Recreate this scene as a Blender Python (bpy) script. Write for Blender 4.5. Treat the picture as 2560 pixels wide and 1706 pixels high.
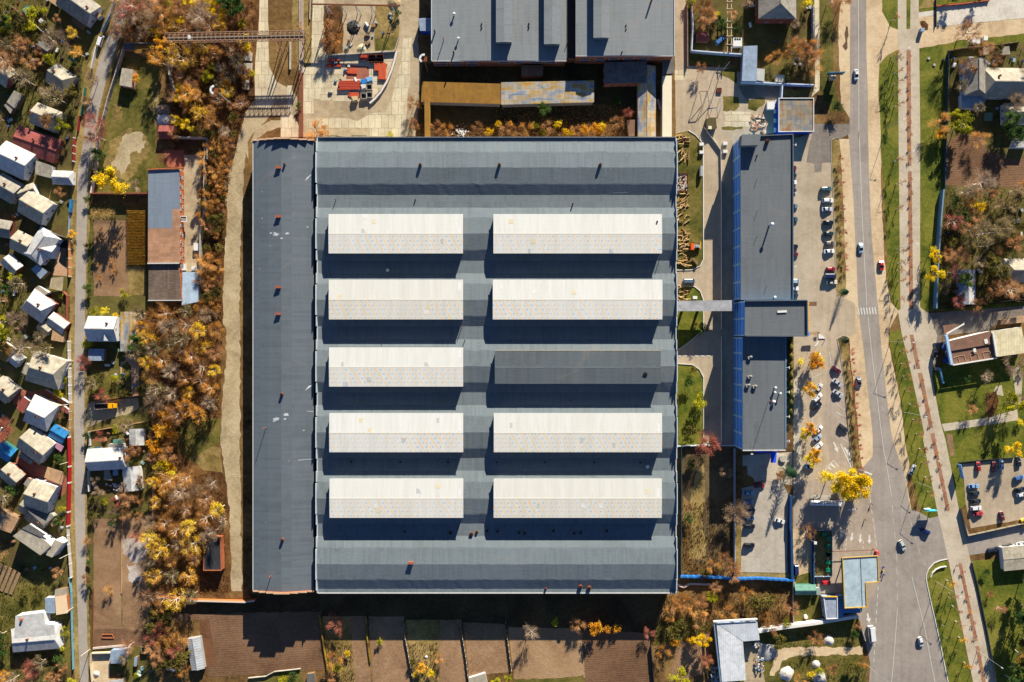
import bpy,math,random
from mathutils import Vector,Matrix
import numpy as np
for o in list(bpy.data.objects):bpy.data.objects.remove(o,do_unlink=True)
SC=bpy.context.scene;COL=SC.collection
S=0.18;H=348.0
cam_d=bpy.data.cameras.new('camera');cam=bpy.data.objects.new('camera',cam_d);COL.objects.link(cam)
cam.location=(0,0,H);cam_d.sensor_fit='HORIZONTAL';cam_d.angle=2*math.atan(1280*S/H)
cam_d.clip_start=1;cam_d.clip_end=6000;SC.camera=cam
SUN_EL=21.0;SUN_AZ=17.8
wd=bpy.data.worlds.new('World');SC.world=wd;wd.use_nodes=True
nt=wd.node_tree;nt.nodes.clear()
_o=nt.nodes.new('ShaderNodeOutputWorld');_b=nt.nodes.new('ShaderNodeBackground');_s=nt.nodes.new('ShaderNodeTexSky')
_s.sky_type='NISHITA';_s.sun_disc=False;_s.sun_elevation=math.radians(SUN_EL);_s.sun_rotation=math.radians(SUN_AZ)
_s.air_density=0.4;_s.dust_density=0.0;_s.ozone_density=3.0
_b.inputs['Strength'].default_value=0.085
nt.links.new(_s.outputs[0],_b.inputs[0]);nt.links.new(_b.outputs[0],_o.inputs[0])
sd=bpy.data.lights.new('sun','SUN');sd.energy=5.0;sd.angle=math.radians(0.5);sd.color=(1.0,0.92,0.77)
sun=bpy.data.objects.new('sun',sd);COL.objects.link(sun)
_e,_a=math.radians(SUN_EL),math.radians(SUN_AZ)
sun.rotation_euler=Vector((-math.sin(_a)*math.cos(_e),-math.cos(_a)*math.cos(_e),-math.sin(_e))).to_track_quat('-Z','Y').to_euler()
sun.location=(60,180,120)
SC.view_settings.view_transform='Standard';SC.view_settings.look='None'
SC.view_settings.exposure=1.22;SC.view_settings.gamma=1.0
SC.cycles.max_bounces=5;SC.cycles.diffuse_bounces=2
REG={'A1':(0,0,3.6725),'A2':(0,427,3.6725),'A3':(0,854,3.6725),'A4':(0,1281,3.69),'B1':(300,0,3.9204),'B2':(200,380,3.734),'B3':(200,780,3.734),'B4':(200,1180,2.9813),'C1':(730,0,3.9204),'C2':(1240,0,3.919),'C3':(620,330,3.3355),'C4':(1180,330,3.3355),'C5':(620,790,3.3355),'C6':(1180,790,3.3355),'D1':(620,1250,3.4383),'D2':(1200,1250,3.4383),'E1':(1680,0,4.481),'E2':(1680,320,4.126),'E3':(1680,680,4.126),'E4':(1680,1020,4.1269),'E5':(1680,1330,4.1712),'F1':(2080,0,4.479),'F2':(2080,330,3.3354),'F3':(2080,760,4.127),'F4':(2080,1100,4.9),'F5':(2080,1380,4.8104),'P':(0,0,1.0)}
_reg=['P']
def use(r):_reg[0]=r
def px(p):
 if len(p)>2 and isinstance(p[0],str):r=REG[p[0]];x,y=p[1],p[2]
 else:r=REG[_reg[0]];x,y=p[0],p[1]
 return(r[0]+x/r[2],r[1]+y/r[2])
def W(p,z=0.0):
 x,y=px(p);k=S*(H-z)/H
 return Vector(((x-1280)*k,(853-y)*k,z))
def toP(v):k=S*(H-v.z)/H;return(1280+v.x/k,853-v.y/k)
def lin(c):
 if max(c)<=1.0 and not all(isinstance(v,int)for v in c):return tuple(c)
 f=lambda v:v/12.92 if v<=.04045 else((v+.055)/1.055)**2.4
 return tuple(f(v/255.0)for v in c)
KA=0.80
def alb(c):return tuple(min(.85,v*KA)for v in lin(c))
MATS={}
class NT:
 def __init__(s,name,rough=.85,spec=.25,metal=0.0):
  s.m=bpy.data.materials.new(name);s.m.use_nodes=True;s.t=s.m.node_tree;s.n=s.t.nodes;s.l=s.t.links
  s.b=s.n['Principled BSDF'];s.b.inputs['Roughness'].default_value=rough
  s.b.inputs['Specular IOR Level'].default_value=spec;s.b.inputs['Metallic'].default_value=metal
 def new(s,t,**kw):
  n=s.n.new(t)
  for k,v in kw.items():setattr(n,k,v)
  return n
 def coord(s,kind,scale=(1,1,1),rot=0):
  if kind=='World':src=s.new('ShaderNodeNewGeometry').outputs['Position']
  elif kind=='UV':src=s.new('ShaderNodeUVMap').outputs[0]
  else:src=s.new('ShaderNodeTexCoord').outputs['Object']
  mp=s.new('ShaderNodeMapping');mp.inputs['Scale'].default_value=scale;mp.inputs['Rotation'].default_value=(0,0,rot)
  s.l.new(src,mp.inputs[0]);return mp.outputs[0]
 def noise(s,co,scale,detail=5,rough=.6,dist=0):
  n=s.new('ShaderNodeTexNoise');n.inputs['Scale'].default_value=scale;n.inputs['Detail'].default_value=detail
  n.inputs['Roughness'].default_value=rough;n.inputs['Distortion'].default_value=dist
  s.l.new(co,n.inputs['Vector']);return n.outputs['Fac']
 def ramp(s,f,stops):
  r=s.new('ShaderNodeValToRGB');e=r.color_ramp.elements
  while len(e)<len(stops):e.new(.5)
  for i,(p,c)in enumerate(stops):e[i].position=p;e[i].color=(*c,1)if len(c)==3 else c
  s.l.new(f,r.inputs[0]);return r.outputs[0]
 def mix(s,f,a,b,blend='MIX'):
  n=s.new('ShaderNodeMix',data_type='RGBA',blend_type=blend)
  for i,v in((0,f),(6,a),(7,b)):
   if isinstance(v,(int,float)):n.inputs[i].default_value=v
   elif isinstance(v,tuple):n.inputs[i].default_value=(*v,1)if len(v)==3 else v
   else:s.l.new(v,n.inputs[i])
  return n.outputs[2]
 def math(s,op,a,b=None,c=None):
  n=s.new('ShaderNodeMath',operation=op)
  for i,v in enumerate((a,b,c)):
   if v is None:continue
   if isinstance(v,(int,float)):n.inputs[i].default_value=v
   else:s.l.new(v,n.inputs[i])
  return n.outputs[0]
 def bump(s,h,dist=.05,strength=.6):
  b=s.new('ShaderNodeBump');b.inputs['Distance'].default_value=dist;b.inputs['Strength'].default_value=strength
  s.l.new(h,b.inputs['Height']);s.l.new(b.outputs[0],s.b.inputs['Normal'])
 def col(s,c):
  if isinstance(c,tuple):s.b.inputs['Base Color'].default_value=(*c,1)
  else:s.l.new(c,s.b.inputs['Base Color'])
  return s.m
def mat(name,c,var=.25,scale=1.0,rough=.85,spec=.25,metal=0,co='Object'):
 key=(name,c)
 if key in MATS:return MATS[key]
 n=NT(name,rough,spec,metal);a=alb(c);k=n.coord(co)
 f=n.noise(k,scale,6,.65);d=tuple(v*(1-var)for v in a);e=tuple(min(.88,v*(1+var*.6))for v in a)
 m=n.col(n.ramp(f,[(.3,d),(.7,e)]));MATS[key]=m;return m
def ground_mat(name,stops,big=.03,small=.6,rows=None,rough=.95,bump=.12,patch=None,grit=2.2):
 if name in MATS:return MATS[name]
 n=NT(name,rough,.1);k=n.coord('World')
 f1=n.noise(k,big,6,.62,.6);f2=n.noise(k,small,6,.7);f3=n.noise(k,grit,3,.6)
 f=n.math('ADD',n.math('MULTIPLY',f1,.5),n.math('ADD',n.math('MULTIPLY',f2,.33),n.math('MULTIPLY',f3,.17)))
 N=len(stops);c=n.ramp(f,[(.36+.28*i/(N-1),alb(s))for i,s in enumerate(stops)])
 h=n.math('ADD',f2,f3)
 if rows:
  kk=n.coord('World',rot=math.radians(rows[0]));sx=n.new('ShaderNodeSeparateXYZ');n.l.new(kk,sx.inputs[0])
  wob=n.math('MULTIPLY',n.noise(n.coord('World'),.25,3),rows[1]*1.2)
  w=n.math('SINE',n.math('MULTIPLY',n.math('ADD',sx.outputs[1],wob),2*math.pi/rows[1]))
  w=n.math('MULTIPLY_ADD',w,.5,.5);c=n.mix(n.math('MULTIPLY',w,rows[2]),c,(.015,.011,.008),'MULTIPLY')if False else n.mix(n.math('MULTIPLY',w,rows[2]),c,alb(stops[0]))
  h=n.math('ADD',h,n.math('MULTIPLY',w,.25))
 if grit>=4:
  v=n.new('ShaderNodeTexVoronoi',feature='DISTANCE_TO_EDGE');v.inputs['Scale'].default_value=.05;wv=n.new('ShaderNodeVectorMath',operation='ADD');nz=n.new('ShaderNodeTexNoise');nz.inputs['Scale'].default_value=.3;nz.inputs['Detail'].default_value=6;n.l.new(k,nz.inputs['Vector'])
  s4=n.new('ShaderNodeVectorMath',operation='SCALE');s4.inputs['Scale'].default_value=5;n.l.new(nz.outputs['Color'],s4.inputs[0]);n.l.new(k,wv.inputs[0]);n.l.new(s4.outputs[0],wv.inputs[1]);n.l.new(wv.outputs[0],v.inputs['Vector'])
  c=n.mix(n.math('MULTIPLY',n.ramp(v.outputs['Distance'],[(.0,(1,1,1)),(.018,(0,0,0))]),.13),c,alb((92,84,76)))
  tr=n.noise(n.coord('World',(.55,.02,1),.07),1,4,.6);c=n.mix(.35,c,n.ramp(tr,[(.35,(.72,.7,.68)),(.62,(1,1,1))]),'MULTIPLY')
  st=n.noise(k,.14,7,.7);c=n.mix(n.math('MULTIPLY',n.ramp(st,[(.58,(0,0,0)),(.72,(1,1,1))]),.35),c,alb((112,100,88)))
 n.bump(h,bump,.9);m=n.col(c);MATS[name]=m;return m
def slab_mat(name,c,joint,w=6.0,hgt=2.0,rot=0,var=.25,off=.5,mort=.035):
 if name in MATS:return MATS[name]
 n=NT(name,.9,.15);k=n.coord('World',rot=math.radians(rot));b=n.new('ShaderNodeTexBrick')
 a=alb(c);b.inputs['Color1'].default_value=(*[v*(1-var)for v in a],1);b.inputs['Color2'].default_value=(*[min(.85,v*(1+var*.3))for v in a],1)
 b.inputs['Mortar'].default_value=(*alb(joint),1);b.inputs['Scale'].default_value=1;b.inputs['Brick Width'].default_value=w
 b.inputs['Row Height'].default_value=hgt;b.inputs['Mortar Size'].default_value=mort;b.inputs['Mortar Smooth'].default_value=.4;b.offset=off;b.inputs['Bias'].default_value=.25
 kw=n.new('ShaderNodeVectorMath',operation='ADD');nz=n.new('ShaderNodeTexNoise');nz.inputs['Scale'].default_value=.35;n.l.new(n.coord('World'),nz.inputs['Vector'])
 sc=n.new('ShaderNodeVectorMath',operation='SCALE');sc.inputs['Scale'].default_value=.35;n.l.new(nz.outputs['Color'],sc.inputs[0])
 n.l.new(k,kw.inputs[0]);n.l.new(sc.outputs[0],kw.inputs[1]);n.l.new(kw.outputs[0],b.inputs['Vector'])
 f=n.noise(n.coord('World'),.12,7,.7);g=n.noise(n.coord('World'),1.1,5,.7)
 c2=n.mix(n.math('MULTIPLY',n.ramp(f,[(.45,(0,0,0)),(.68,(1,1,1))]),.45),b.outputs['Color'],alb((150,128,96)))
 c2=n.mix(.35,c2,n.ramp(g,[(.3,(.35,.35,.35)),(.7,(1,1,1))]),'MULTIPLY')
 m=n.col(c2);MATS[name]=m;return m
def sheet_mat(name,c,rib=.35,row=1.6,var=.3,rust=0.0,rustc=(170,110,40),rough=.7,metal=0.0,width=1.0,spec=.3,seam=.35):
 if name in MATS:return MATS[name]
 n=NT(name,rough,spec,metal);k=n.coord('UV');a=alb(c);b=n.new('ShaderNodeTexBrick');b.offset=0
 b.inputs['Color1'].default_value=(*[v*(1-var)for v in a],1);b.inputs['Color2'].default_value=(*[min(.86,v*(1+var*.25))for v in a],1)
 b.inputs['Mortar'].default_value=(*[v*(1-seam)for v in a],1);b.inputs['Scale'].default_value=1;b.inputs['Brick Width'].default_value=width
 b.inputs['Row Height'].default_value=row;b.inputs['Mortar Size'].default_value=.02;b.inputs['Bias'].default_value=.2;n.l.new(k,b.inputs['Vector'])
 f=n.noise(n.coord('Object'),.35,7,.7,.5);g=n.noise(n.coord('UV',(.25,2.2,1)),1.2,4)
 c2=n.mix(.55,b.outputs['Color'],n.ramp(f,[(.32,(.4,.39,.36)),(.62,(1,1,1))]),'MULTIPLY')
 if rust:c2=n.mix(n.math('MULTIPLY',n.ramp(g,[(.5-.18*rust,(0,0,0)),(.72,(1,1,1))]),min(1,rust)),c2,alb(rustc))
 sx=n.new('ShaderNodeSeparateXYZ');n.l.new(k,sx.inputs[0]);w=n.math('SINE',n.math('MULTIPLY',sx.outputs[0],2*math.pi/rib))
 n.bump(w,.03,.5);m=n.col(c2);MATS[name]=m;return m
def brick_mat(name,c,mort=(150,130,110),rough=.9):
 if name in MATS:return MATS[name]
 n=NT(name,rough,.15);b=n.new('ShaderNodeTexBrick');a=alb(c)
 b.inputs['Color1'].default_value=(*[v*.75 for v in a],1);b.inputs['Color2'].default_value=(*[min(.85,v*1.1)for v in a],1);b.inputs['Mortar'].default_value=(*alb(mort),1)
 b.inputs['Scale'].default_value=1;b.inputs['Brick Width'].default_value=.5;b.inputs['Row Height'].default_value=.16;b.inputs['Mortar Size'].default_value=.012
 n.l.new(n.coord('UV'),b.inputs['Vector']);f=n.noise(n.coord('Object'),.5,6,.7)
 m=n.col(n.mix(.5,b.outputs['Color'],n.ramp(f,[(.3,(.5,.5,.5)),(.65,(1,1,1))]),'MULTIPLY'));MATS[name]=m;return m
def leaf_mat(name,cols,scale=.45,rough=.7):
 if name in MATS:return MATS[name]
 n=NT(name,rough,.2);k=n.coord('World');f=n.noise(k,scale,4,.7);oi=n.new('ShaderNodeObjectInfo')
 g=n.math('ADD',f,n.math('MULTIPLY_ADD',oi.outputs['Random'],.24,-.12))
 N=len(cols);n.col(n.ramp(g,[(.34+.32*i/max(1,N-1),tuple(min(.85,v*1.35)for v in alb(c)))for i,c in enumerate(cols)]))
 tr=n.new('ShaderNodeBsdfTranslucent');ms=n.new('ShaderNodeMixShader');ms.inputs[0].default_value=.4
 n.l.new(n.b.inputs['Base Color'].links[0].from_socket,tr.inputs[0]);out=n.n['Material Output']
 n.l.new(n.b.outputs[0],ms.inputs[1]);n.l.new(tr.outputs[0],ms.inputs[2]);n.l.new(ms.outputs[0],out.inputs[0])
 MATS[name]=n.m;return n.m
class MB:
 def __init__(s):s.v=[];s.f=[]
 def add(s,vs,fs):
  b=len(s.v);s.v+=[tuple(v)for v in vs];s.f+=[tuple(b+i for i in f)for f in fs];return s
 def prism(s,poly,z0,z1):
  a=sum(poly[i][0]*poly[(i+1)%len(poly)][1]-poly[(i+1)%len(poly)][0]*poly[i][1]for i in range(len(poly)))
  poly=list(poly);zt=list(z1)if isinstance(z1,(list,tuple))else[z1]*len(poly)
  if a<0:poly.reverse();zt.reverse()
  n=len(poly);vs=[(p[0],p[1],z0)for p in poly]+[(p[0],p[1],zt[i])for i,p in enumerate(poly)]
  fs=[tuple(range(n))[::-1],tuple(range(n,2*n))]+[(i,(i+1)%n,n+(i+1)%n,n+i)for i in range(n)]
  return s.add(vs,fs)
 def box(s,c,sz,rz=0):
  x,y,z=[v/2 for v in sz];q=[]
  cr,sr=math.cos(rz),math.sin(rz)
  for dx,dy in((-x,-y),(x,-y),(x,y),(-x,y)):q.append((c[0]+dx*cr-dy*sr,c[1]+dx*sr+dy*cr))
  return s.prism(q,c[2]-z,c[2]+z)
 def slab(s,pts,t):
  P=[Vector(p)for p in pts];n=(P[1]-P[0]).cross(P[2]-P[0]).normalized()
  if n.z<0:P.reverse();n=-n
  N=len(P);vs=P+[p-n*t for p in P]
  return s.add(vs,[tuple(range(N)),tuple(range(N,2*N))[::-1]]+[((i+1)%N,i,N+i,N+(i+1)%N)for i in range(N)])
 def tube(s,p,q,r0,r1=None,n=6,cap=True):
  p,q=Vector(p),Vector(q);r1=r0 if r1 is None else r1;d=(q-p)
  if d.length<1e-6:return s
  d.normalize();a=d.orthogonal().normalized();b=d.cross(a);vs=[]
  for c,r in((p,r0),(q,r1)):
   for i in range(n):t=2*math.pi*i/n;vs.append(c+a*(r*math.cos(t))+b*(r*math.sin(t)))
  fs=[(i,(i+1)%n,n+(i+1)%n,n+i)for i in range(n)]
  if cap:fs+=[tuple(range(n))[::-1],tuple(range(n,2*n))]
  return s.add(vs,fs)
 def bar(s,p,q,w,h):
  p,q=Vector(p),Vector(q);d=(q-p).normalized();u=Vector((0,0,1))if abs(d.z)<.95 else Vector((1,0,0))
  a=d.cross(u).normalized();b=a.cross(d);vs=[]
  for c in(p,q):
   for i,j in((-1,-1),(1,-1),(1,1),(-1,1)):vs.append(c+a*(i*w/2)+b*(j*h/2))
  return s.add(vs,[(0,3,2,1),(4,5,6,7),(0,1,5,4),(1,2,6,5),(2,3,7,6),(3,0,4,7)])
 def ball(s,c,r,n=8,m=5):
  c=Vector(c);r=r if isinstance(r,tuple)else(r,r,r);vs=[c+Vector((0,0,-r[2]))]
  for j in range(1,m):
   t=math.pi*(j/m-.5)
   for i in range(n):u=2*math.pi*i/n;vs.append(c+Vector((r[0]*math.cos(t)*math.cos(u),r[1]*math.cos(t)*math.sin(u),r[2]*math.sin(t))))
  vs.append(c+Vector((0,0,r[2])));fs=[(0,1+(i+1)%n,1+i)for i in range(n)]
  for j in range(m-2):
   o=1+j*n;fs+=[(o+i,o+(i+1)%n,o+n+(i+1)%n,o+n+i)for i in range(n)]
  o=1+(m-2)*n;fs+=[(o+i,o+(i+1)%n,len(vs)-1)for i in range(n)]
  return s.add(vs,fs)
 def merge(s,o):return s.add(o.v,o.f)
def uvs(me):
 uv=me.uv_layers.new(name='UVMap');Z=Vector((0,0,1));data=np.zeros(len(me.loops)*2)
 co=[v.co for v in me.vertices]
 for p in me.polygons:
  n=p.normal
  if abs(n.z)>.9995 or n.length<.5:u,v=Vector((1,0,0)),Vector((0,1,0))
  else:u=Z.cross(n).normalized();v=n.cross(u)
  for li in p.loop_indices:c=co[me.loops[li].vertex_index];data[2*li]=c.dot(u);data[2*li+1]=c.dot(v)
 uv.data.foreach_set('uv',data)
def root_of(o):
 while o.parent:o=o.parent
 return o
def build(mb,name,m,parent=None,label=None,smooth=False,origin=None,uv=True):
 me=bpy.data.meshes.new(name);o=Vector(origin)if origin else(root_of(parent).location.copy()if parent else Vector((0,0,0)))
 me.from_pydata([tuple(Vector(v)-o)for v in mb.v],[],mb.f);me.update()
 if uv:uvs(me)
 if smooth:me.polygons.foreach_set('use_smooth',[True]*len(me.polygons))
 ob=bpy.data.objects.new(name,me);COL.objects.link(ob)
 if parent:ob.parent=parent
 else:ob.location=o
 for mm in(m if isinstance(m,(list,tuple))else[m]):me.materials.append(mm)
 if label:ob['label']=label
 return ob
USED=set()
LM=[]
def tag(o,label,cat,group=None,kind=None):
 o['label']=label;o['category']=cat;USED.add(label)
 if group:o['group']=group
 if kind:o['kind']=kind
 return o
def thing(name,label,cat,loc,group=None):
 o=bpy.data.objects.new(name,None);COL.objects.link(o);o.location=loc;o.empty_display_size=.5
 return tag(o,label,cat,group)
def solo(mb,name,m,label,cat,group=None,origin=None,smooth=False):
 c=origin
 if c is None:
  a=np.array(mb.v);c=((a[:,0].min()+a[:,0].max())/2,(a[:,1].min()+a[:,1].max())/2,a[:,2].min())
 return tag(build(mb,name,m,None,None,smooth,c),label,cat,group)
def struct(mb,name,m,smooth=False):
 o=build(mb,name,m,smooth=smooth);o['kind']='structure';return o
def copy_tree(o,parent=None):
 c=o.copy();COL.objects.link(c)
 if parent:c.parent=parent
 for ch in o.children:copy_tree(ch,c)
 return c
def rel(x,y,lm):
 dx,dy=x-lm[0],y-lm[1];d=math.hypot(dx,dy)
 a=math.degrees(math.atan2(dy,dx))%360
 return('right of','below right of','below','below left of','left of','above left of','above','above right of')[int((a+22.5)//45)%8],d
def autolabel(look,x,y):
 c=sorted((rel(x,y,l)[1],rel(x,y,l)[0],l[2])for l in LM)[:9]
 for d,r,p in c[:1]:
  t=f'{look} {r} the {p}'
  if t not in USED and len(t.split())<=16:return t
 for i in range(len(c)):
  for j in range(i+1,len(c)):
   t=f'{look} {c[i][1]} the {c[i][2]} and {c[j][1]} the {c[j][2]}'
   if t not in USED and len(t.split())<=16:return t
   t=f'{look} {c[i][1]} the {c[i][2]}, {int(round(c[i][0]*S))} metres off'
   if t not in USED and len(t.split())<=16:return t
 for d,r,p in c:
  t=f'{look} {int(round(d*S))} metres {r} the {p}'
  if t not in USED and len(t.split())<=16:return t
 return look
def xy(v):return(v.x,v.y)
_rng=random.Random(5)
_layer=[0.0];_sheets=[]
def patch(name,pts,m,z=None,jit=0.0,step=3.0):
 P=[W(p)for p in pts];out=[]
 if z is None:
  bb=(min(p.x for p in P)-1,max(p.x for p in P)+1,min(p.y for p in P)-1,max(p.y for p in P)+1)
  z=max([q[4]for q in _sheets if q[0]<bb[1]and bb[0]<q[1]and q[2]<bb[3]and bb[2]<q[3]]or[0])+.004
  _sheets.append((*bb,z));_layer[0]=max(_layer[0],z)
 for i,a in enumerate(P):
  b=P[(i+1)%len(P)];n=max(1,int((b-a).length/step))if jit else 1
  for k in range(n):
   c=a.lerp(b,k/n)
   if jit and k:c=c+Vector((_rng.uniform(-jit,jit),_rng.uniform(-jit,jit),0))
   out.append((c.x,c.y,z))
 mb=MB();mb.add(out,[tuple(range(len(out)))])
 o=struct(mb,name,m)
 if o.data.polygons[0].normal.z<0:o.data.flip_normals()
 return o
def strip_pts(pts):
 c=[(px(p),w/REG[p[0]if isinstance(p[0],str)else _reg[0]][2])for p,w in pts];L,R=[],[]
 for i,(p,w)in enumerate(c):
  a=c[max(0,i-1)][0];b=c[min(len(c)-1,i+1)][0];d=Vector((b[0]-a[0],b[1]-a[1])).normalized();n=Vector((-d.y,d.x))*(w/2)
  L.append(('P',p[0]+n.x,p[1]+n.y));R.append(('P',p[0]-n.x,p[1]-n.y))
 return L+R[::-1]
GLASS=mat('window_glass',(28,36,48),.3,2,.12,.6)
WHITE=mat('white_paint',(232,230,224),.12,1.5,.6)
FRAMEW=mat('window_frame',(225,225,222),.1,1,.6)
DARK=mat('dark_metal',(52,52,54),.3,2,.6)
STEEL=mat('galvanised_steel',(165,168,170),.2,2,.5,.4)
RUST=mat('rusty_steel',(128,72,44),.35,1.5,.9)
BRICKO=brick_mat('orange_brick',(206,112,66));BRICKR=brick_mat('red_brick',(165,82,60));BRICKW=brick_mat('pale_brick',(222,216,205))
CONC=mat('weathered_concrete',(186,180,166),.3,.5,.95)
WOOD=mat('weathered_wood',(150,122,92),.35,1.2,.95)
def streak_mat(name,cols=((204,156,76),(204,176,124),(190,186,178),(140,152,172)),fx=.16,fy=.5,w=1.9,row=2.4):
 n=NT(name,.7,.25);k=n.coord('UV');sx=n.new('ShaderNodeSeparateXYZ');n.l.new(k,sx.inputs[0]);big=n.noise(n.coord('UV',(.5,1.6,1)),.22,4,.6)
 f=n.math('ADD',n.math('MULTIPLY',n.noise(n.coord('UV',(fx,fy,1),.5),.8,4,.6),.7),n.math('MULTIPLY',big,.3))
 c=n.ramp(f,[(.4+.2*i/3,alb(v))for i,v in enumerate(cols)]);b=n.new('ShaderNodeTexBrick');b.offset=0;b.inputs['Scale'].default_value=1;b.inputs['Brick Width'].default_value=w;b.inputs['Row Height'].default_value=row;b.inputs['Mortar Size'].default_value=.05
 b.inputs['Color1'].default_value=(.62,.62,.62,1);b.inputs['Color2'].default_value=(1,1,1,1);b.inputs['Mortar'].default_value=(.4,.4,.4,1);n.l.new(k,b.inputs['Vector']);MATS[name]=n.m;n.col(n.mix(.8,c,b.outputs['Color'],'MULTIPLY'));return n.m
ROOFS={'slate':sheet_mat('grey_slate_sheets',(172,166,154),.3,1.7,.26,.5,(150,130,90)),'pale':sheet_mat('pale_slate_sheets',(194,186,166),.3,1.7,.24,.5,(150,128,92)),'white':sheet_mat('white_metal_sheets',(214,213,210),.4,3.0,.12,.25,(176,170,160),rough=.55,width=1.2),'dark':sheet_mat('dark_slate_sheets',(120,118,114),.3,1.7,.3,.2,(110,90,60)),'red':sheet_mat('red_metal_sheets',(166,88,78),.4,2.5,.18,.2,(120,60,50),.6),'brown':sheet_mat('brown_sheets',(140,104,80),.4,2.5,.22,.2),'blue':sheet_mat('blue_plastic_sheets',(52,140,200),.4,2.5,.15,0,rough=.5),'bluegrey':sheet_mat('blue_grey_metal_sheets',(158,178,200),.4,3,.12,.1,rough=.5),'green':sheet_mat('green_metal_sheets',(110,160,142),.4,2.5,.15,0,rough=.55),'tan':sheet_mat('tan_sheets',(205,165,125),.4,2.5,.15,.1),'yellow':sheet_mat('yellow_stained_sheets',(170,122,42),.5,4.5,.15,.3,(120,84,24)),'pink':sheet_mat('pink_plastic_sheets',(205,150,175),.4,2.5,.15,0),'patch':streak_mat('stained_patchwork_sheets'),'felt':sheet_mat('grey_roofing_felt',(118,126,132),5,40,.12,.15,(150,140,120),.9,width=1.0,spec=.2,seam=.12),}
WALLS={'white':mat('white_render',(226,224,220),.12,.6),'cream':mat('cream_render',(216,200,168),.14,.6),'grey':mat('grey_render',(170,166,160),.2,.6),'brick':BRICKR,'orange':BRICKO,'pale':BRICKW,'blue':mat('blue_cladding',(38,82,190),.12,.8,.5),'wood':WOOD,'pink':mat('pink_render',(226,160,140),.14,.6),'bluegrey':mat('blue_grey_cladding',(150,170,195),.12,.8,.5),'green':mat('green_cladding',(60,120,100),.15,.8,.5),'dark':DARK,'yellow':mat('yellow_render',(215,170,70),.15,.6)}
def rf(k):return ROOFS[k]if isinstance(k,str)else k
def wl(k):return WALLS[k]if isinstance(k,str)else k
def window(root,a,b,s,z,w,h,frame=FRAMEW,glass=GLASS,out=None):
 a,b=Vector(a),Vector(b);d=(b-a);L=d.length;d.normalize();n=Vector((d.y,-d.x,0))
 if out is not None and n.dot(out)<0:n=-n
 c=a+d*s;c.z=z
 m=MB()
 for du,dz,ww,hh in((0,h/2,w+.16,.12),(0,-h/2,w+.16,.12),(-w/2,0,.12,h-.12),(w/2,0,.12,h-.12)):
  m.bar(c+d*(du-ww/2)+n*.03+Vector((0,0,dz)),c+d*(du+ww/2)+n*.03+Vector((0,0,dz)),.14,hh)
 f=build(m,'window',frame,root)
 g=MB();g.bar(c-d*(w/2-.06)+n*.02,c+d*(w/2-.06)+n*.02,.05,h-.12);build(g,'pane',glass,f)
def door(root,a,b,s,z0,m=None,w=1.0,h=2.0,out=None):
 a,b=Vector(a),Vector(b);d=(b-a).normalized();n=Vector((d.y,-d.x,0))
 if out is not None and n.dot(out)<0:n=-n
 c=a+d*s+n*.03;c.z=z0+h/2;g=MB();g.bar(c-d*w/2,c+d*w/2,.1,h);dd=build(g,'door',m or mat('brown_door',(110,72,48),.2),root)
 k=MB();k.ball(c+d*w*.35+n*.08,.05,6,4);build(k,'handle',STEEL,dd)
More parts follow.
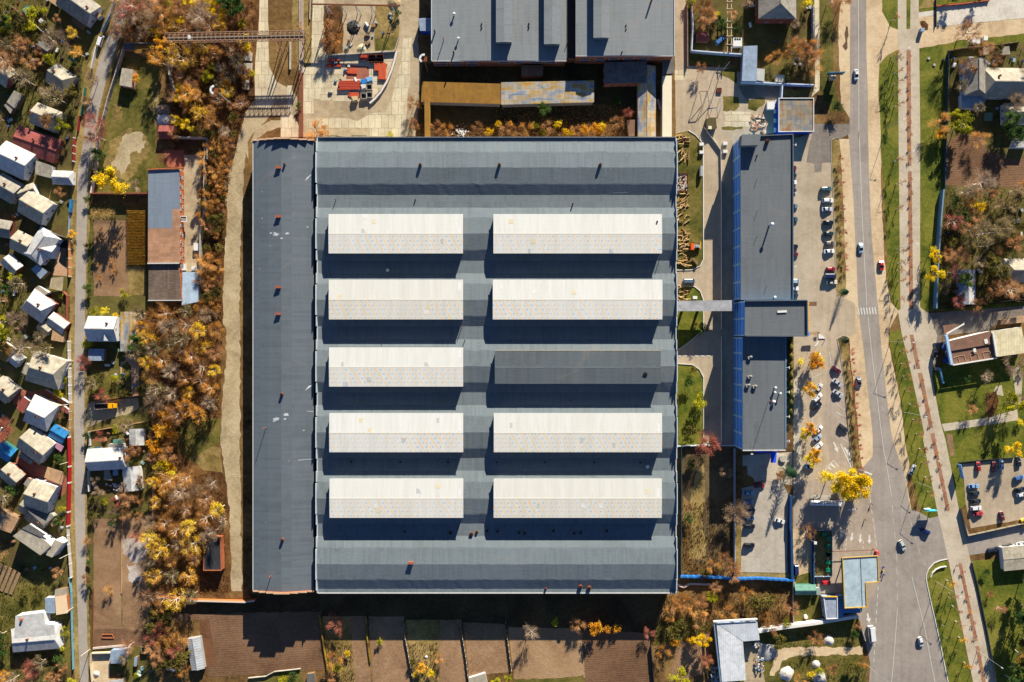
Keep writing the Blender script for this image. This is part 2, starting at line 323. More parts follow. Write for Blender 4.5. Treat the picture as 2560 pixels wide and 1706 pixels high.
def gable(name,label,cat,r1,r2,hw,eave=3.0,ridge=5.2,roof='slate',wall='white',group=None,hip=(0,0),chim=None,wins=2,asym=0,root=None,over=.35,ends=True,lm=None,roof2=None,doors=1):
 """ridge ends as seen in the picture; hw half width (m); hip = how far each end slopes in; asym widens one side"""
 a,b=W(r1,ridge),W(r2,ridge);a.z=b.z=0;d=(b-a).normalized();n=Vector((-d.y,d.x,0))
 w1,w2=hw+asym,hw-asym
 h1,h2=hip;A,B=a-d*h1,b+d*h2
 z=Vector((0,0,1))
 if root is None:
  root=thing(name,label,cat,((a+b)/2));LMp=toP(((a+b)/2)+z*ridge)
  if group:root['group']=group
  if lm:LM.append((*LMp,lm))
 cs=[A+n*w1,B+n*w1,B-n*w2,A-n*w2]
 wm=MB();wm.prism([xy(c)for c in cs],0,eave)
 if not h1 and ends:wm.add([cs[0]+z*eave,cs[3]+z*eave,a+z*(ridge-.15),cs[0]+z*eave+d*.25,cs[3]+z*eave+d*.25,a+z*(ridge-.15)+d*.25],[(0,2,1),(3,4,5),(0,3,5,2),(1,2,5,4),(0,1,4,3)])
 if not h2 and ends:wm.add([cs[1]+z*eave,cs[2]+z*eave,b+z*(ridge-.15),cs[1]+z*eave-d*.25,cs[2]+z*eave-d*.25,b+z*(ridge-.15)-d*.25],[(0,1,2),(3,5,4),(0,2,5,3),(1,4,5,2),(0,3,4,1)])
 build(wm,'wall',wl(wall),root)
 sl1,sl2=(ridge-eave)/w1,(ridge-eave)/w2;rm=MB();t=.14
 e1=over if not h1 else over;e2=over if not h2 else over
 ra=a-d*(0 if h1 else e1)+z*ridge;rb=b+d*(0 if h2 else e2)+z*ridge
 p1=[A+n*(w1+over)-d*e1+z*(eave-over*sl1),B+n*(w1+over)+d*e2+z*(eave-over*sl1)]
 p2=[A-n*(w2+over)-d*e1+z*(eave-over*sl2),B-n*(w2+over)+d*e2+z*(eave-over*sl2)]
 up=z*t
 S1=[p1[0]+up,p1[1]+up,rb+up,ra+up];S2=[p2[1]+up,p2[0]+up,ra+up,rb+up]
 rm.slab(S1,t-.01)
 if roof2 is None:rm.slab(S2,t-.01)
 if h1:rm.slab([p2[0]+up,p1[0]+up,ra+up],t-.01)
 if h2:rm.slab([p1[1]+up,p2[1]+up,rb+up],t-.01)
 r=build(rm,'roof',rf(roof),root)
 if roof2 is not None:q=MB();q.slab(S2,t-.01);build(q,'roof_slope',rf(roof2),root)
 cap=MB();cap.bar(ra+up+z*.05,rb+up+z*.05,.35,.1);build(cap,'ridge_cap',rf(roof),r)
 if chim is None and label and wins>=2:q=random.Random(sum(map(ord,label)));chim=(q.uniform(.25,.75),q.uniform(.8,1.8)*q.choice((1,-1)))
 if chim:
  f,s_=chim;c=a.lerp(b,f)+n*s_;zz=ridge-abs(s_)*(sl1 if s_>0 else sl2)
  m=MB();m.box((c.x,c.y,zz+.4),(.7,.7,1.8));ch=build(m,'chimney',BRICKO,r)
  m=MB();m.box((c.x,c.y,zz+1.36),(.85,.85,.12));build(m,'chimney_cap',DARK,ch)
 for(u,v,o)in((cs[3],cs[0],-d),(cs[1],cs[2],d)):
  L=(v-u).length
  if wins>=2 and L>4:
   for q in(.3,.7):window(root,u,v,L*q,1.6 if eave>2.2 else 1.3,1.1,1.2,out=o)
   if ridge>5 and not(h1 if o==-d else h2):window(root,u,v,L*.5,eave+.55,.9,.9,out=o)
  elif wins==1:window(root,u,v,L*.5,1.5,.8,.8,out=o)
 if wins>=2:
  for(u,v,o)in((cs[0],cs[1],n),(cs[2],cs[3],-n)):
   L=(v-u).length
   for q in([.25,.7]if L<12 else[.18,.4,.62,.84]):window(root,u,v,L*q,1.6,1.1,1.2,out=o)
 if doors:u,v=cs[2],cs[3];door(root,u,v,(v-u).length*.47,0,out=-n)
 return root
def flat(name,label,cat,pts,z,roof='felt',wall='grey',group=None,over=.15,t=.18,parapet=0,tilt=None,root=None,lm=None,wins=0,base=0.0,rname='roof',doors=0,rim=None):
 """flat or single-slope roof outline as seen at height z; tilt = list of extra heights per corner"""
 tz=[z+(tilt[i]if tilt else 0)for i in range(len(pts))]
 P=[W(p,tz[i])for i,p in enumerate(pts)]
 c=sum(P,Vector())/len(P);c0=Vector((c.x,c.y,base))
 if root is None:
  root=thing(name,label,cat,c0,group)
  if lm:LM.append((*toP(c),lm))
 inn=[(p.x+(c.x-p.x)*min(.5,over/max(.1,(c-p).length)),p.y+(c.y-p.y)*min(.5,over/max(.1,(c-p).length)))for p in P]
 wm=MB();wm.prism(inn,base,[v-t-.004 for v in tz]);build(wm,'wall',wl(wall),root)
 rm=MB();rm.slab(P,t);r=build(rm,rname,rf(roof),root)
 if parapet:
  pm=MB();N=len(P);area=sum(P[i].x*P[(i+1)%N].y-P[(i+1)%N].x*P[i].y for i in range(N));sg=1 if area>0 else-1
  Q=[]
  for i in range(N):
   a,b,cc=P[i-1],P[i],P[(i+1)%N];d1=(b-a).normalized();d2=(cc-b).normalized()
   n1=Vector((-d1.y,d1.x,0))*sg;n2=Vector((-d2.y,d2.x,0))*sg;m=(n1+n2);m=m/max(.3,m.dot(n1));Q.append(b+m*.3)
  for i in range(N):j=(i+1)%N;pm.prism([xy(P[i]),xy(P[j]),xy(Q[j]),xy(Q[i])],tz[i]+.003,tz[i]+parapet)
  build(pm,'parapet',rim or wl(wall),r)
 N=len(P)
 if wins or doors:
  I=[Vector((q[0],q[1],0))for q in inn]
  for i in range(N):
   u,v=I[i],I[(i+1)%N];L=(v-u).length;mid=(u+v)/2;o=mid-c0;o.z=0
   for k in range(int(wins and L//3.2)):window(root,u,v,(k+.5)*L/int(L//3.2),base+min(1.6,(z-base)*.6),1.3,1.1,out=o)
  if doors:u,v=I[0],I[1];door(root,u,v,(v-u).length*.5,base,h=min(2,z-base-.4),out=(u+v)/2-c0)
 return root
def fence(name,label,pts,h=2.0,t=.18,m=None,cat='fence',group=None,post=None,pm=None,cap=None,lm=None):
 """pts: top edge as seen in the picture; post = spacing of posts (m)"""
 P=[W(p,h)for p in pts];mid=P[len(P)//2].copy();mid.z=0
 root=thing(name,label,cat,mid,group);pan=MB()
 for i in range(len(P)-1):
  a,b=P[i].copy(),P[i+1].copy();d=(b-a);L=d.length;d.normalize();g=t*.02 if i else 0
  pan.bar(Vector((a.x,a.y,h/2+.0))+d*g,Vector((b.x,b.y,h/2)),t,h)
 p=build(pan,'panel',m or CONC,root)
 if cap:
  c=MB()
  for i in range(len(P)-1):c.bar(P[i]+Vector((0,0,.035)),P[i+1]+Vector((0,0,.035)),t+.14,.06)
  build(c,'coping',cap,root)
 if post:
  for i in range(len(P)-1):
   a,b=P[i],P[i+1];n=max(1,min(60,int((b-a).length/post)))
   for k in range(n+(i==len(P)-2)):
    c=a.lerp(b,k/n);q=MB();q.box((c.x,c.y,h/2+.05),(t+.12,t+.12,h+.1),math.atan2(b.y-a.y,b.x-a.x));build(q,'post',pm or m or CONC,root)
 if lm:LM.append((*toP(P[len(P)//2]),lm))
 return root
def paint(c):
 k='paint_%d_%d_%d'%c
 if k in MATS:return MATS[k]
 n=NT('car_paint',.32,.5);n.b.inputs['Coat Weight'].default_value=.5;n.b.inputs['Coat Roughness'].default_value=.12
 a=alb(c);n.col(n.ramp(n.noise(n.coord('Object'),1.5,4),[(.35,tuple(v*.88 for v in a)),(.65,a)]));MATS[k]=n.m;return n.m
TYRE=mat('tyre_rubber',(24,24,26),.2,3,.95);RIM=mat('wheel_rim',(150,152,156),.1,3,.4,.5,.6);LAMPG=mat('headlight_glass',(235,238,240),.05,3,.15,.6);TAILR=mat('tail_light_red',(170,24,20),.1,3,.3)
def loft(secs):
 m=MB();n=len(secs[0]);vs=[v for s in secs for v in s];fs=[]
 for i in range(len(secs)-1):
  for j in range(n):fs.append((i*n+j,i*n+(j+1)%n,(i+1)*n+(j+1)%n,(i+1)*n+j))
 fs+=[tuple(range(n))[::-1],tuple(range((len(secs)-1)*n,len(secs)*n))]
 return m.add(vs,fs)
CARS={}
def car_proto(kind):
 """front towards +x"""
 if kind in CARS:return CARS[kind]
 L,Wd,Hh,prof,g={'sedan':(4.5,1.76,1.45,[(-2.25,.72,.72),(-2.1,.9,.83),(-1.4,.95,.88),(.85,.95,.88),(1.9,.82,.84),(2.25,.62,.68)],(-1.75,-1.05,.1,1.0)),'hatch':(4.1,1.74,1.5,[(-2.05,.75,.74),(-1.95,.95,.84),(-1.2,.98,.87),(.85,.97,.87),(1.75,.84,.83),(2.05,.62,.68)],(-1.98,-1.65,.1,1.05)),'suv':(4.6,1.85,1.72,[(-2.3,.8,.78),(-2.2,1.05,.88),(-1.2,1.08,.92),(.9,1.06,.92),(2.0,.98,.88),(2.3,.7,.74)],(-2.22,-1.95,.25,1.05)),'van':(5.3,1.98,2.2,[(-2.65,1.1,.9),(-2.58,1.2,.97),(0,1.2,.98),(1.6,1.15,.97),(2.4,.95,.9),(2.65,.7,.76)],(-2.6,-2.5,1.3,2.1)),'bus':(6.6,2.05,2.6,[(-3.3,1.2,.94),(-3.22,1.3,1.0),(0,1.3,1.02),(2.4,1.25,1.0),(3.1,1.0,.95),(3.3,.75,.82)],(-3.24,-3.12,2.1,2.9)),'wagon':(4.7,1.78,1.5,[(-2.35,.75,.76),(-2.25,.95,.85),(-1.2,.97,.88),(.9,.96,.88),(2.0,.83,.84),(2.35,.62,.68)],(-2.25,-1.95,.15,1.05)),}[kind]
 root=bpy.data.objects.new('parked_car',None);COL.objects.link(root)
 secs=[]
 for x,zb,w in prof:
  secs.append([(x,-w*.92,.28),(x,-w,.5),(x,-w,zb-.12),(x,-w*.9,zb),(x,w*.9,zb),(x,w,zb-.12),(x,w,.5),(x,w*.92,.28)])
 body=loft(secs);x0,x1,x2,x3=g;hb=prof[2][2]*.92;ht=prof[2][2]*.7 if kind not in('van','bus')else prof[2][2]*.84;zb=prof[2][1]-.02
 def ring(xa,xb,w,z):return[(xa,-w,z),(xb,-w,z),(xb,w,z),(xa,w,z)]
 lo,mid_,hi=ring(x0,x3,hb,zb),ring(x1,x2,ht,Hh-.07),ring(x1+.08,x2-.1,ht-.12,Hh)
 body.add(lo+mid_+hi,[(0,1,5,4),(1,2,6,5),(2,3,7,6),(3,0,4,7),(4,5,9,8),(5,6,10,9),(6,7,11,10),(7,4,8,11),(8,9,10,11)])
 b=build(body,'body',paint((200,200,200)),root)
 b.material_slots[0].link='OBJECT'
 def quad(nm,ids,ins=.1):
  P=[Vector((lo+mid_)[i])for i in ids];c=sum(P,Vector())/4;n=(P[1]-P[0]).cross(P[3]-P[0]).normalized()
  if n.dot(c-Vector((0,0,.9)))<0:n=-n
  Q=[c+(p-c)*(1-ins)+n*.025 for p in P];m=MB();m.slab(Q,.02)if abs(n.z)>1e-3 and n.z>0 else m.add(Q,[(0,1,2,3)]);return build(m,nm,GLASS,root)
 quad('windscreen',(1,2,6,5));quad('rear_window',(3,0,4,7));quad('side_window',(0,1,5,4),.14);quad('side_window',(2,3,7,6),.14)
 wx=L*.31
 for sx in(-1,1):
  for sy in(-1,1):
   w=MB();y=prof[2][2]*sy;w.tube((sx*wx,y-.2*sy,.33),(sx*wx,y+.03*sy,.33),.33,n=12);wh=build(w,'wheel',TYRE,root)
   r=MB();r.tube((sx*wx,y+.02*sy,.33),(sx*wx,y+.05*sy,.33),.2,n=10);build(r,'rim',RIM,wh)
   l=MB();xx=prof[-1][0]if sx>0 else prof[0][0];l.box((xx-.02*sx,sy*.52,.62),(.12,.3,.14));build(l,'headlight' if sx>0 else 'tail_light',LAMPG if sx>0 else TAILR,root)
   if sx>0:m=MB();m.box((x3-.25,sy*(prof[2][2]+.06),zb+.05),(.16,.2,.14));o=build(m,'wing_mirror',DARK,root)
 CARS[kind]=root;root['_free']=1;return root
def car(p,heading,colour,kind,label,group=None,cat='car',name='parked_car',s=1.0):
 """heading: degrees, 0 = nose to the right of the picture, 90 = nose to the top"""
 pr=car_proto(kind)
 if pr.get('_free'):o=pr;del pr['_free']
 else:o=copy_tree(pr)
 v=W(p,.8);v.z=0.02;o.location=v;o.rotation_euler=(0,0,math.radians(heading));o.scale=(s,s,s)
 o.name=name;tag(o,label,cat,group)
 for c in o.children:
  if c.name.split('.')[0]=='body':c.material_slots[0].material=paint(colour)
 return o
BARKP=mat('pale_bark',(236,216,190),.25,1.5);BARKD=mat('dark_bark',(120,98,80),.3,1.5)
TWIG={'brown':leaf_mat('brown_twigs',[(134,94,58),(180,130,82),(208,162,114)]),'grey':leaf_mat('grey_twigs',[(128,106,84),(168,142,112),(190,168,140)]),'orange':leaf_mat('orange_brown_twigs',[(154,106,52),(200,144,70),(222,172,100)]),'red':leaf_mat('reddish_twigs',[(130,72,58),(176,104,84),(196,130,108)])}
LEAF={'yellow':leaf_mat('yellow_leaves',[(206,164,16),(244,198,20),(250,216,60)]),'orange':leaf_mat('orange_leaves',[(186,124,28),(224,160,38),(240,192,66)]),'lime':leaf_mat('lime_leaves',[(120,122,16),(176,172,24),(206,196,50)]),'olive':leaf_mat('olive_leaves',[(70,66,28),(112,104,44),(142,128,62)]),'green':leaf_mat('green_leaves',[(34,56,26),(62,92,36),(98,122,52)]),'spruce':leaf_mat('spruce_needles',[(18,40,30),(34,66,44),(60,92,60)]),'rust':leaf_mat('rust_leaves',[(136,94,46),(180,128,62),(206,156,86)])}
def grow(seed,h,spread,limbs=9,lift=.55,sub=5):
 """trunk/limb mesh and the points where foliage hangs"""
 r=random.Random(seed);m=MB();tips=[];t=Vector((r.uniform(-.3,.3),r.uniform(-.3,.3),h*.45))
 m.tube((0,0,-.1),t,h*.022,h*.016,6);top=Vector((t.x+r.uniform(-.4,.4),t.y+r.uniform(-.4,.4),h*.9));m.tube(t,top,h*.016,h*.004,5)
 for i in range(limbs):
  f=r.uniform(.05,.95);p=t.lerp(top,f)if f>.25 else Vector((0,0,0)).lerp(t,.6+f);a=2*math.pi*i/limbs*1.618*2+r.uniform(-.3,.3)
  ln=spread*r.uniform(.65,1.0)*(1-.45*f);d=Vector((math.cos(a),math.sin(a),lift+r.uniform(-.15,.35)));q=p+d*ln*.55;e=q+Vector((math.cos(a+r.uniform(-.4,.4)),math.sin(a+r.uniform(-.4,.4)),lift*1.3))*ln*.5
  m.tube(p,q,h*.013,h*.008,4,False);m.tube(q,e,h*.008,h*.003,4,False);tips.append((e,ln*.35))
  for k in range(sub):
   u=p.lerp(q,r.uniform(.3,1))if k%2 else q.lerp(e,r.uniform(.1,.9));b=a+r.uniform(-1.1,1.1);sl=ln*r.uniform(.25,.5)
   v=u+Vector((math.cos(b),math.sin(b),r.uniform(.1,.8)))*sl;m.tube(u,v,h*.007,h*.002,3,False);tips.append((v,sl*.7))
 tips.append((top,spread*.3));return m,tips
def twigs(tips,seed,n,ln,w):
 r=np.random.default_rng(seed);V=[];F=[]
 for i in range(n):
  c,rad=tips[r.integers(len(tips))];p=np.array(c)+r.normal(0,rad*.55,3);d=np.array(c)*[1,1,.25]+r.normal(0,1,3)*np.linalg.norm(np.array(c)[:2]+.01)*.6;d[2]=abs(d[2])*.5+.3;d/=np.linalg.norm(d)+1e-6
  q=p+d*ln*r.uniform(.5,1.3);s=np.cross(d,r.normal(0,1,3));s*=w/(np.linalg.norm(s)+1e-6);b=len(V)
  V+=[tuple(p-s),tuple(p+s),tuple(q)];F.append((b,b+1,b+2))
 m=MB();m.v=V;m.f=F;return m
def leaves(tips,seed,n,size,spread=1.0,flat_=.75,zmin=.5):
 r=np.random.default_rng(seed);V=[];F=[]
 for i in range(n):
  c,rad=tips[r.integers(len(tips))];p=np.array(c)+r.normal(0,max(.25,rad*.6)*spread,3)*[1,1,flat_];p[2]=max(zmin,p[2])
  a=r.normal(0,1,3);a/=np.linalg.norm(a);b=np.cross(a,r.normal(0,1,3));b/=np.linalg.norm(b)+1e-6;s=size*r.uniform(.6,1.3);k=len(V)
  V+=[tuple(p-a*s),tuple(p+b*s*.6),tuple(p+a*s),tuple(p-b*s*.6)];F.append((k,k+1,k+2,k+3))
 m=MB();m.v=V;m.f=F;return m
TREES={}
def tree_proto(kind,var):
 k=(kind,var)
 if k in TREES:return TREES[k]
 root=bpy.data.objects.new('tree',None);COL.objects.link(root);sd_=hash(kind)%1+var*17+sum(map(ord,kind))
 def P(mb,nm,m):return build(mb,nm,m,root,uv=False)
 if kind.startswith('bare'):
  col=kind.split('_')[1];tk,tips=grow(sd_,9,4.2,11,.7,6);P(tk,'trunk',BARKP if var%2==0 else BARKD);P(twigs(tips,sd_,1500,1.5,.035),'crown',TWIG[col])
 elif kind.startswith('round'):
  col=kind.split('_')[1];tk,tips=grow(sd_,6,4.0,16,.45,8);P(tk,'trunk',BARKD);P(twigs(tips,sd_,3600,1.1,.035),'crown',TWIG[col])
 elif kind.startswith('leaf'):
  col=kind.split('_')[1];tk,tips=grow(sd_,9,4.0,10,.6,5);P(tk,'trunk',BARKP if var%2 else BARKD);P(leaves(tips,sd_,2600,.26),'crown',LEAF[col])
 elif kind.startswith('thin'):
  col=kind.split('_')[1];tk,tips=grow(sd_,10,4.4,11,.75,6);P(tk,'trunk',BARKP);m=twigs(tips,sd_,800,1.5,.035);P(m,'twig_crown',TWIG['orange' if col!='olive' else 'grey']);P(leaves(tips,sd_+1,1100,.24),'crown',LEAF[col])
 elif kind.startswith('shrub'):
  col=kind.split('_')[1];tk,tips=grow(sd_,2.6,1.7,9,.45,4);P(tk,'stem',BARKD);P(leaves(tips,sd_,700,.17,1.1,.8,.1),'crown',LEAF[col])
 elif kind.startswith('bush'):
  col=kind.split('_')[1];tk,tips=grow(sd_,3.0,2.0,10,.5,5);P(tk,'stem',BARKD);P(twigs(tips,sd_,900,.8,.03),'crown',TWIG[col])
 elif kind=='spruce':
  r=random.Random(var+3);tk=MB();tk.tube((0,0,-.1),(0,0,11),.2,.03,6);P(tk,'trunk',BARKD);rr=np.random.default_rng(var+5);V=[];F=[]
  for i in range(150):
   f=(i/150)**.8;z=.8+f*10;ln=(1-f)*3.4+.25;a=i*2.4+r.uniform(-.2,.2);d=np.array([math.cos(a),math.sin(a),-.22]);side=np.array([-math.sin(a),math.cos(a),0])
   for k in range(14):
    u=(k+1)/14;c=np.array([0,0,z])+d*ln*u;s=(.18+.55*(1-u))*min(1,ln/2);e=c+d*.45+side*s*(1 if k%2 else-1)+np.array([0,0,rr.normal(0,.08)]);b=len(V);V+=[tuple(c-side*.1),tuple(c+side*.1),tuple(e)];F.append((b,b+1,b+2))
  m=MB();m.v=V;m.f=F;P(m,'crown',LEAF['spruce'])
 elif kind=='sapling':
  tk,tips=grow(sd_,7,1.3,7,.9,3);P(tk,'trunk',BARKD);P(twigs(tips,sd_,320,.9,.03),'crown',TWIG['brown']);w=MB();w.tube((0,0,.01),(0,0,1.3),.19,.18,8);P(w,'whitewash',WHITE)
 elif kind=='saplingy':
  tk,tips=grow(sd_,7,1.3,7,.9,3);P(tk,'trunk',BARKD);P(leaves(tips,sd_,350,.16),'crown',LEAF['orange']);w=MB();w.tube((0,0,.01),(0,0,1.3),.19,.18,8);P(w,'whitewash',WHITE)
 root['_free']=1;TREES[k]=root;return root
_tr=random.Random(11)
NAMES={'bare':'bare_tree','round':'round_bare_tree','leaf':'autumn_tree','thin':'autumn_tree','shrub':'shrub','bush':'bare_bush','spruce':'spruce_tree','sapling':'young_tree','saplingy':'young_tree'}
def tree(kind,p,s=1.0,look=None,group=None,label=None,cat=None,var=None,zs=None):
 pr=tree_proto(kind,_tr.randrange(3)if var is None else var)
 if pr.get('_free'):o=pr;del pr['_free']
 else:o=copy_tree(pr)
 o.location=W(p);o.rotation_euler=(0,0,_tr.uniform(0,6.28));o.scale=(s,s,zs or s*_tr.uniform(.85,1.1))
 k=kind.split('_')[0];o.name=NAMES[k]
 tag(o,label or autolabel(look,*px(p)),cat or('tree' if k not in('shrub','bush')else 'bush'),group)
 return o
def street_lamp(p,ang,arm,label,group,h=9.5,heads=1):
 """p foot; ang: direction of the arm in degrees"""
 v=W(p);o=thing('street_lamp',label,'street lamp',v,group);m=MB();m.tube(v,v+Vector((0,0,h)),.14,.08,8);build(m,'pole',CONC,o)
 d=Vector((math.cos(math.radians(ang)),math.sin(math.radians(ang)),0));a=MB();e=v+Vector((0,0,h+.5))+d*arm;a.tube(v+Vector((0,0,h-.1)),e,.06,.05,6);build(a,'arm',STEEL,o)
 l=MB();l.bar(e-d*.1,e+d*.9,.36,.16);build(l,'lamp_head',WHITE,o);return o
def pole(p,h,label,r=.13,m=None,cross=0,group=None,cat='pole',name='utility_pole'):
 v=W(p);o=thing(name,label,cat,v,group);t=MB();t.tube(v,v+Vector((0,0,h)),r,r*.65,8);build(t,'mast',m or CONC,o)
 if cross:c=MB();c.bar(v+Vector((-cross/2,0,h-.5)),v+Vector((cross/2,0,h-.5)),.12,.12);build(c,'crossarm',WOOD,o)
 return o
def tufts(name,polys,n,hgt,m,label,cat='weeds',seed=1,w=.09,lean=.5):
 r=np.random.default_rng(seed);V=[];F=[];PP=[]
 for poly in polys:
  q=np.array([xy(W(p))for p in poly]);PP.append(q)
 ar=[abs(sum(q[i][0]*q[(i+1)%len(q)][1]-q[(i+1)%len(q)][0]*q[i][1]for i in range(len(q))))/2 for q in PP]
 for q,a in zip(PP,ar):
  cnt=int(n*a/sum(ar));lo,hi=q.min(0),q.max(0);pts=r.uniform(lo,hi,(int(cnt*max(1.3,np.prod(hi-lo)/max(a,1)*1.25)),2))
  ins=np.zeros(len(pts),bool);j=len(q)-1
  for i in range(len(q)):
   c=((q[i,1]>pts[:,1])!=(q[j,1]>pts[:,1]))&(pts[:,0]<(q[j,0]-q[i,0])*(pts[:,1]-q[i,1])/((q[j,1]-q[i,1])or 1e-9)+q[i,0]);ins^=c;j=i
  pts=pts[ins][:cnt]
  dens=.5+.5*np.sin(pts[:,0]*.31+2*np.sin(pts[:,1]*.17))*np.sin(pts[:,1]*.27+2*np.sin(pts[:,0]*.21))
  pts=pts[r.uniform(0,1,len(pts))<.25+.75*dens]
  for x,y in pts:
   hh=hgt*r.uniform(.35,1.25)
   for k in range(3):
    a=r.uniform(0,6.28);d=np.array([math.cos(a),math.sin(a)]);s=np.array([-d[1],d[0]])*w*r.uniform(.7,2.2);l=hh*lean*r.uniform(.4,1.5);b=len(V)
    V+=[(x-s[0],y-s[1],.0),(x+s[0],y+s[1],.0),(x+d[0]*l,y+d[1]*l,hh)];F.append((b,b+1,b+2))
 mb=MB();mb.v=V;mb.f=F;o=build(mb,name,m,uv=False);tag(o,label,cat,None,'stuff');return o
G={'weeds':ground_mat('rough_weeds',[(58,44,28),(104,78,46),(136,106,64),(160,134,90)],.05,.45),'village':ground_mat('garden_earth',[(50,44,28),(96,82,50),(104,100,48),(134,110,76)],.05,.35),'thicket':ground_mat('leaf_litter',[(46,32,20),(88,60,36),(122,86,50),(146,116,70)],.05,.5),'grass':ground_mat('rough_grass',[(48,54,24),(86,86,36),(120,108,54),(148,128,80)],.06,.5),'lawn':ground_mat('mown_lawn',[(54,68,24),(88,98,32),(122,120,46),(142,132,68)],.08,.7),'dry':ground_mat('dry_grass',[(94,78,44),(130,110,62),(164,140,88),(196,168,112)],.07,.6),'soil':ground_mat('garden_soil',[(112,84,62),(148,116,86),(170,138,106)],.05,.5,None,grit=3),'soil2':ground_mat('plain_soil',[(110,84,62),(152,120,90),(178,146,112)],.06,.8,None,grit=3.0),'dark':ground_mat('ploughed_soil',[(98,72,54),(124,94,70),(144,112,86)],.05,.6,(3,.8,.05)),'ash':ground_mat('pale_ash',[(140,120,100),(190,176,164),(214,206,200)],.12,.9),'sand':ground_mat('sandy_verge',[(176,150,116),(214,188,150),(230,208,172)],.06,.5),'gravel':ground_mat('gravel_lane',[(142,124,94),(182,164,130),(206,190,156)],.08,.7),'road':ground_mat('old_asphalt',[(148,138,128),(166,156,146),(178,168,156)],.04,.3,grit=4),'lane':ground_mat('lane_asphalt',[(158,148,138),(174,164,152),(184,174,162)],.04,.3,grit=3.5),'lot':ground_mat('car_park_asphalt',[(168,150,126),(190,172,146),(206,186,160)],.04,.3,grit=4),'fore':ground_mat('forecourt_asphalt',[(158,144,128),(178,162,144),(192,176,158)],.04,.3,grit=4),'tar':ground_mat('dark_asphalt',[(112,104,96),(138,128,118),(158,148,136)],.06,.5,grit=4),'yard':ground_mat('tan_yard_paving',[(150,132,104),(190,170,138),(214,194,160)],.05,.4,grit=4),'redpave':ground_mat('red_brick_paving',[(138,84,66),(164,102,80),(178,120,96)],.1,.8),'tanpave':ground_mat('tan_paving',[(170,132,102),(196,156,124),(206,170,138)],.1,.8),'slab':slab_mat('cream_concrete_slabs',(232,218,184),(112,98,66),3.0,6.0,0,.18,mort=.07),'slab2':slab_mat('cream_wide_slabs',(228,212,178),(104,92,62),6.0,3.0,0,.2,mort=.08),'promen':slab_mat('pale_promenade_paving',(212,198,174),(190,174,150),2.0,2.0,0,.05,mort=.02),'plaza':slab_mat('pale_tiled_plaza',(232,224,208),(206,196,180),3.0,3.0,7,.05,.0),'planter':ground_mat('planter_earth',[(120,84,62),(160,118,92),(178,138,112)],.2,1.2),'water':mat('muddy_puddle',(112,88,66),.1,.3,.1,.5),}
mb=MB();mb.add([(-2500,-2500,0),(2500,-2500,0),(2500,2500,0),(-2500,2500,0)],[(0,1,2,3)]);struct(mb,'ground',G['weeds'])
V='village'
patch('village_ground',[('A1',-60,-60),('A1',1130,-60),('A1',930,560),('A1',760,1200),('A2',720,0),('A2',700,900),('A3',690,0),('A4',690,0),('A4',760,1640),('A4',-60,1640)],G['village'],jit=.6)
patch('plot_ground',[('A4',800,0),('A3',780,1400),('A3',780,0),('A2',800,1100),('A2',800,320),('A2',1380,320),('A2',1380,1500),('A3',1390,0),('A4',1400,0),('A4',1420,1640),('A4',830,1640)],G['village'],jit=.6)
for z in([('A1',420,480),('A1',560,420),('A1',560,620),('A1',430,600)],[('A4',0,640),('A4',420,640),('A4',440,900),('A4',140,960),('A4',110,1400),('A4',0,1500)],[('A4',520,1100),('A4',660,1100),('A4',650,1420),('A4',500,1430)],[('A3',830,270),('A3',1090,260),('A3',1100,520),('A3',840,530)],[('A3',1110,180),('A3',1190,180),('A3',1205,500),('A3',1120,500)],[('A2',0,1000),('A2',150,1000),('A2',160,1568),('A2',0,1568)],[('A3',450,1040),('A3',610,1040),('A3',620,1240),('A3',460,1200)],[('A3',540,1380),('A3',620,1380),('A3',620,1568),('A3',500,1568)],[('A2',800,340),('A2',850,340),('A2',850,1150),('A2',790,1150)]):
 patch('garden_grass',z,G['grass'],jit=.5,step=2)
patch('thicket_ground',[('B1',30,0),('B1',1400,0),('B1',1360,400),('B1',1330,900),('B1',1230,1200),('B1',1100,1568),('B2',1450,0),('B2',1360,700),('B2',1330,1568),('B3',1330,600),('B3',1310,1100),('B4',1060,0),('B4',1120,300),('B4',1130,890),('B4',540,940),('B4',540,0),('B3',660,800),('B3',600,0),('B2',1100,1500),('B2',1150,600),('B2',1180,0),('B1',830,1500),('B1',520,1500),('B1',460,500),('B1',-60,480)],G['thicket'],jit=1.0)
patch('meadow',[('B1',30,560),('B1',440,560),('B1',340,1000),('B1',360,1568),('B2',820,150),('B2',630,170),('B2',640,380),('B2',110,380),('B1',-180,1500),('B1',-120,900)],G['grass'],jit=.6)
patch('bare_ground',[('A1',1110,1230),('A1',1310,1220),('A1',1330,1400),('A1',1240,1450),('A1',1200,1568),('A2',1100,60),('A1',1010,1500),('A1',1080,1350)],G['gravel'],jit=.8,step=1.5)
for z in([('A1',1000,1330),('A1',1110,1230),('A1',1180,1180),('A1',1240,1230),('A1',1360,1260),('A1',1350,1440),('A1',1290,1500),('A2',1180,90),('A2',1010,70),('A1',960,1480)],[('A1',1370,900),('A1',1469,880),('A1',1460,1040),('A1',1390,1080)],[('A1',1040,960),('A1',1120,980),('A1',1110,1100),('A1',1030,1080)]):patch('worn_ground',z,G['dry'],jit=1.2,step=1.2)
patch('bare_ground',[('A1',1120,1260),('A1',1220,1215),('A1',1320,1230),('A1',1330,1360),('A1',1270,1410),('A1',1210,1400),('A1',1200,1500),('A2',1110,40),('A1',1020,1500),('A1',1090,1400)],G['gravel'],jit=1.0,step=1.2)
patch('clearing',[('B3',900,1000),('B3',1320,1000),('B3',1310,1200),('B3',1150,1450),('B3',900,1300)],G['grass'],jit=.8)
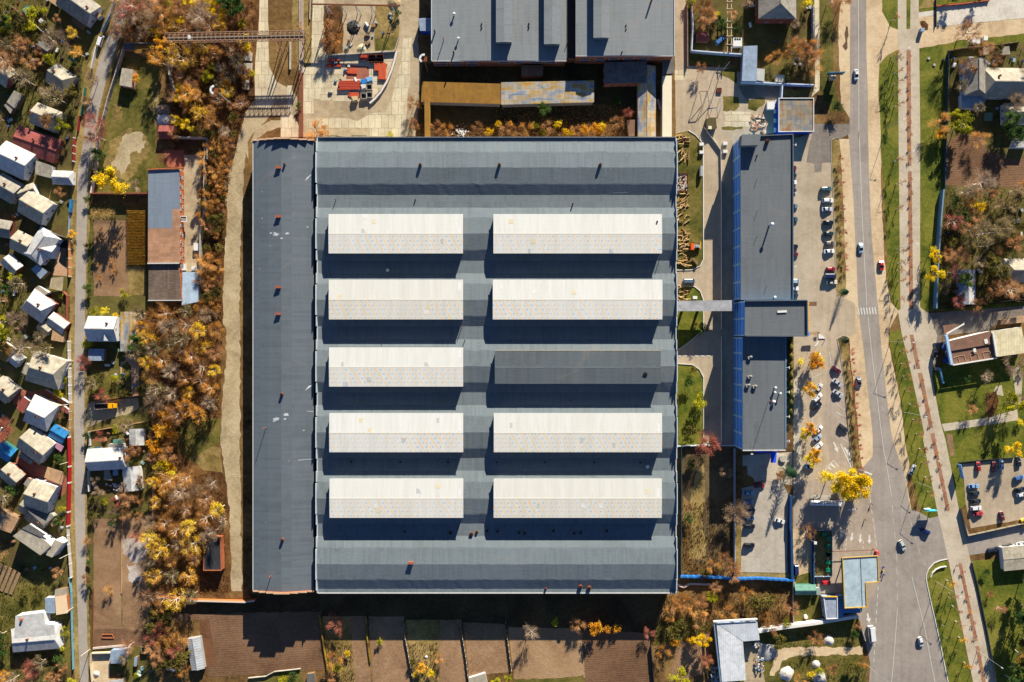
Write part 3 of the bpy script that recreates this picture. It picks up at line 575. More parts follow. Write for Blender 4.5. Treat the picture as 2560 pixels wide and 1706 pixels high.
patch('clearing',[('B3',1060,1350),('B3',1250,1250),('B3',1320,1280),('B3',1330,1500),('B3',1150,1480)],G['dry'],jit=.8)
patch('gravel_lane',[('B1',1300,1000),('B1',1500,900),('B1',1480,1120),('B1',1320,1290),('B1',1250,1400),('B1',1260,1568),('B2',1545,0),('B2',1500,650),('B2',1492,1568),('B3',1495,1568),('B4',1200,400),('B4',1208,890),('B4',1130,890),('B4',1115,300),('B4',1080,0),('B3',1310,1200),('B3',1320,1000),('B3',1350,600),('B3',1370,200),('B2',1330,1568),('B2',1350,900),('B2',1375,600),('B2',1340,280),('B2',1420,120),('B2',1435,0),('B1',1110,1568),('B1',1230,1100)],G['gravel'],jit=.5,step=2)
patch('gravel_lane',[('B1',1330,1260),('B1',1480,1180),('B1',1580,1180),('B1',1580,1250),('B1',1440,1290),('B1',1330,1370),('B1',1280,1400)],G['gravel'],jit=.4,step=2)
patch('slab_road',[('B1',1372,-40),('B1',1450,-40),('B1',1458,400),('B1',1462,650),('B1',1530,790),('B1',1535,960),('B1',1480,1060),('B1',1330,1050),('B1',1318,760),('B1',1340,420),('B1',1358,300)],G['slab'],jit=.15)
patch('tar_patch',[('B1',1530,800),('B1',1640,860),('B1',1740,960),('B1',1740,1120),('B1',1480,1140),('B1',1490,1060)],G['yard'],jit=.5)
patch('slab_strip',[('B1',1640,840),('B1',1690,840),('B1',1690,1100),('B1',1645,1095)],G['slab'])
patch('slab_apron',[('B1',1575,1120),('B1',1705,1130),('B1',1755,1240),('B1',1755,1345),('B1',1575,1345)],G['slab'],jit=.1)
patch('track_bed',[('B1',1690,-40),('B1',1850,-40),('B1',1860,300),('B1',1870,640),('B1',1840,690),('B1',1750,700),('B1',1690,280)],G['dry'],jit=.4)
patch('yard_paving',[('C1',205,-40),('C1',860,-40),('C1',1070,-40),('C1',1250,-40),('C1',1240,180),('C1',1230,400),('C1',1260,760),('C1',1255,960),('C1',1230,1130),('C1',1215,1340),('C1',108,1345),('C1',110,670),('C1',180,640),('C1',195,400),('C1',215,200)],G['yard'],jit=.4)
patch('slab_road',[('C1',205,-40),('C1',310,-40),('C1',312,200),('C1',300,520),('C1',325,560),('C1',318,810),('C1',270,970),('C1',212,970),('C1',212,1115),('C1',112,1115),('C1',112,670),('C1',185,650),('C1',192,380)],G['slab'],jit=.15)
patch('storage_yard',[('C1',340,545),('C1',1000,515),('C1',985,640),('C1',930,800),('C1',850,910),('C1',760,1000),('C1',290,1000),('C1',265,960),('C1',318,820)],G['slab2'],jit=.2)
patch('red_floor',[('C1',525,640),('C1',755,655),('C1',755,780),('C1',530,780)],G['redpave'],jit=.3)
patch('slab_road',[('C1',1090,380),('C1',1180,370),('C1',1150,640),('C1',1160,760),('C1',1130,960),('C1',1120,1250),('C1',1090,1340),('C1',770,1340),('C1',760,1260),('C1',150,1260),('C1',150,1165),('C1',430,1160),('C1',560,1165),('C1',640,1190),('C1',780,1110),('C1',920,1100),('C1',980,960),('C1',1040,700),('C1',1080,560)],G['slab'],jit=.2)
patch('asphalt_apron',[('C1',218,972),('C1',600,1010),('C1',760,1020),('C1',870,900),('C1',1000,900),('C1',930,1060),('C1',760,1110),('C1',640,1180),('C1',540,1150),('C1',218,1140)],G['yard'],jit=.3)
patch('old_floor',[('C1',480,230),('C1',820,130),('C1',820,500),('C1',500,510)],G['yard'],jit=.6)
patch('old_grass',[('C1',820,60),('C1',1040,60),('C1',1050,360),('C1',1000,490),('C1',810,500)],G['dry'],jit=.6);patch('old_grass',[('C1',820,380),('C1',1000,360),('C1',990,495),('C1',815,500)],G['grass'],jit=.5)
patch('weed_strip',[('C1',310,60),('C1',500,60),('C1',500,520),('C1',330,530)],G['thicket'],jit=.5)
patch('court_ground',[('C1',1260,780),('C1',1240,1345),('C2',1560,1345),('C2',1560,600),('C1',1280,620)],ground_mat('court_weeds',[(42,36,24),(70,64,40),(110,84,48)],.06,.6),jit=.3)
patch('weed_strip',[('C1',1230,1225),('C2',100,1215),('C2',600,1220),('C2',1380,1215),('C2',1380,1345),('C1',1230,1345)],G['thicket'],jit=.6)
patch('works_yard',[('E1',25,-40),('E1',175,-40),('E1',180,740),('E1',600,760),('E1',1230,950),('E1',1210,1490),('E2',710,80),('E2',640,1568),('E3',640,1568),('E4',640,395),('E4',45,400),('E2',38,0)],G['lot'],jit=.1)
patch('tar_patch',[('E1',740,960),('E1',1240,950),('E1',1220,1090),('E1',1060,1080),('E1',850,1140)],G['tar'],jit=.4)
patch('slab_patch',[('E1',585,1255),('E1',890,1250),('E1',870,1420),('E1',590,1430)],G['slab2'],jit=.15)
patch('slab_patch',[('E1',30,790),('E1',205,780),('E1',205,840),('E1',160,895),('E1',30,900)],G['slab2'],jit=.15)
for z in([('E1',560,770),('E1',725,770),('E1',722,940),('E1',640,880),('E1',540,840)],[('E1',570,1080),('E1',740,1090),('E1',750,1200),('E1',700,1250),('E1',565,1240)],[('E1',845,1120),('E1',1040,1095),('E1',1045,1150),('E1',940,1250),('E1',850,1220)],[('E1',555,1425),('E1',800,1420),('E1',780,1450),('E1',560,1455)],[('E1',1255,1000),('E1',1570,1010),('E1',1500,1080),('E1',1255,1075)],[('E1',180,0),('E1',250,0),('E1',230,540),('E1',640,600),('E1',560,740),('E1',180,700)]):
 patch('grass_patch',z,G['grass'],jit=.4,step=1.5)
patch('timber_lawn',[('E2',42,60),('E2',170,30),('E2',240,60),('E2',322,150),('E2',322,1350),('E2',285,1425),('E2',200,1462),('E2',42,1462)],G['grass'],jit=.15)
patch('small_lawn',[('E3',42,148),('E3',230,152),('E3',290,200),('E3',322,290),('E3',322,600),('E3',290,650),('E3',42,812)],G['lawn'],jit=.1)
patch('works_lawn',[('E3',42,950),('E3',210,962),('E3',280,1010),('E3',322,1090),('E3',322,1568),('E4',322,385),('E4',42,385)],G['lawn'],jit=.1)
patch('south_yard',[('E4',45,405),('E4',640,415),('E4',650,1568),('E5',655,480),('E5',40,470)],ground_mat('dark_weedy_soil',[(70,58,42),(104,88,62),(132,112,80)],.06,.5),jit=.3)  # dark weedy soil, the yard's own colour
patch('dry_track',[('E4',150,1120),('E4',240,700),('E4',325,570),('E4',330,900),('E4',300,1150),('E4',350,1350),('E4',340,1568),('E4',160,1568),('E4',200,1300)],G['dry'],jit=.8,step=2)
patch('yard_weeds',[('E4',110,900),('E4',200,1000),('E4',170,1568),('E5',640,470),('E5',110,465)],G['weeds'],jit=.6)
patch('rough_bank',[('D2',1560,810),('D2',2063,800),('E5',640,500),('E5',1260,520),('E5',1275,960),('E5',900,1020),('E5',430,930),('D2',1990,1130),('D2',1960,1568),('D2',1500,1568),('D2',1470,1240)],G['weeds'],jit=.6)
patch('bank_grass',[('D2',1530,1040),('D2',1760,1010),('D2',1990,1060),('D2',1960,1130),('D2',1700,1220),('D2',1480,1260)],G['grass'],jit=.8)
patch('garden_soil',[('D2',1690,1230),('D2',1970,1150),('D2',1950,1500),('D2',1640,1560)],G['soil2'],jit=.6)
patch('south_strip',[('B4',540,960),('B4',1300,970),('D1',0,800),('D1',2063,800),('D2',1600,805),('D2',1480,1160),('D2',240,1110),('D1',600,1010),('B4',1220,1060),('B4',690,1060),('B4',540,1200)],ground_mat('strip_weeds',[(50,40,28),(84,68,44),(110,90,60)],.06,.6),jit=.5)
patch('soil_plot',[('A4',868,60),('A4',1118,60),('A4',1118,1045),('A4',1400,1090),('A4',1400,1235),('A4',852,1240)],G['soil'],jit=.25)
patch('soil_plot',[('A4',1128,40),('A4',1370,40),('A4',1380,250),('A4',1335,620),('A4',1400,960),('A4',1390,1080),('A4',1128,1040)],G['soil2'],jit=.3)
patch('ash_heap',[('A4',1126,255),('A4',1240,240),('A4',1385,250),('A4',1370,360),('A4',1310,450),('A4',1220,470),('A4',1170,400),('A4',1130,380)],G['ash'],jit=.7,step=1.5)
patch('ash_heap',[('A4',1170,480),('A4',1300,490),('A4',1290,640),('A4',1215,660)],G['ash'],jit=1.2,step=1.2)
patch('dug_plot',[('A4',870,1080),('A4',1050,1075),('A4',1390,1095),('A4',1380,1235),('A4',855,1240)],G['dark'],jit=.4)
patch('ploughed_field',[('B4',690,1062),('B4',1800,1040),('B4',1835,1475),('B4',1500,1500),('B4',960,1535),('B4',905,1200),('B4',890,1105),('B4',700,1108)],G['dark'],jit=.3)
patch('field_edge',[('B4',890,1105),('B4',960,1095),('B4',1020,1440),('B4',960,1450),('B4',950,1530),('B4',925,1470)],ground_mat('turned_soil',[(92,62,44),(118,82,58),(130,94,68)],.08,.8,None),jit=.2)
for i,(z,g)in enumerate((([('D1',640,1000),('D1',870,1000),('D1',900,1330),('D1',930,1640),('D1',700,1640)],'dry'),([('D1',872,1000),('D1',1020,1000),('D1',1060,1640),('D1',930,1640)],'soil2'),([('D1',1036,1000),('D1',1340,1000),('D1',1420,1640),('D1',1078,1640)],'soil2'),([('D1',1352,1030),('D1',1640,1030),('D1',1640,1640),('D1',1430,1640)],'dry'),([('D1',1643,1030),('D1',1835,1030),('D1',1890,1640),('D1',1643,1640)],'soil2'),([('D1',1850,1050),('D2',215,1070),('D2',280,1480),('D2',60,1500),('D1',1900,1520)],'soil2'))):
 patch('garden_plot',z,G[g],jit=.25)
patch('garden_plot',[('D2',240,1090),('D2',872,1110),('D2',905,1530),('D2',420,1560),('D2',290,1540)],ground_mat('raked_soil',[(136,106,78),(166,134,100),(184,152,118)],.05,.7,None),jit=.2)
patch('ploughed_field',[('D2',876,1110),('D2',1475,1150),('D2',1500,1640),('D2',912,1640)],G['dark'],jit=.2)
patch('grass_strip',[('D2',290,1545),('D2',700,1530),('D2',890,1505),('D2',905,1640),('D2',300,1640)],G['grass'],jit=.4)
patch('grass_strip',[('D1',0,1540),('D1',220,1480),('D1',450,1450),('D1',480,1568),('D1',480,1640),('D1',0,1640)],G['grass'],jit=.4)
patch('warehouse_yard',[('B2',930,30),('B2',1140,30),('B2',1110,1120),('B2',930,1120)],G['yard'],jit=.1)
patch('warehouse_yard',[('B2',780,-20),('B2',970,-20),('B2',970,170),('B2',820,140)],G['redpave'],jit=.4)
patch('garden_plot',[('B2',130,640),('B2',445,640),('B2',445,1350),('B2',125,1350)],G['soil'],jit=.4)
patch('garden_plot',[('B2',445,1070),('B2',610,1070),('B2',610,1340),('B2',445,1350)],G['dry'],jit=.4)
patch('garden_path',[('B3',380,470),('B3',420,460),('B3',440,330),('B3',550,390),('B3',552,790),('B3',480,795),('B3',480,520),('B3',440,460),('B3',395,500),('B3',380,790),('B3',365,790)],G['tanpave'],jit=.1)
patch('truck_yard',[('B3',40,860),('B3',130,840),('B3',540,800),('B3',550,900),('B3',440,960),('B3',240,1010),('B3',60,1080)],G['gravel'],jit=.4,step=2)
patch('sand_yard',[('A4',845,1310),('A4',1020,1300),('A4',1010,1520),('A4',1040,1640),('A4',860,1640)],G['sand'],jit=.2)
for z,g in(([('A3',60,310),('A3',160,390),('A3',200,440),('A3',300,460),('A3',430,440),('A3',620,565),('A3',560,580),('A3',420,500),('A3',250,540),('A3',130,590),('A3',40,360)],'redpave'),([('A3',140,1060),('A3',250,1090),('A3',430,1150),('A3',580,1200),('A3',620,1280),('A3',600,1390),('A3',540,1440),('A3',520,1320),('A3',330,1270),('A3',160,1130)],'redpave'),([('A2',540,700),('A2',560,640),('A2',545,830),('A2',620,900),('A2',615,970),('A2',480,960)],'tanpave'),([('A2',460,370),('A2',560,380),('A2',620,540),('A2',450,520)],'village'),([('A1',760,560),('A1',800,560),('A1',810,760),('A1',720,900)],'grass')):
 patch('yard_paving',z,G[g],jit=.2)
patch('lane_verge',strip_pts([(('A1',1150,-60),190),(('A1',920,620),230),(('A1',820,1020),190),(('A1',780,1400),190),(('A2',745,0),170),(('A2',730,600),170),(('A2',715,1560),160),(('A3',715,800),170),(('A4',725,0),160),(('A4',745,800),150),(('A4',765,1640),150)]),G['dry'],jit=.5,step=2)
patch('lane',strip_pts([(('A1',1180,-60),85),(('A1',950,620),108),(('A1',850,1020),108),(('A1',805,1400),112),(('A2',762,0),95),(('A2',748,600),95),(('A2',730,1560),92),(('A3',728,800),97),(('A4',737,0),93),(('A4',756,800),84),(('A4',778,1640),78)]),G['lane'],jit=.12,step=3)
patch('east_lawn',[('F1',555,-40),('F1',2200,-40),('F1',2200,1568),('F2',1700,0),('F2',1700,1480),('F2',560,1500),('F2',480,1400),('F2',400,0),('F1',520,900)],G['lawn'],jit=.2)
patch('village_ground',[('F1',1290,560),('F1',2200,470),('F2',1700,460),('F2',1640,1420),('F2',890,1470),('F2',930,480),('F2',950,0)],ground_mat('orchard_ground',[(48,46,26),(84,80,40),(118,104,60),(104,104,46)],.05,.5),jit=.5)
patch('soil_field',[('F2',965,70),('F2',1120,0),('F2',1240,0),('F2',1290,150),('F2',1480,220),('F2',1700,220),('F2',1700,455),('F2',1270,460),('F2',945,440)],G['dark'],jit=.4)
patch('sand_street',[('F1',385,-40),('F1',555,-40),('F1',560,130),('F1',650,300),('F1',740,335),('F1',970,330),('F1',1180,300),('F1',2200,200),('F1',2200,375),('F1',1500,445),('F1',970,545),('F1',735,560),('F1',620,620),('F1',530,720),('F1',520,900),('F1',545,1568),('F2',410,500),('F2',430,950),('F2',450,1230),('F2',490,1420),('F2',560,1500),('F3',670,110),('F3',590,270),('F3',580,420),('F3',680,860),('F3',760,1300),('F4',890,0),('F4',950,300),('F4',920,560),('F4',970,850),('F4',700,800),('F4',560,0),('F3',400,600),('F2',250,700),('F1',300,800)],G['sand'],jit=.35)
patch('sand_verge',[('F1',210,-40),('F1',110,-40),('F1',80,200),('F1',70,330),('F1',90,900),('F1',100,1180),('F1',200,1330),('F2',140,60),('F2',60,60),('F2',90,500),('F2',100,1000),('F2',112,1290),('F2',50,1450),('E3',1600,330),('E3',1500,480),('E3',1720,680),('E3',1830,680),('E3',1850,1000),('F3',240,1000),('F3',290,1568),('F4',370,340),('F4',480,330),('F3',450,1400),('F3',330,300),('F2',200,600)],G['sand'],jit=.35)
patch('east_street',[('F3',700,60),('F3',920,50),('F3',1000,95),('F3',2040,20),('F3',2040,130),('F3',1740,170),('F3',1620,270),('F3',1140,330),('F3',1060,640),('F3',720,290)],G['tar'],jit=.15)
patch('park_lawn',[('F3',1030,720),('F3',1200,600),('F3',2040,540),('F3',2040,1568),('F4',2400,230),('F4',1600,300),('F4',1640,800),('F4',1555,850),('F3',1190,1568),('F3',1120,1240)],G['lawn'],jit=.2)
patch('park_path',[('F3',1130,1240),('F3',1580,1180),('F3',1910,1090),('F3',1925,1200),('F3',1560,1255),('F3',1160,1315)],G['promen'])
patch('park_path',[('F3',1860,690),('F3',1930,620),('F3',1965,760),('F3',1950,1065),('F3',1910,1065),('F3',1890,900)],G['promen'])
patch('park_path',[('F3',1660,930),('F3',1690,850),('F3',1750,840),('F3',1770,950)],G['promen']);patch('leaf_bed',[('F3',1590,930),('F3',1690,900),('F3',1720,1000),('F3',1660,1170),('F3',1570,1170)],G['thicket'],jit=.6)
patch('bare_bed',[('F3',1180,1340),('F3',1240,1340),('F3',1260,1568),('F3',1220,1568)],G['soil2'],jit=.4)
patch('south_east_field',[('F5',1655,110),('F5',1980,85),('F5',2060,160),('F5',2400,240),('F5',2400,1640),('F5',1980,1640),('F5',1850,960)],G['lawn'],jit=.2)
patch('main_road',[('F1',205,-40),('F1',200,600),('F1',205,1000),('F1',192,1560),('F2',180,600),('F2',200,1000),('F2',220,1480),('F3',285,150),('F3',330,500),('F3',370,900),('F3',420,1350),('F4',500,200),('F4',380,335),('E4',1860,690),('E4',1510,800),('E4',1250,800),('E4',1250,1250),('E4',1460,1265),('E5',1500,480),('E5',1540,640),('E5',1780,650),('E5',1960,870),('F5',330,790),('F5',400,1080),('F5',460,1340),('F5',440,1640),('F5',1410,1640),('F5',1290,1050),('F5',1130,330),('F5',1150,220),('F5',1220,130),('F5',1400,80),('F4',1680,1415),('F4',2420,1310),('F4',2420,1010),('F4',1690,1180),('F4',1560,840),('F4',1200,960),('F4',1080,890),('F4',960,850),('F4',900,560),('F4',880,400),('F4',740,0),('F3',600,1250),('F3',560,900),('F3',520,560),('F3',480,100),('F2',360,1200),('F2',330,850),('F2',310,400),('F2',300,0),('F1',400,1000),('F1',385,600),('F1',385,-40)],G['road'],jit=.06,step=6)
patch('forecourt',[('E4',1250,796),('E4',1862,632),('F4',420,430),('F4',520,900),('F4',560,1400),('F5',560,60),('F5',560,380),('F5',420,700),('F5',330,790),('E5',1780,650),('E5',1540,640),('E5',1500,480),('E4',1460,1265),('E4',1250,1250)],G['fore'],jit=.1)
patch('park_triangle',[('F3',585,300),('F3',705,265),('F3',720,300),('F3',830,780),('F3',950,1330),('F4',1115,0),('F4',1303,935),('F4',1190,960),('F4',1090,885),('F4',1030,690),('F4',945,250),('F4',900,60),('F3',690,860),('F3',600,450)],G['lawn'],jit=.25)
patch('park_triangle',[('F5',1388,88),('F5',1700,1640),('F5',1412,1640),('F5',1296,1050),('F5',1136,330),('F5',1155,225),('F5',1228,135)],G['lawn'],jit=.1)
patch('promenade',[('F1',735,-40),('F1',745,1568),('F2',570,1480),('F3',680,70),('F3',715,290),('F3',830,780),('F3',950,1330),('F4',1115,0),('F4',1302,935),('F4',1320,1000),('F5',1395,80),('F5',1710,1640),('F5',1985,1640),('F5',1650,40),('F4',1550,830),('F4',1390,0),('F3',1120,1230),('F3',1030,750),('F3',1040,660),('F3',1085,330),('F3',1000,100),('F3',908,38),('F2',735,0),('F1',970,-40)],G['promen'])
for z in([('F1',833,-40),('F1',880,-40),('F1',875,325),('F1',833,330)],):patch('median_grass',z,G['lawn'])
PL=[[('F1',833,560),('F1',880,560),('F1',886,1568),('F2',662,285),('F2',632,285),('F1',838,1568)],[('F2',632,330),('F2',664,330),('F2',676,1478),('F2',642,1478)],[('F3',798,322),('F3',838,316),('F3',912,670),('F3',872,676)],[('F3',884,716),('F3',928,710),('F3',1042,1278),('F3',1004,1284)],[('F3',1014,1338),('F3',1056,1332),('F4',1265,0),('F4',1445,868),('F4',1400,876),('F4',1218,0)],[('F5',1518,142),('F5',1558,138),('F5',1755,1072),('F5',1712,1080)],[('F5',1722,1136),('F5',1766,1130),('F5',1862,1640),('F5',1815,1640)]]
for z in PL:patch('planter_bed',z,G['planter'])
patch('plaza',[('F1',1172,70),('F1',1190,75),('F1',1760,0),('F1',2200,-60),('F1',2200,200),('F1',1175,300)],G['plaza']);patch('plaza',[('F1',970,140),('F1',1165,115),('F1',1165,175),('F1',970,195)],G['plaza'])
patch('sand_bed',[('F1',972,190),('F1',1165,182),('F1',1168,300),('F1',1090,330),('F1',972,330)],G['sand'],jit=.1);patch('leaf_heap',[('F1',985,240),('F1',1040,235),('F1',1080,280),('F1',1070,340),('F1',1030,340),('F1',990,280)],G['thicket'],jit=.2,step=1)
patch('north_east_garden',[('F1',1180,-40),('F1',1760,-40),('F1',1740,-5),('F1',1190,60)],G['lawn']);patch('soil_bed',[('F1',1030,-40),('F1',1170,-40),('F1',1170,80),('F1',970,100),('F1',1010,40)],G['dry'],jit=.3)
patch('puddle',[('F1',160,290),('F1',180,310),('F1',185,400),('F1',170,460),('F1',175,540),('F1',150,570),('F1',115,520),('F1',150,470),('F1',140,380)],G['water'],jit=.15,step=1)
patch('office_car_park',[('E2',1150,150),('E2',1440,60),('E2',1640,110),('E2',1660,700),('E2',1695,1568),('E3',1690,190),('E3',1800,280),('E3',1890,330),('E3',1890,640),('E3',1720,690),('E3',1765,1000),('E3',1800,1568),('E4',1860,640),('E4',1250,800),('E4',1255,400),('E3',1255,670),('E3',1150,670)],G['lot'],jit=.12)
patch('bay_paving',[('E4',1262,-300),('E4',1325,-300),('E4',1325,790),('E4',1262,790)],G['promen'])
patch('diagonal_bays',[('E3',1620,830),('E3',1750,1000),('E3',1800,1568),('E4',1860,640),('E4',1640,560),('E4',1560,200),('E3',1590,1200)],G['fore'],jit=.1)
patch('tar_patch',[('E2',1470,-40),('E2',1835,-40),('E2',1835,60),('E2',1740,110),('E2',1640,120),('E2',1640,358),('E2',1545,362),('E2',1540,455),('E2',1470,460),('E2',1465,370),('E2',1385,355),('E2',1420,160)],G['tar'],jit=.25)
patch('hedge_strip',[('E2',1645,118),('E2',1722,108),('E2',1765,700),('E2',1798,1568),('E3',1790,235),('E3',1705,250),('E3',1690,150),('E2',1690,1500),('E2',1665,700)],G['dry'],jit=.15)
patch('hedge_strip',[('E3',1705,695),('E3',1812,672),('E3',1840,1000),('E3',1890,1568),('E4',1955,600),('E4',1865,640),('E4',1810,0),('E3',1785,1100),('E3',1730,760)],G['dry'],jit=.15)
patch('verge_grass',[('E1',1650,-40),('E1',1790,-40),('E1',1810,600),('E1',1800,850),('E1',1860,1180),('E1',1790,1290),('E1',1700,1100),('E1',1660,1000)],G['grass'],jit=.4)
patch('cottage_path',[('E1',1595,-40),('E1',1648,-40),('E1',1655,900),('E1',1650,1010),('E1',1560,1090),('E1',1600,950)],G['slab'],jit=.05)
patch('cottage_ground',[('E1',235,-40),('E1',1590,-40),('E1',1600,930),('E1',1040,905),('E1',950,560),('E1',225,555)],G['village'],jit=.2)
patch('entrance_paving',[('E4',728,490),('E4',1242,455),('E4',1240,800),('E4',1150,785),('E4',960,750),('E4',850,765),('E4',838,720),('E4',780,695),('E4',775,600),('E4',728,595)],G['promen'])
patch('lower_car_park',[('E4',720,830),('E4',850,800),('E4',960,752),('E4',1150,790),('E4',1215,930),('E4',1192,1100),('E4',1188,1568),('E5',1205,428),('E5',716,420)],ground_mat('pale_concrete',[(168,158,142),(192,182,166),(204,196,180)],.07,.4,grit=4),jit=.05)
patch('kerb_bed',[('E4',650,1180),('E4',715,1190),('E4',714,1568),('E5',714,425),('E5',1240,435),('E5',1240,490),('E5',655,480)],G['dry'],jit=.05)
patch('side_yard',[('E4',1248,1250),('E4',1460,1262),('E5',1490,560),('E5',1270,560)],G['sand'],jit=.1);patch('weed_patch',[('E5',1280,470),('E5',1440,420),('E5',1450,530),('E5',1290,560)],G['grass'],jit=.3)
patch('bin_yard',[('E4',1470,1270),('E4',1652,1270),('E5',1672,468),('E5',1490,468)],G['dry'],jit=.05)
patch('station_lawn',[('E5',1275,560),('E5',1530,650),('E5',1560,900),('E5',1275,990)],G['grass'],jit=.2)
patch('east_car_park',[('F4',1600,295),('F4',2240,225),('F4',2420,215),('F4',2420,960),('F4',1700,1085),('F4',1640,800)],G['lot'],jit=.15)
patch('rough_lot',[('E5',905,1060),('E5',1940,895),('E5',1990,1250),('E5',2040,1400),('E5',2000,1640),('E5',530,1640),('E5',440,950)],G['grass'],jit=.4)
patch('lot_paving',[('E5',740,1150),('E5',920,1150),('E5',940,1300),('E5',970,1640),('E5',760,1640)],G['yard'],jit=.3);
patch('dirt_track',[('E5',1070,1230),('E5',1250,1200),('E5',1990,1200),('E5',1990,1280),('E5',1300,1290),('E5',1150,1340),('E5',1070,1500),('E5',1020,1500),('E5',1060,1330)],G['sand'],jit=.5,step=1.5)
patch('gravel_heap',[('E5',900,1240),('E5',960,1200),('E5',1060,1200),('E5',1080,1260),('E5',1010,1320),('E5',930,1310)],ground_mat('grey_gravel',[(150,148,146),(178,176,174),(190,188,186)],.2,1),jit=.2,step=1)
patch('gas_apron',[('E5',1790,540),('E5',2020,530),('E5',2040,790),('E5',1880,800),('E5',1790,790)],G['tanpave']);patch('kerb_island',[('E4',1425,900),('E4',1640,900),('E4',1640,940),('E4',1425,945)],CONC)
PAINT=mat('road_paint',(226,222,212),.2,2,.8)
def marks(name,lines,w,dash=None):
 mb=MB();z=_layer[0]+.006
 for ln in lines:
  P=[W(p)for p in ln]
  for a,b in zip(P,P[1:]):
   L=(b-a).length;d=(b-a).normalized();n=Vector((-d.y,d.x,0))*w/2;s=0.0
   while s<L:
    e=min(L,s+(dash[0]if dash else L));q=a+d*s;r=a+d*e
    mb.add([(q.x-n.x,q.y-n.y,z),(r.x-n.x,r.y-n.y,z),(r.x+n.x,r.y+n.y,z),(q.x+n.x,q.y+n.y,z)],[(0,1,2,3)]);s=e+(dash[1]if dash else 1e9)
 return struct(mb,name,PAINT)
def felt_mat(name,c,strip=1.1,axis='UV',var=.16):
 if name in MATS:return MATS[name]
 n=NT(name,.8,.25);a=alb(c);k=n.coord('UV');sx=n.new('ShaderNodeSeparateXYZ');n.l.new(k,sx.inputs[0])
 wn=n.new('ShaderNodeTexWhiteNoise',noise_dimensions='2D');cb=n.new('ShaderNodeCombineXYZ')
 n.l.new(n.math('FLOOR',n.math('DIVIDE',sx.outputs[0],strip)),cb.inputs[0]);n.l.new(n.math('FLOOR',n.math('DIVIDE',sx.outputs[1],9.0)),cb.inputs[1]);n.l.new(cb.outputs[0],wn.inputs['Vector'])
 big=n.noise(n.coord('Object'),.045,9,.74,.8);fine=n.noise(n.coord('UV',(.12,1.5,1)),.7,5,.7);fine2=n.noise(n.coord('Object'),.9,6,.75)
 f=n.math('ADD',n.math('MULTIPLY_ADD',wn.outputs['Value'],.12,.05),n.math('ADD',n.math('MULTIPLY',big,.42),n.math('ADD',n.math('MULTIPLY',fine,.2),n.math('MULTIPLY',fine2,.16))))
 c2=n.ramp(f,[(.3,tuple(v*(1-var*1.6)for v in a)),(.5,a),(.72,tuple(v*(1+var)for v in a))])
 st=n.ramp(n.noise(n.coord('Object'),.045,8,.75,1.0),[(.6,(0,0,0)),(.74,(1,1,1))]);c2=n.mix(n.math('MULTIPLY',st,.4),c2,alb((150,128,110)))
 n.bump(n.math('ADD',fine,fine2),.06,.8);MATS[name]=n.m;n.col(c2);return n.m
FELT=felt_mat('hall_roofing_felt',(110,120,125),1.1,var=.19);FELT2=felt_mat('wing_roofing_felt',(98,107,114),1.0,var=.2);FELTG=felt_mat('office_roofing_felt',(106,111,114),1.0,var=.16);FELTN=felt_mat('north_roofing_felt',(130,135,137),1.0,var=.16)
def light_mat():
 n=NT('cream_rooflight_sheets',.6,.3);k=n.coord('UV');a=alb((230,230,224));sx=n.new('ShaderNodeSeparateXYZ');n.l.new(k,sx.inputs[0])
 oi=n.new('ShaderNodeObjectInfo');row=n.math('ABSOLUTE',n.math('SUBTRACT',n.math('FRACT',n.math('DIVIDE',sx.outputs[1],1.85)),.5))
 lap=n.ramp(row,[(.05,(1,1,1)),(.15,(0,0,0))]);soft=n.ramp(row,[(.05,(1,1,1)),(.5,(.15,.15,.15))])
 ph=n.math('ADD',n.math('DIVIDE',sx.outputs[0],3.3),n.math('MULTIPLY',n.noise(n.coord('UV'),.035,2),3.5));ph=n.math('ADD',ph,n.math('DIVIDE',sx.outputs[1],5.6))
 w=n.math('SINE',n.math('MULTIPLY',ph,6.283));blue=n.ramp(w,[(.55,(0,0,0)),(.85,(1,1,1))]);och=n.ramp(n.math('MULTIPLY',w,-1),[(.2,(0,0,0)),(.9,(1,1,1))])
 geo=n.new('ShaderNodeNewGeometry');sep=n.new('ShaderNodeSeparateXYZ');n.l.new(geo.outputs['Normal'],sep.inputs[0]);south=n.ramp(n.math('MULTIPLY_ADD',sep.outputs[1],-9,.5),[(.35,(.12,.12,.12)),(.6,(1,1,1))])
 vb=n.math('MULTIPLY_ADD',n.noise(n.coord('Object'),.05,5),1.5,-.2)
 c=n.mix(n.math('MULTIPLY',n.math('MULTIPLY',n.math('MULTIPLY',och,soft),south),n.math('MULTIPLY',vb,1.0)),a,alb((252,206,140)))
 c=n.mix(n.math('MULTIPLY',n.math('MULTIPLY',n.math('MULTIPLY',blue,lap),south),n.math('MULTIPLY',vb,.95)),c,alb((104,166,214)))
 c=n.mix(.5,c,n.ramp(n.noise(n.coord('UV',(1.2,.1,1)),1,4),[(.3,(.86,.85,.82)),(.6,(1,1,1))]),'MULTIPLY')
 c=n.mix(1.0,c,n.ramp(oi.outputs['Random'],[(0,(.93,.92,.88)),(1,(1,1,1))]),'MULTIPLY');dirt=n.noise(n.coord('UV',(.8,.06,1)),.9,6,.7);c=n.mix(n.math('MULTIPLY',n.ramp(dirt,[(.56,(0,0,0)),(.74,(1,1,1))]),.35),c,alb((186,176,158)))
 sheet=n.noise(n.coord('UV',(.3,.02,1)),1,1);c=n.mix(.4,c,n.ramp(sheet,[(.35,(.85,.85,.83)),(.6,(1,1,1))]),'MULTIPLY')
 n.col(c);MATS['light']=n.m;return n.m
LIGHT=light_mat()
z3=Vector((0,0,1))
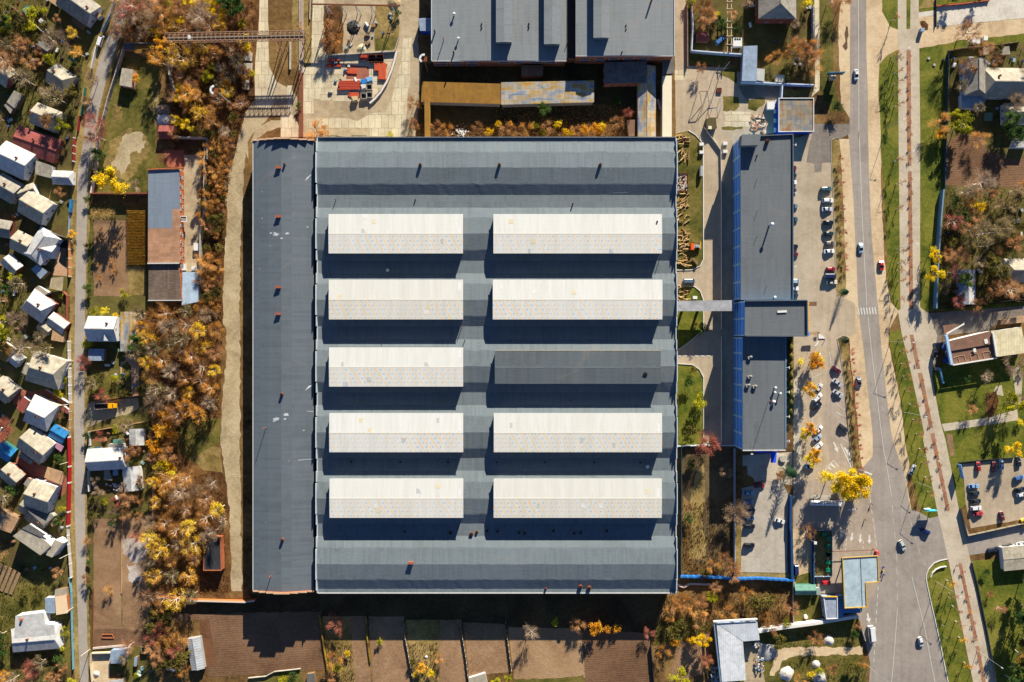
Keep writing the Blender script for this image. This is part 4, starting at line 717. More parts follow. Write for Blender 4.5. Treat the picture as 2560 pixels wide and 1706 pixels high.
fac_px=('P',1243,913);fac=thing('factory_hall','huge grey-roofed factory hall with rows of cream rooflights in the middle of the works','factory',W(fac_px));LM.append((1243,913,'factory hall'))
ZE=9.6
def X(pxx,z):return W(('P',pxx,853),z).x
def Y(pyy,z):return W(('P',1280,pyy),z).y
hx0,hx1=X(793,11),X(1690,11);hy0,hy1=Y(345,9.8),Y(1482,9.8)
crests=[Y(420,11.4),Y(585,11.4),Y(750,11.4),Y(916,11.4),Y(1081,11.4),Y(1246,11.4),Y(1410,11.4)]
u=S*(H-11)/H
prof=[]
for i,c in enumerate(crests):
 up=crests[i-1]-c if i else crests[0]-crests[1];k=165.0
 for d,z in((-67,.0),(-41,1.5),(-38,1.6),(0,2.5),(38,1.6),(41,1.5),(66,.0)):
  y=c-d*u
  if y<hy0-.05 and y>hy1+.05:prof.append((y,ZE+z))
prof.insert(0,(hy0,ZE+.05));prof.append((hy1,ZE+.05))
rm=MB();n=len(prof);NX=64;jr=np.random.default_rng(2)
jz=jr.normal(0,.008,(NX+1,n));jy=jr.normal(0,.05,(NX+1,n));jz[:,[0,n-1]]=0;jy[:,[0,n-1]]=0
vs=[(hx0+(hx1-hx0)*i/NX,y+jy[i,j],z+jz[i,j])for i in range(NX+1)for j,(y,z)in enumerate(prof)]
fs=[(i*n+j,i*n+j+1,(i+1)*n+j+1,(i+1)*n+j)for i in range(NX)for j in range(n-1)];m0=len(vs)
vs+=[(x,y,z-.35)for x in(hx0,hx1)for y,z in prof];e0=NX*n
fs+=[(m0+i,m0+n+i,m0+n+i+1,m0+i+1)for i in range(n-1)]+[(i,m0+i,m0+i+1,i+1)for i in range(n-1)]+[(e0+i,e0+i+1,m0+n+i+1,m0+n+i)for i in range(n-1)]
rm.add(vs,fs);hall_roof=build(rm,'hall_roof',FELT,fac)
bm_fix=hall_roof.data
wm=MB()
def endwall(x,t):
 vs=[(x,y,0)for y,z in prof]+[(x,y,z-.36)for y,z in prof]+[(x+t,y,0)for y,z in prof]+[(x+t,y,z-.36)for y,z in prof]
 m=len(prof);wm.add(vs,[(i,i+1,m+i+1,m+i)for i in range(m-1)]+[(2*m+i,3*m+i,3*m+i+1,2*m+i+1)for i in range(m-1)])
endwall(hx0+.25,.3);endwall(hx1-.25,-.3)
wm.box(((hx0+hx1)/2,hy0-.5,(ZE-.3)/2),(hx1-hx0-1.2,.4,ZE-.3));wm.box(((hx0+hx1)/2,hy1+.5,(ZE-.3)/2),(hx1-hx0-1.2,.4,ZE-.3))
build(wm,'wall',WALLS['grey'],fac)
for s,(xa,t)in enumerate(((hx0,1),(hx1,-1))):
 for i in range(0,n-1):
  (ya,za),(yb,zb)=prof[i],prof[i+1]
  if ya-yb<1.2:continue
  q=MB();hh=max(za,zb)+.75;q.prism([(xa-.35*t,ya-.01),(xa-.35*t,yb+.01),(xa-.01*t,yb+.01),(xa-.01*t,ya-.01)],min(za,zb)-.5,hh);build(q,'coping',mat('zinc_coping',(196,208,216),.12,.6,.5,.5),fac)
gm=MB();gm.bar((hx0,hy1-.22,ZE+.1),(hx1,hy1-.22,ZE+.1),.4,.3);build(gm,'gutter',mat('pale_gutter',(205,205,202),.15),fac)
gm=MB();gm.bar((hx0,hy0+.2,ZE+.35),(hx1,hy0+.2,ZE+.35),.38,.5);build(gm,'parapet',mat('dark_parapet',(112,120,126),.2),fac)
def rooflight(cr,x0p,x1p,grey=False,hw=49.5,lab=None):
 """cream gabled light standing on a crest"""
 zb,ze,zr=ZE+.9,ZE+1.4+(3.6 if not grey else 3.4),ZE+1.4+(3.98 if not grey else 3.7)
 x0,x1=X(x0p,ze),X(x1p,ze);ct,cb=cr
 yt,yb=Y(ct,ze),Y(cb,ze);yr=(yt+yb)/2;o=.35
 root=fac;w=MB();w.prism([(x0+.3,yb+.3),(x1-.3,yb+.3),(x1-.3,yt-.3),(x0+.3,yt-.3)],ZE-.2,ze-.25)
 w.add([(x0+.3,yb+.3,ze-.26),(x0+.3,yt-.3,ze-.26),(x0+.3,yr,zr-.25),(x1-.3,yb+.3,ze-.26),(x1-.3,yt-.3,ze-.26),(x1-.3,yr,zr-.25)],[(0,2,1),(3,4,5)])
 r=build(w,'rooflight',mat('rooflight_glazing',(120,128,130),.3,.4,.3),root,lab)
 s=MB();s.slab([(x0,yt,ze),(x0,yr,zr),(x1,yr,zr),(x1,yt,ze)],.2);s.slab([(x0,yr,zr),(x0,yb,ze),(x1,yb,ze),(x1,yr,zr)],.2)
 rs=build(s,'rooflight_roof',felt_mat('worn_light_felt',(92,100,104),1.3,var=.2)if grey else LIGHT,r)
 c=MB();c.bar((x0,yr,zr+.012),(x1,yr,zr+.012),.45,.03);build(c,'ridge_cap',FELT if grey else mat('cream_ridge',(236,230,214),.06),r)
 if grey:c=MB();c.bar((x0,yt+.12,ze+.02),(x1,yt+.12,ze+.02),.2,.12);build(c,'upstand',WALLS['cream'],r);h=MB();h.prism([(X(1613+6*math.cos(a)*f,ze),yb+4.3+.8*math.sin(a)*f)for a,f in((0,1),(.9,.7),(1.7,1.1),(2.7,.9),(3.6,1.1),(4.5,.7),(5.4,1.2))],ze+.3,ze+.62);build(h,'hole',mat('hole_dark',(24,22,20),.1),r)
 if not grey:
  c=MB();q=lambda t:(yt+(yr-yt)*t,ze+(zr-ze)*t+.02);s0=(.1,.5,.7)[int(x0p)%3];(ya,za),(yb_,zb_)=q(s0),q(min(1,s0+.45));c.slab([(x1-2.2,ya,za),(x1-.9,ya,za),(x1-.9,yb_,zb_),(x1-2.2,yb_,zb_)],.02);build(c,'new_sheet',WHITE,r)
  rq=random.Random(int(x0p*7+ct))
  for _ in range(4):
   t=rq.choice((0,.25,.5,.75));sx_=rq.uniform(x0+2,x1-6);side=rq.random()<.6;ya,yb2=(yb,yr)if side else(yt,yr);c=MB();y1,y2=ya+(yb2-ya)*t,ya+(yb2-ya)*(t+.24);z1,z2=ze+(zr-ze)*t+.03,ze+(zr-ze)*(t+.24)+.03;c.slab([(sx_,y1,z1),(sx_+rq.choice((1.1,2.2)),y1,z1),(sx_+rq.choice((1.1,2.2)),y2,z2),(sx_,y2,z2)],.02);build(c,'patched_sheet',rq.choice((WHITE,mat('yellowed_sheet',(226,214,180),.1),mat('grey_sheet',(196,198,196),.12))),r)
for i,(ct,cb)in enumerate(((535.5,634),(699.5,799),(869,967),(1033,1131),(1197,1295))):
 rooflight((ct,cb),821.5+.6*i,1157.5+.2*i)
 a,b=((1233.5,1655),(1232,1656),(1237,1652),(1234.5,1655),(1234,1654.5))[i]
 if i==2:rooflight((877,960),a,b,True,lab='grey felted rooflight with a hole near one end')
 else:rooflight((ct,cb),a,b)
wx0,wx1=X(632,10),X(786,10);wy0,wy1=Y(349,10),Y(1480,10.2);wc=(wx0+wx1)/2-.4
wp=[(wx0,9.4),(wx0+1.0,9.7),(wx0+7.2,11.1),(wc,11.9),(wx1-9.5,11.4),(wx1-3.3,9.9),(wx1-.4,9.4)]
m_=len(wp);wr=MB();vs=[(x,y,z)for y in(wy0-.5,wy1+.5)for x,z in wp]+[(x,y,z-.3)for y in(wy0-.5,wy1+.5)for x,z in wp]
wr.add(vs,[(i,m_+i,m_+i+1,i+1)for i in range(m_-1)]+[(2*m_+i,2*m_+i+1,3*m_+i+1,3*m_+i)for i in range(m_-1)]+[(0,2*m_,3*m_,m_),(m_-1,2*m_-1,4*m_-1,3*m_-1)]);wing=build(wr,'wing_roof',FELT2,fac)
ww=MB();ww.box((wx0+.35,(wy0+wy1)/2,4.5),(.3,wy0-wy1-1.1,9.0));build(ww,'wing_wall',WALLS['grey'],fac)
gt=MB();gt.bar((wx0-.1,wy0-.5,9.45),(wx0-.1,wy1+.5,9.45),.3,.25);build(gt,'gutter',mat('pale_gutter',(205,205,202),.15),fac)
steps=[(0,3.0,9.9),(3.0,6.5,11.2),(6.5,10.0,12.2),(10.0,17.0,13.2),(17.0,20.5,12.3),(20.5,24.0,11.3),(24.0,wx1-wx0-.2,10.2)]
for yy,s in((wy0-.25,1),(wy1+.25,-1)):
 g=MB()
 for a,b,z in steps:g.box((wx0+(a+b)/2,yy,z/2),(b-a-.002,.45,z))
 gb=build(g,'stepped_gable',BRICKO,fac)
 for a,b,z in steps:c=MB();c.box((wx0+(a+b)/2,yy,z+.05),(b-a-.02,.65,.1));build(c,'coping',mat('gable_coping',(214,176,140),.2),gb)
CLAY=mat('orange_clay_vent',(168,92,66),.25,2)
def zroof(x,y):
 if x<wx1:
  for(a,za),(b,zb)in zip(wp,wp[1:]):
   if a<=x<=b:return za+(zb-za)*(x-a)/(b-a)
  return 9.8
 for(ya,za),(yb,zb)in zip(prof,prof[1:]):
  if yb<=y<=ya:return za+(zb-za)*(ya-y)/max(1e-6,ya-yb)
 return ZE
def vent(p,kind,h=1.2,r=.35,parent=None,zf=None):
 par=parent or fac;v=W(p,10.8);zz=zf if zf is not None else zroof(v.x,v.y);v=W(p,zz+h*.7);v.z=zz
 m=MB()
 if kind=='box':m.box((v.x,v.y,v.z+h/2),(2.1,.8,h));c=MB();c.box((v.x,v.y,v.z+h+.06),(2.3,1.0,.1));o=build(m,'brick_vent',CLAY,par);build(c,'vent_cap',CLAY,o)
 elif kind=='pipe':m.tube(v,v+z3*h,r,r*.9,10);o=build(m,'vent_pipe',CLAY if r<.3 else RUST,par);c=MB();c.tube(v+z3*(h+.02),v+z3*(h+.1),r*.7,r*.7,10);build(c,'vent_mouth',mat('mouth_black',(22,20,20),.2),o)  # near-black disc on the pipe top marks its mouth
 elif kind=='cowl':m.tube(v,v+z3*h,r*.45,r*.45,8);o=build(m,'vent_pipe',STEEL,par);c=MB();c.ball(v+z3*(h+.1),(r,r,r*.6),10,6);build(c,'cowl',WHITE,o)
 return o
use('C3')
for p in((253,297),(252,706),(252,1295),(252,1518)):vent(p,'box')
vent((302,270),'pipe',1.2,.5);vent((1435,275),'pipe',1.5,.75);vent((727,562),'pipe',2.0,.16);vent((1395,565),'pipe',.9,.3);vent((1165,1152),'cowl',1.0,.8)
use('C4');vent((228,275),'pipe',1.6,.75);vent((1070,275),'pipe',1.6,.75);vent((842,598),'pipe',1.8,.3);vent((1590,1010),'pipe',2.6,.14);vent((1545,748),'pipe',.6,.4,zf=14.6)
use('C5');vent((280,655),'pipe',1.3,.7);vent((128,940),'pipe',5.5,.14);vent((1780,95),'pipe',3.0,.16);vent((1808,200),'pipe',2.4,.18);vent((1128,190),'pipe',2.2,.18)
for p in((860,1218),(1268,1220),(1668,1222)):vent(p,'pipe',.4,.45)
use('C6');vent((1462,1255),'cowl',1.6,.75);vent((823,705),'pipe',.5,.3)
for p in((207,1223),(608,1223),(1020,1223),(1403,1225)):vent(p,'pipe',.4,.4)
use('D1');vent((293,345),'pipe',1.4,.7);vent((185,665),'pipe',3.2,.16);vent((1400,543),'box',1.3);vent((1920,295),'pipe',1.0,.9);vent((1968,275),'pipe',.9,.6);vent((1740,285),'pipe',.7,.7);vent((1345,275),'pipe',.6,.4)
use('D2');vent((865,750),'pipe',1.4,.95);vent((940,760),'pipe',1.4,.95);vent((566,765),'pipe',.9,.5)
for p in((335,285),(385,290),(632,268),(810,288),(866,284),(1090,268),(150,272),(60,268)):vent(p,'pipe',.7,.55)
def scuff(pts,z,m=None,parent=None):
 P=[]
 for p in pts:v=W(p,z);v.z=zroof(v.x,v.y)+.03;P.append(v)
 q=MB();q.add(P,[tuple(range(len(P)))]);o=build(q,'lime_stain',m or mat('lime_wash',(196,202,206),.25,.8),parent or fac)
def splat(p,r,seed,n=22):
 q=random.Random(seed);x,y=px(p);scuff([('P',x+math.cos(6.283*i/n)*r*q.uniform(.35,1.15),y+math.sin(6.283*i/n)*r*.6*q.uniform(.35,1.15))for i in range(n)],11.2)
for i,(p,r)in enumerate(((('C3',235,855),9),(('C3',330,848),6),(('C3',190,845),4),(('C3',285,890),4),(('C5',240,862),10),(('C5',320,825),7),(('C5',310,860),4),(('C5',460,957),3),(('C5',215,880),4),(('C3',490,790),3),(('C3',185,950),2))):splat(p,r,i)
for z in([('C3',470,410),('C3',485,375),('C3',535,335),('C3',500,375)],[('C5',468,628),('C5',500,585),('C5',537,575),('C5',495,610)],[('C5',480,795),('C5',535,800),('C5',535,805),('C5',490,800)]):scuff(z,11.2)
for z in([('C3',108,493),('C3',300,493),('C3',300,498),('C3',108,498)],[('C3',105,716),('C3',240,714),('C3',240,719),('C3',105,721)],[('C3',90,1138),('C3',300,1128),('C3',300,1133),('C3',90,1143)],[('C5',340,1206),('C5',540,1196),('C5',540,1201),('C5',340,1211)],[('D1',150,192),('D1',318,188),('D1',318,193),('D1',150,197)],[('C3',918,110),('C3',922,110),('C3',924,316),('C3',919,316)],[('C4',1150,310),('C4',1155,310),('C4',1156,505),('C4',1151,505)],[('C4',1176,502),('C4',1304,500),('C4',1304,505),('C4',1176,507)]):scuff(z,11.2,mat('seam_white',(190,192,190),.1))
use('C1')
ns=thing('brick_workshop','orange brick workshop with grey roof and long roof monitors at the top of the picture','workshop',W(('P',1380,80)));LM.append((1380,80,'brick workshop'))
def block(root,x0,x1,y0,y1,z,roofm,wallm,name='roof',rise=0.0):
 """photo columns x0..x1 and rows y0 (top)..y1 seen at roof height"""
 a,b,c,d=X(x0,z),X(x1,z),Y(y0,z),Y(y1,z);w=MB();w.prism([(a+.2,d+.2),(b-.2,d+.2),(b-.2,c-.2),(a+.2,c-.2)],0,z-.42);wo=build(w,'wall',wallm,root)
 r=MB();xm=(a+b)/2
 if rise:r.slab([(a,d,z),(xm,d,z+rise),(xm,c,z+rise),(a,c,z)],.4);r.slab([(xm,d,z+rise),(b,d,z),(b,c,z),(xm,c,z+rise)],.4)
 else:r.slab([(a,d,z),(b,d,z),(b,c,z),(a,c,z)],.4)
 return a,b,c,d,build(r,name,roofm,root)
def wallwin(root,xs,y,z,w,h,out):
 for x in xs:window(root,(x-5,y,0),(x+5,y,0),5,z,w,h,out=Vector((0,out,0)))
a,b,c,d,_=block(ns,1079.5,1416,-160,152.5,7.6,FELTN,BRICKO,rise=.5)
wallwin(ns,[X(px(q)[0],5)for q in((1465,0),(1610,0),(1770,0))],d+.2,5.2,5.5,1.3,-1);wallwin(ns,[X(px(('C2',q,0))[0],5)for q in(80,240,390,540)],d+.2,5.0,5.0,1.4,-1)
wallwin(ns,[X(px(q)[0],3)for q in((1465,0),(1610,0),(1770,0))],d+.2,2.4,5.0,1.5,-1)
a2,b2,c2,d2,_=block(ns,1439,1685,-160,140,10.4,FELTN,BRICKO,rise=.6)
wallwin(ns,[X(px(('C2',q,0))[0],6)for q in(870,1020,1150,1300,1450)],d2+.2,6.4,4.4,1.5,-1);wallwin(ns,[X(px(('C2',q,0))[0],6)for q in(870,1020,1150,1300,1450)],d2+.2,3.4,4.4,1.5,-1)
a3,b3,c3,d3,_=block(ns,1414.5,1443,-160,146,6.2,DARK,BRICKO,'valley_roof')  # valley roof coloured dark to stand for the higher block's shade
w=MB();w.box((a-.12,(c+d)/2,7.7),(.24,c-d,.5));build(w,'verge',mat('zinc_coping',(196,208,216),.12,.6),ns)
w=MB();w.box(((a+b)/2,d-.12,7.6),(b-a,.24,.3));build(w,'gutter',mat('pale_gutter',(205,205,202),.15),ns);w=MB();w.box(((a2+b2)/2,d2-.12,10.4),(b2-a2,.24,.3));build(w,'gutter',mat('pale_gutter',(205,205,202),.15),ns)
w=MB();w.box((b2+.12,(c2+d2)/2,10.5),(.24,c2-d2,.5));build(w,'verge',mat('zinc_coping',(196,208,216),.12,.6),ns)
for x0,x1,yb,zb in((1240,1280.5,106,8.0),(1360,1401,111,7.8),(1483.5,1524,95,10.8)):
 z=zb+2.9;A,B,Cc,D=X(x0,z),X(x1,z),Y(-160,z),Y(yb,z);w=MB();w.prism([(A+.25,D+.25),(B-.25,D+.25),(B-.25,Cc),(A+.25,Cc)],zb-1.0,z-.25);mo=build(w,'roof_monitor',mat('monitor_cladding',(110,116,120),.25),ns)
 r=MB();xm=(A+B)/2;r.slab([(A,D,z),(xm,D,z+.45),(xm,Cc,z+.45),(A,Cc,z)],.22);r.slab([(xm,D,z+.45),(B,D,z),(B,Cc,z),(xm,Cc,z+.45)],.22);build(r,'monitor_roof',FELTN,mo)
 for k in range(5):g=MB();g.box((A+.22,D+3+k*7,zb+1.3),(.08,6,1.6));build(g,'glazing',GLASS,mo)
for p,zf,k,h,r in(((1588,140),8.0,'cowl',1.2,.7),((1630,380),8.0,'cowl',1.2,.6),((1582,512),7.9,'pipe',2.6,.35),((1397,305),7.7,'pipe',2.2,.35),((1481,380),7.8,'pipe',3.4,.18),((1858,235),7.9,'pipe',.5,.35),((1858,272),7.9,'pipe',.5,.35)):vent(p,k,h,r,ns,zf)
use('C2')
for p,zf,k,h,r in(((322,232),7.9,'pipe',.5,.35),((322,268),7.9,'pipe',.5,.35),((1274,250),10.8,'pipe',.5,.35),((1274,288),10.8,'pipe',.5,.35),((1525,5),10.7,'pipe',2.8,.4),((1234,512),10.6,'pipe',1.4,.3),((700,410),6.3,'pipe',3.0,.16)):vent(p,k,h,r,ns,zf)
sh=thing('storage_shed','long low open storage shed with brown and stained patchwork roof beside the workshop','shed',W(('P',1240,232)));LM.append((1240,232,'long storage shed'))
use('C1')
flat('storage_shed','','',[(1275,800),(2045,822),(2045,1022),(1265,1000)],4.6,'yellow','grey',root=sh,over=.4,rname='brown_roof',tilt=[.5,.5,0,0])
flat('storage_shed','','',[('C2',50,808),('C2',962,790),('C2',960,1003),('C2',50,1027)],4.75,'patch','grey',root=sh,over=.4,rname='patchwork_roof',tilt=[.5,.5,0,0])
flat('covered_conveyor','narrow ochre covered conveyor running from the long shed to the hall','conveyor',[(1297,950),(1348,950),(1350,1345),(1300,1345)],6.0,'yellow','yellow',over=.1,base=3.2,lm='ochre conveyor')
flat('lean_to','small blue lean-to shed against the workshop west wall','shed',[(1240,180),(1370,178),(1370,305),(1255,303)],4.2,'bluegrey','blue',tilt=[0,.5,.5,0],lm='blue lean-to')
use('C2')
flat('annex','low dark-roofed brick annex in the shade under the workshop','annex',[(1062,612),(1475,600),(1472,812),(1062,822)],5.0,'dark','orange',tilt=[.6,.6,0,0],wins=1,lm='dark brick annex')
gable('gallery_shed','narrow gabled shed with yellow stained grey sheets between annex and hall','shed',(1482,640),(1482,1345),3.9,3.8,5.0,'patch','grey',wins=0,over=.1,doors=0,lm='narrow gabled shed')
flat('long_store','long narrow store with cream roof along the yard side','store',[(1632,745),(1722,742),(1722,1340),(1630,1340)],4.4,mat('cream_roof_paint',(238,226,196),.08,.4),'cream',over=.1,lm='long cream store')
flat('hut','small dark flat-roofed hut in deep shade by the brick workshop','hut',[(245,640),(465,640),(460,745),(250,748)],4.0,'brown','brick')
flat('gatehouse','small dark shed at the top end of the long cream store','shed',[(1640,560),(1742,560),(1742,720),(1630,730)],4.6,'dark','wood')
flat('lumber_box','small rusty flat shed by the weeds against the hall','shed',[(1283,1175),(1362,1175),(1358,1335),(1300,1335)],2.8,'brown','wood')
BLUEW=mat('bright_blue_spandrel',(84,180,255),.1,.6,.4);BLUEF=mat('pale_blue_frame',(200,236,255),.06,1,.4);BGLASS=mat('blue_tinted_glass',(74,156,255),.25,.3,.55,.25)
of=thing('office_block','long flat-roofed office block with bright blue west front and taller middle part','office',W(('P',1905,700)))
LM.append((1905,560,'office block'));LM.append((1898,1010,'south office wing'))
use('E2')
def officepart(pts,z,floors,bay=5.0,rname='roof'):
 P=[W(p,z)for p in pts];w=MB();c=sum(P,Vector())/4
 inn=[(p.x+(c.x-p.x)/(c-p).length*.2,p.y+(c.y-p.y)/(c-p).length*.2)for p in P]
 w.prism(inn,0,z-.4);build(w,'wall',BLUEW,of);r=MB();r.slab(P,.38);ro=build(r,rname,FELTG,of)
 nw,sw=Vector((inn[0][0],inn[0][1],0)),Vector((inn[3][0],inn[3][1],0));L=(sw-nw).length;nb=int(L//bay);fh=(z-.6)/floors
 for i in range(nb+1):
  q=nw.lerp(sw,min(.992,max(.008,i/nb)));m=MB();m.box((q.x-.1,q.y,(z-.5)/2),(.3,.55,z-.5));build(m,'pilaster',BLUEF,of)
 for f in range(1,floors):m=MB();m.bar(Vector((nw.x-.08,nw.y,f*fh+.1)),Vector((sw.x-.08,sw.y,f*fh+.1)),.12,.4);build(m,'floor_band',BLUEF,of)
 for i in range(nb):
  for f in range(floors):window(of,nw,sw,(i+.5)*L/nb,(f+.55)*fh,L/nb-.9,fh*.62,BLUEF,BGLASS,Vector((-1,0,0)))
 return P,ro
P,ro=officepart([('E2',707,95),('E2',1243,70),('E3',1243,286),('E3',710,290)],11.6,3,7.2)
pr=MB();zc=mat('dark_coping',(96,104,116),.2)
for a,b in((P[0],P[1]),(P[1],P[2])):pr.bar(a.lerp(b,.002)+z3*.4,a.lerp(b,.998)+z3*.4,.4,.8)
build(pr,'parapet',zc,of)
P,ro=officepart([('E3',752,300),('E3',1388,294),('E3',1392,664),('E3',750,660)],17.0,4,5.6)
pr=MB();q=P+[P[0]]
for a,b in((q[0],q[1]),(q[2],q[3])):pr.bar(a+z3*.5,b+z3*.5,.45,1.0)
pr.bar(q[1].lerp(q[2],.012)+z3*.5,q[1].lerp(q[2],.988)+z3*.5,.45,1.0);build(pr,'parapet',zc,of)
sg=MB();Yl=mat('yellow_fascia',(240,184,30),.08,1,.5);Bl=mat('blue_fascia',(60,150,220),.08,1,.5)
for k in range(9):t0=P[1].lerp(P[2],.06+.085*k);t1=P[1].lerp(P[2],.12+.085*k);sg.bar(t0+Vector((.9,0,-1.0)),t1+Vector((.9,0,-1.0)),.5,1.8)
build(sg,'fascia_panel',Yl,of);s2=MB();s2.bar(P[1].lerp(P[2],.88)+Vector((.9,0,-1)),P[1].lerp(P[2],.99)+Vector((.9,0,-1)),.5,1.8);build(s2,'fascia_panel',Bl,of)
P,ro=officepart([('E3',730,668),('E3',1172,668),('E4',1172,437),('E4',728,440)],13.8,3,6.8)
pr=MB();pr.bar(P[2]+z3*.15,P[3]+z3*.15,.4,.35);build(pr,'gutter',mat('pale_gutter',(205,205,202),.15),of);pr=MB();pr.bar(P[1]+z3*.1,P[2].lerp(P[1],.02)+z3*.1,.45,.3);build(pr,'gutter',mat('blue_grey_gutter',(110,140,170),.15),of)
flat('penthouse','','',[('E2',722,68),('E2',918,66),('E2',898,178),('E2',714,182)],15.6,FELTG,mat('penthouse_wall',(120,124,128),.15),root=of,base=11.0,rname='stair_tower')
def rooft(p,k,h,r,z,par=None):return vent(p,k,h,r,par or of,z)
use('E2');rooft((988,135),'pipe',1.4,.9,11.6);rooft((880,285),'pipe',.9,.3,11.6);rooft((1025,998),'cowl',4.2,.8,11.6)
for p in((882,530),(886,855),(882,1115)):rooft(p,'pipe',1.6,.1,11.6)
use('E3');rooft((1060,262),'cowl',1.0,.6,11.6);rooft((980,150),'pipe',1.5,.1,11.6)
wb=MB();a=W((1090,410),17);wb.box((a.x+1.8,a.y,17.2),(4.0,.9,.35),.05);build(wb,'roof_plank',WHITE,of)
for p in((800,885),(800,1085),(780,1175),(850,1185)):
 a=W(p,14.4);b_=MB();b_.box((a.x,a.y,14.3),(1.5,1.2,.9),.3);b_.ball((a.x+.5,a.y+.3,14.8),(.7,.6,.35),8,5);build(b_,'roof_unit',mat('roof_unit_metal',(160,156,150),.4,2),of)
for p in((1065,1195),(1060,1245),(1115,1255)):rooft(p,'cowl',1.7,.55,13.8)
rooft((1050,1340),'cowl',1.0,.8,13.8);rooft((1045,1345),'pipe',9.0,.1,13.8)
for(x,y,z,dx,dy)in[('E2',1240,175,1,0),('E2',1235,430,-.6,-.5),('E2',1238,600,-.8,-.3),('E2',1240,770,-.5,.5),('E2',1238,935,-.8,-.3),('E2',1240,1180,.6,0),('E2',1238,1430,1,0),('E3',1240,197,1,0)]and[]:pass
for r_,x,y,z,dx,dy in(('E2',1240,175,11.6,1,0),('E2',1240,672,11.6,1,0),('E2',1240,1430,11.6,1,0),('E3',1172,988,13.8,1,0),('E3',1172,1240,13.8,1,0),('E3',1172,1494,13.8,1,0),('E4',1172,343,13.8,1,0),('E4',825,440,13.8,0,-1),('E4',1090,440,13.8,0,-1)):
 a=W((r_,x,y),z);e=a+Vector((dx,dy,0))*1.6;m=MB();m.tube(a,e,.07,.07,6);o=build(m,'lamp_bracket',WHITE,of);m=MB();m.box((e.x,e.y,e.z),(.35 if dx else 1.0,1.0 if dx else .35,.2));build(m,'flood_lamp',WHITE,o)
use('E3')
sb=thing('footbridge','enclosed grey footbridge linking the factory hall with the office front','footbridge',W((330,350)));LM.append((1760,765,'footbridge'))
a=W((40,300),8.0);b_=W((646,292),8.0);c_=W((646,404),8.0);d_=W((40,406),8.0)
m=MB();m.slab([a,b_,c_,d_],.2);build(m,'roof',sheet_mat('bridge_roof',(178,180,184),6,1.5,.12,.1,spec=.2),sb)
m=MB();m.prism([(a.x,c_.y+.15),(b_.x-.1,c_.y+.15),(b_.x-.1,a.y-.15),(a.x,a.y-.15)],5.0,7.78);m.prism([(b_.x-.05,c_.y+.6),(X(1834,8),c_.y+.6),(X(1834,8),a.y-.6),(b_.x-.05,a.y-.6)],5.0,7.4);build(m,'wall',WALLS['grey'],sb)
for k in range(4):m=MB();x=a.x+5+k*7.0;m.box((x,(a.y+c_.y)/2,2.48),(.5,2.4,4.96));build(m,'pier',CONC,sb)
flat('entrance_canopy','bright blue L-shaped entrance canopy at the south end of the office','canopy',[('E4',1025,452),('E4',1082,452),('E4',1072,568),('E4',1020,566)],4.2,mat('blue_canopy',(40,90,230),.08),'blue',base=3.6,lm='blue canopy')
flat('door_canopy','blue strip canopy along the south office wall above the ramp','canopy',[('E4',850,447),('E4',1020,452),('E4',1018,468),('E4',855,466)],4.0,mat('blue_canopy',(40,90,230),.08),'blue',base=3.5)
m=MB();v=W(('E4',1140,520));m.tube(v+z3*.02,v+z3*.9,1.6,1.6,16);solo(m,'round_planter',CONC,'round pale planter in front of the south office wall','planter')
flat('side_canopy','small brown porch roof beside the middle office part','porch',[('E3',1408,310),('E3',1493,308),('E3',1493,353),('E3',1410,353)],3.4,'brown','wood',base=2.9)
flat('step_block','tan entrance porch with plants on the east side of the office','porch',[('E3',1408,622),('E3',1505,614),('E3',1505,655),('E3',1408,655)],3.0,'tan','cream',base=2.5)
hp=MB();
for i in range(9):
 a=W(('E3',1222,690+i*95));hp.ball((a.x,a.y,.9),(1.0,2.0,1.1),8,5)
hd=build(hp,'hedge',leaf_mat('hedge_leaves',[(40,52,20),(84,84,30),(150,130,40)],.8),smooth=True,origin=W(('E3',1222,1100)));tag(hd,'long clipped hedge along the east wall of the south office wing','hedge')
def flag(p,cols,label,ang):
 v=W(p);o=thing('flagpole',label,'flag',v,'flags at the office entrance');m=MB();m.tube(v,v+z3*7,.07,.05,6);build(m,'pole',STEEL,o);d=Vector((math.cos(ang),math.sin(ang),0))
 for i,c in enumerate(cols):m=MB();s=v+z3*(6.8-i*.7);m.slab([s,s+d*2.4+Vector((.2,.5,-.3)),s+d*2.4+Vector((.2,.5,-1.0)),s-z3*.7],.03);build(m,'flag_cloth',mat('flag_%d_%d_%d'%c,c,.05),o)
flag(('E3',1420,770),[(235,235,235),(235,235,235)],'white flag hanging from a pole beside the office entrance',.9);flag(('E3',1485,765),[(40,110,200),(240,190,30)],'blue and yellow flag hanging from a pole beside the office entrance',1.0)
m=MB();P=[W(('E3',1505,625)),W(('E3',1580,688)),W(('E3',1510,690))]
m.add([tuple(p+z3*.35)for p in P]+[tuple(p)for p in P],[(0,1,2),(3,5,4),(0,3,4,1),(1,4,5,2),(2,5,3,0)]);solo(m,'entrance_ramp',WHITE,'white triangular ramp end with dark stripes at the office entrance','ramp')
use('E1')
gable('cottage','large brick cottage with grey hipped roof behind the blue-white walls','house',(1218,-420),(1218,40),8.0,6.2,10.5,'slate','brick',hip=(0,4.6),lm='brick cottage',roof2='slate')
flat('white_store','long white metal-roofed store built into the blue-white yard wall','store',[(802,518),(958,512),(948,912),(782,908)],3.6,'bluegrey','bluegrey',lm='white metal store')
flat('store_wing','low white flat-roofed wing beside the long white store','shed',[(950,768),(1042,775),(1032,910),(946,902)],2.9,'white','white')
flat('cream_hut','small cream flat-roofed hut on the yard wall','hut',[(1165,838),(1262,843),(1258,925),(1160,915)],2.7,mat('cream_roof_paint',(238,226,196),.08,.4),'cream')
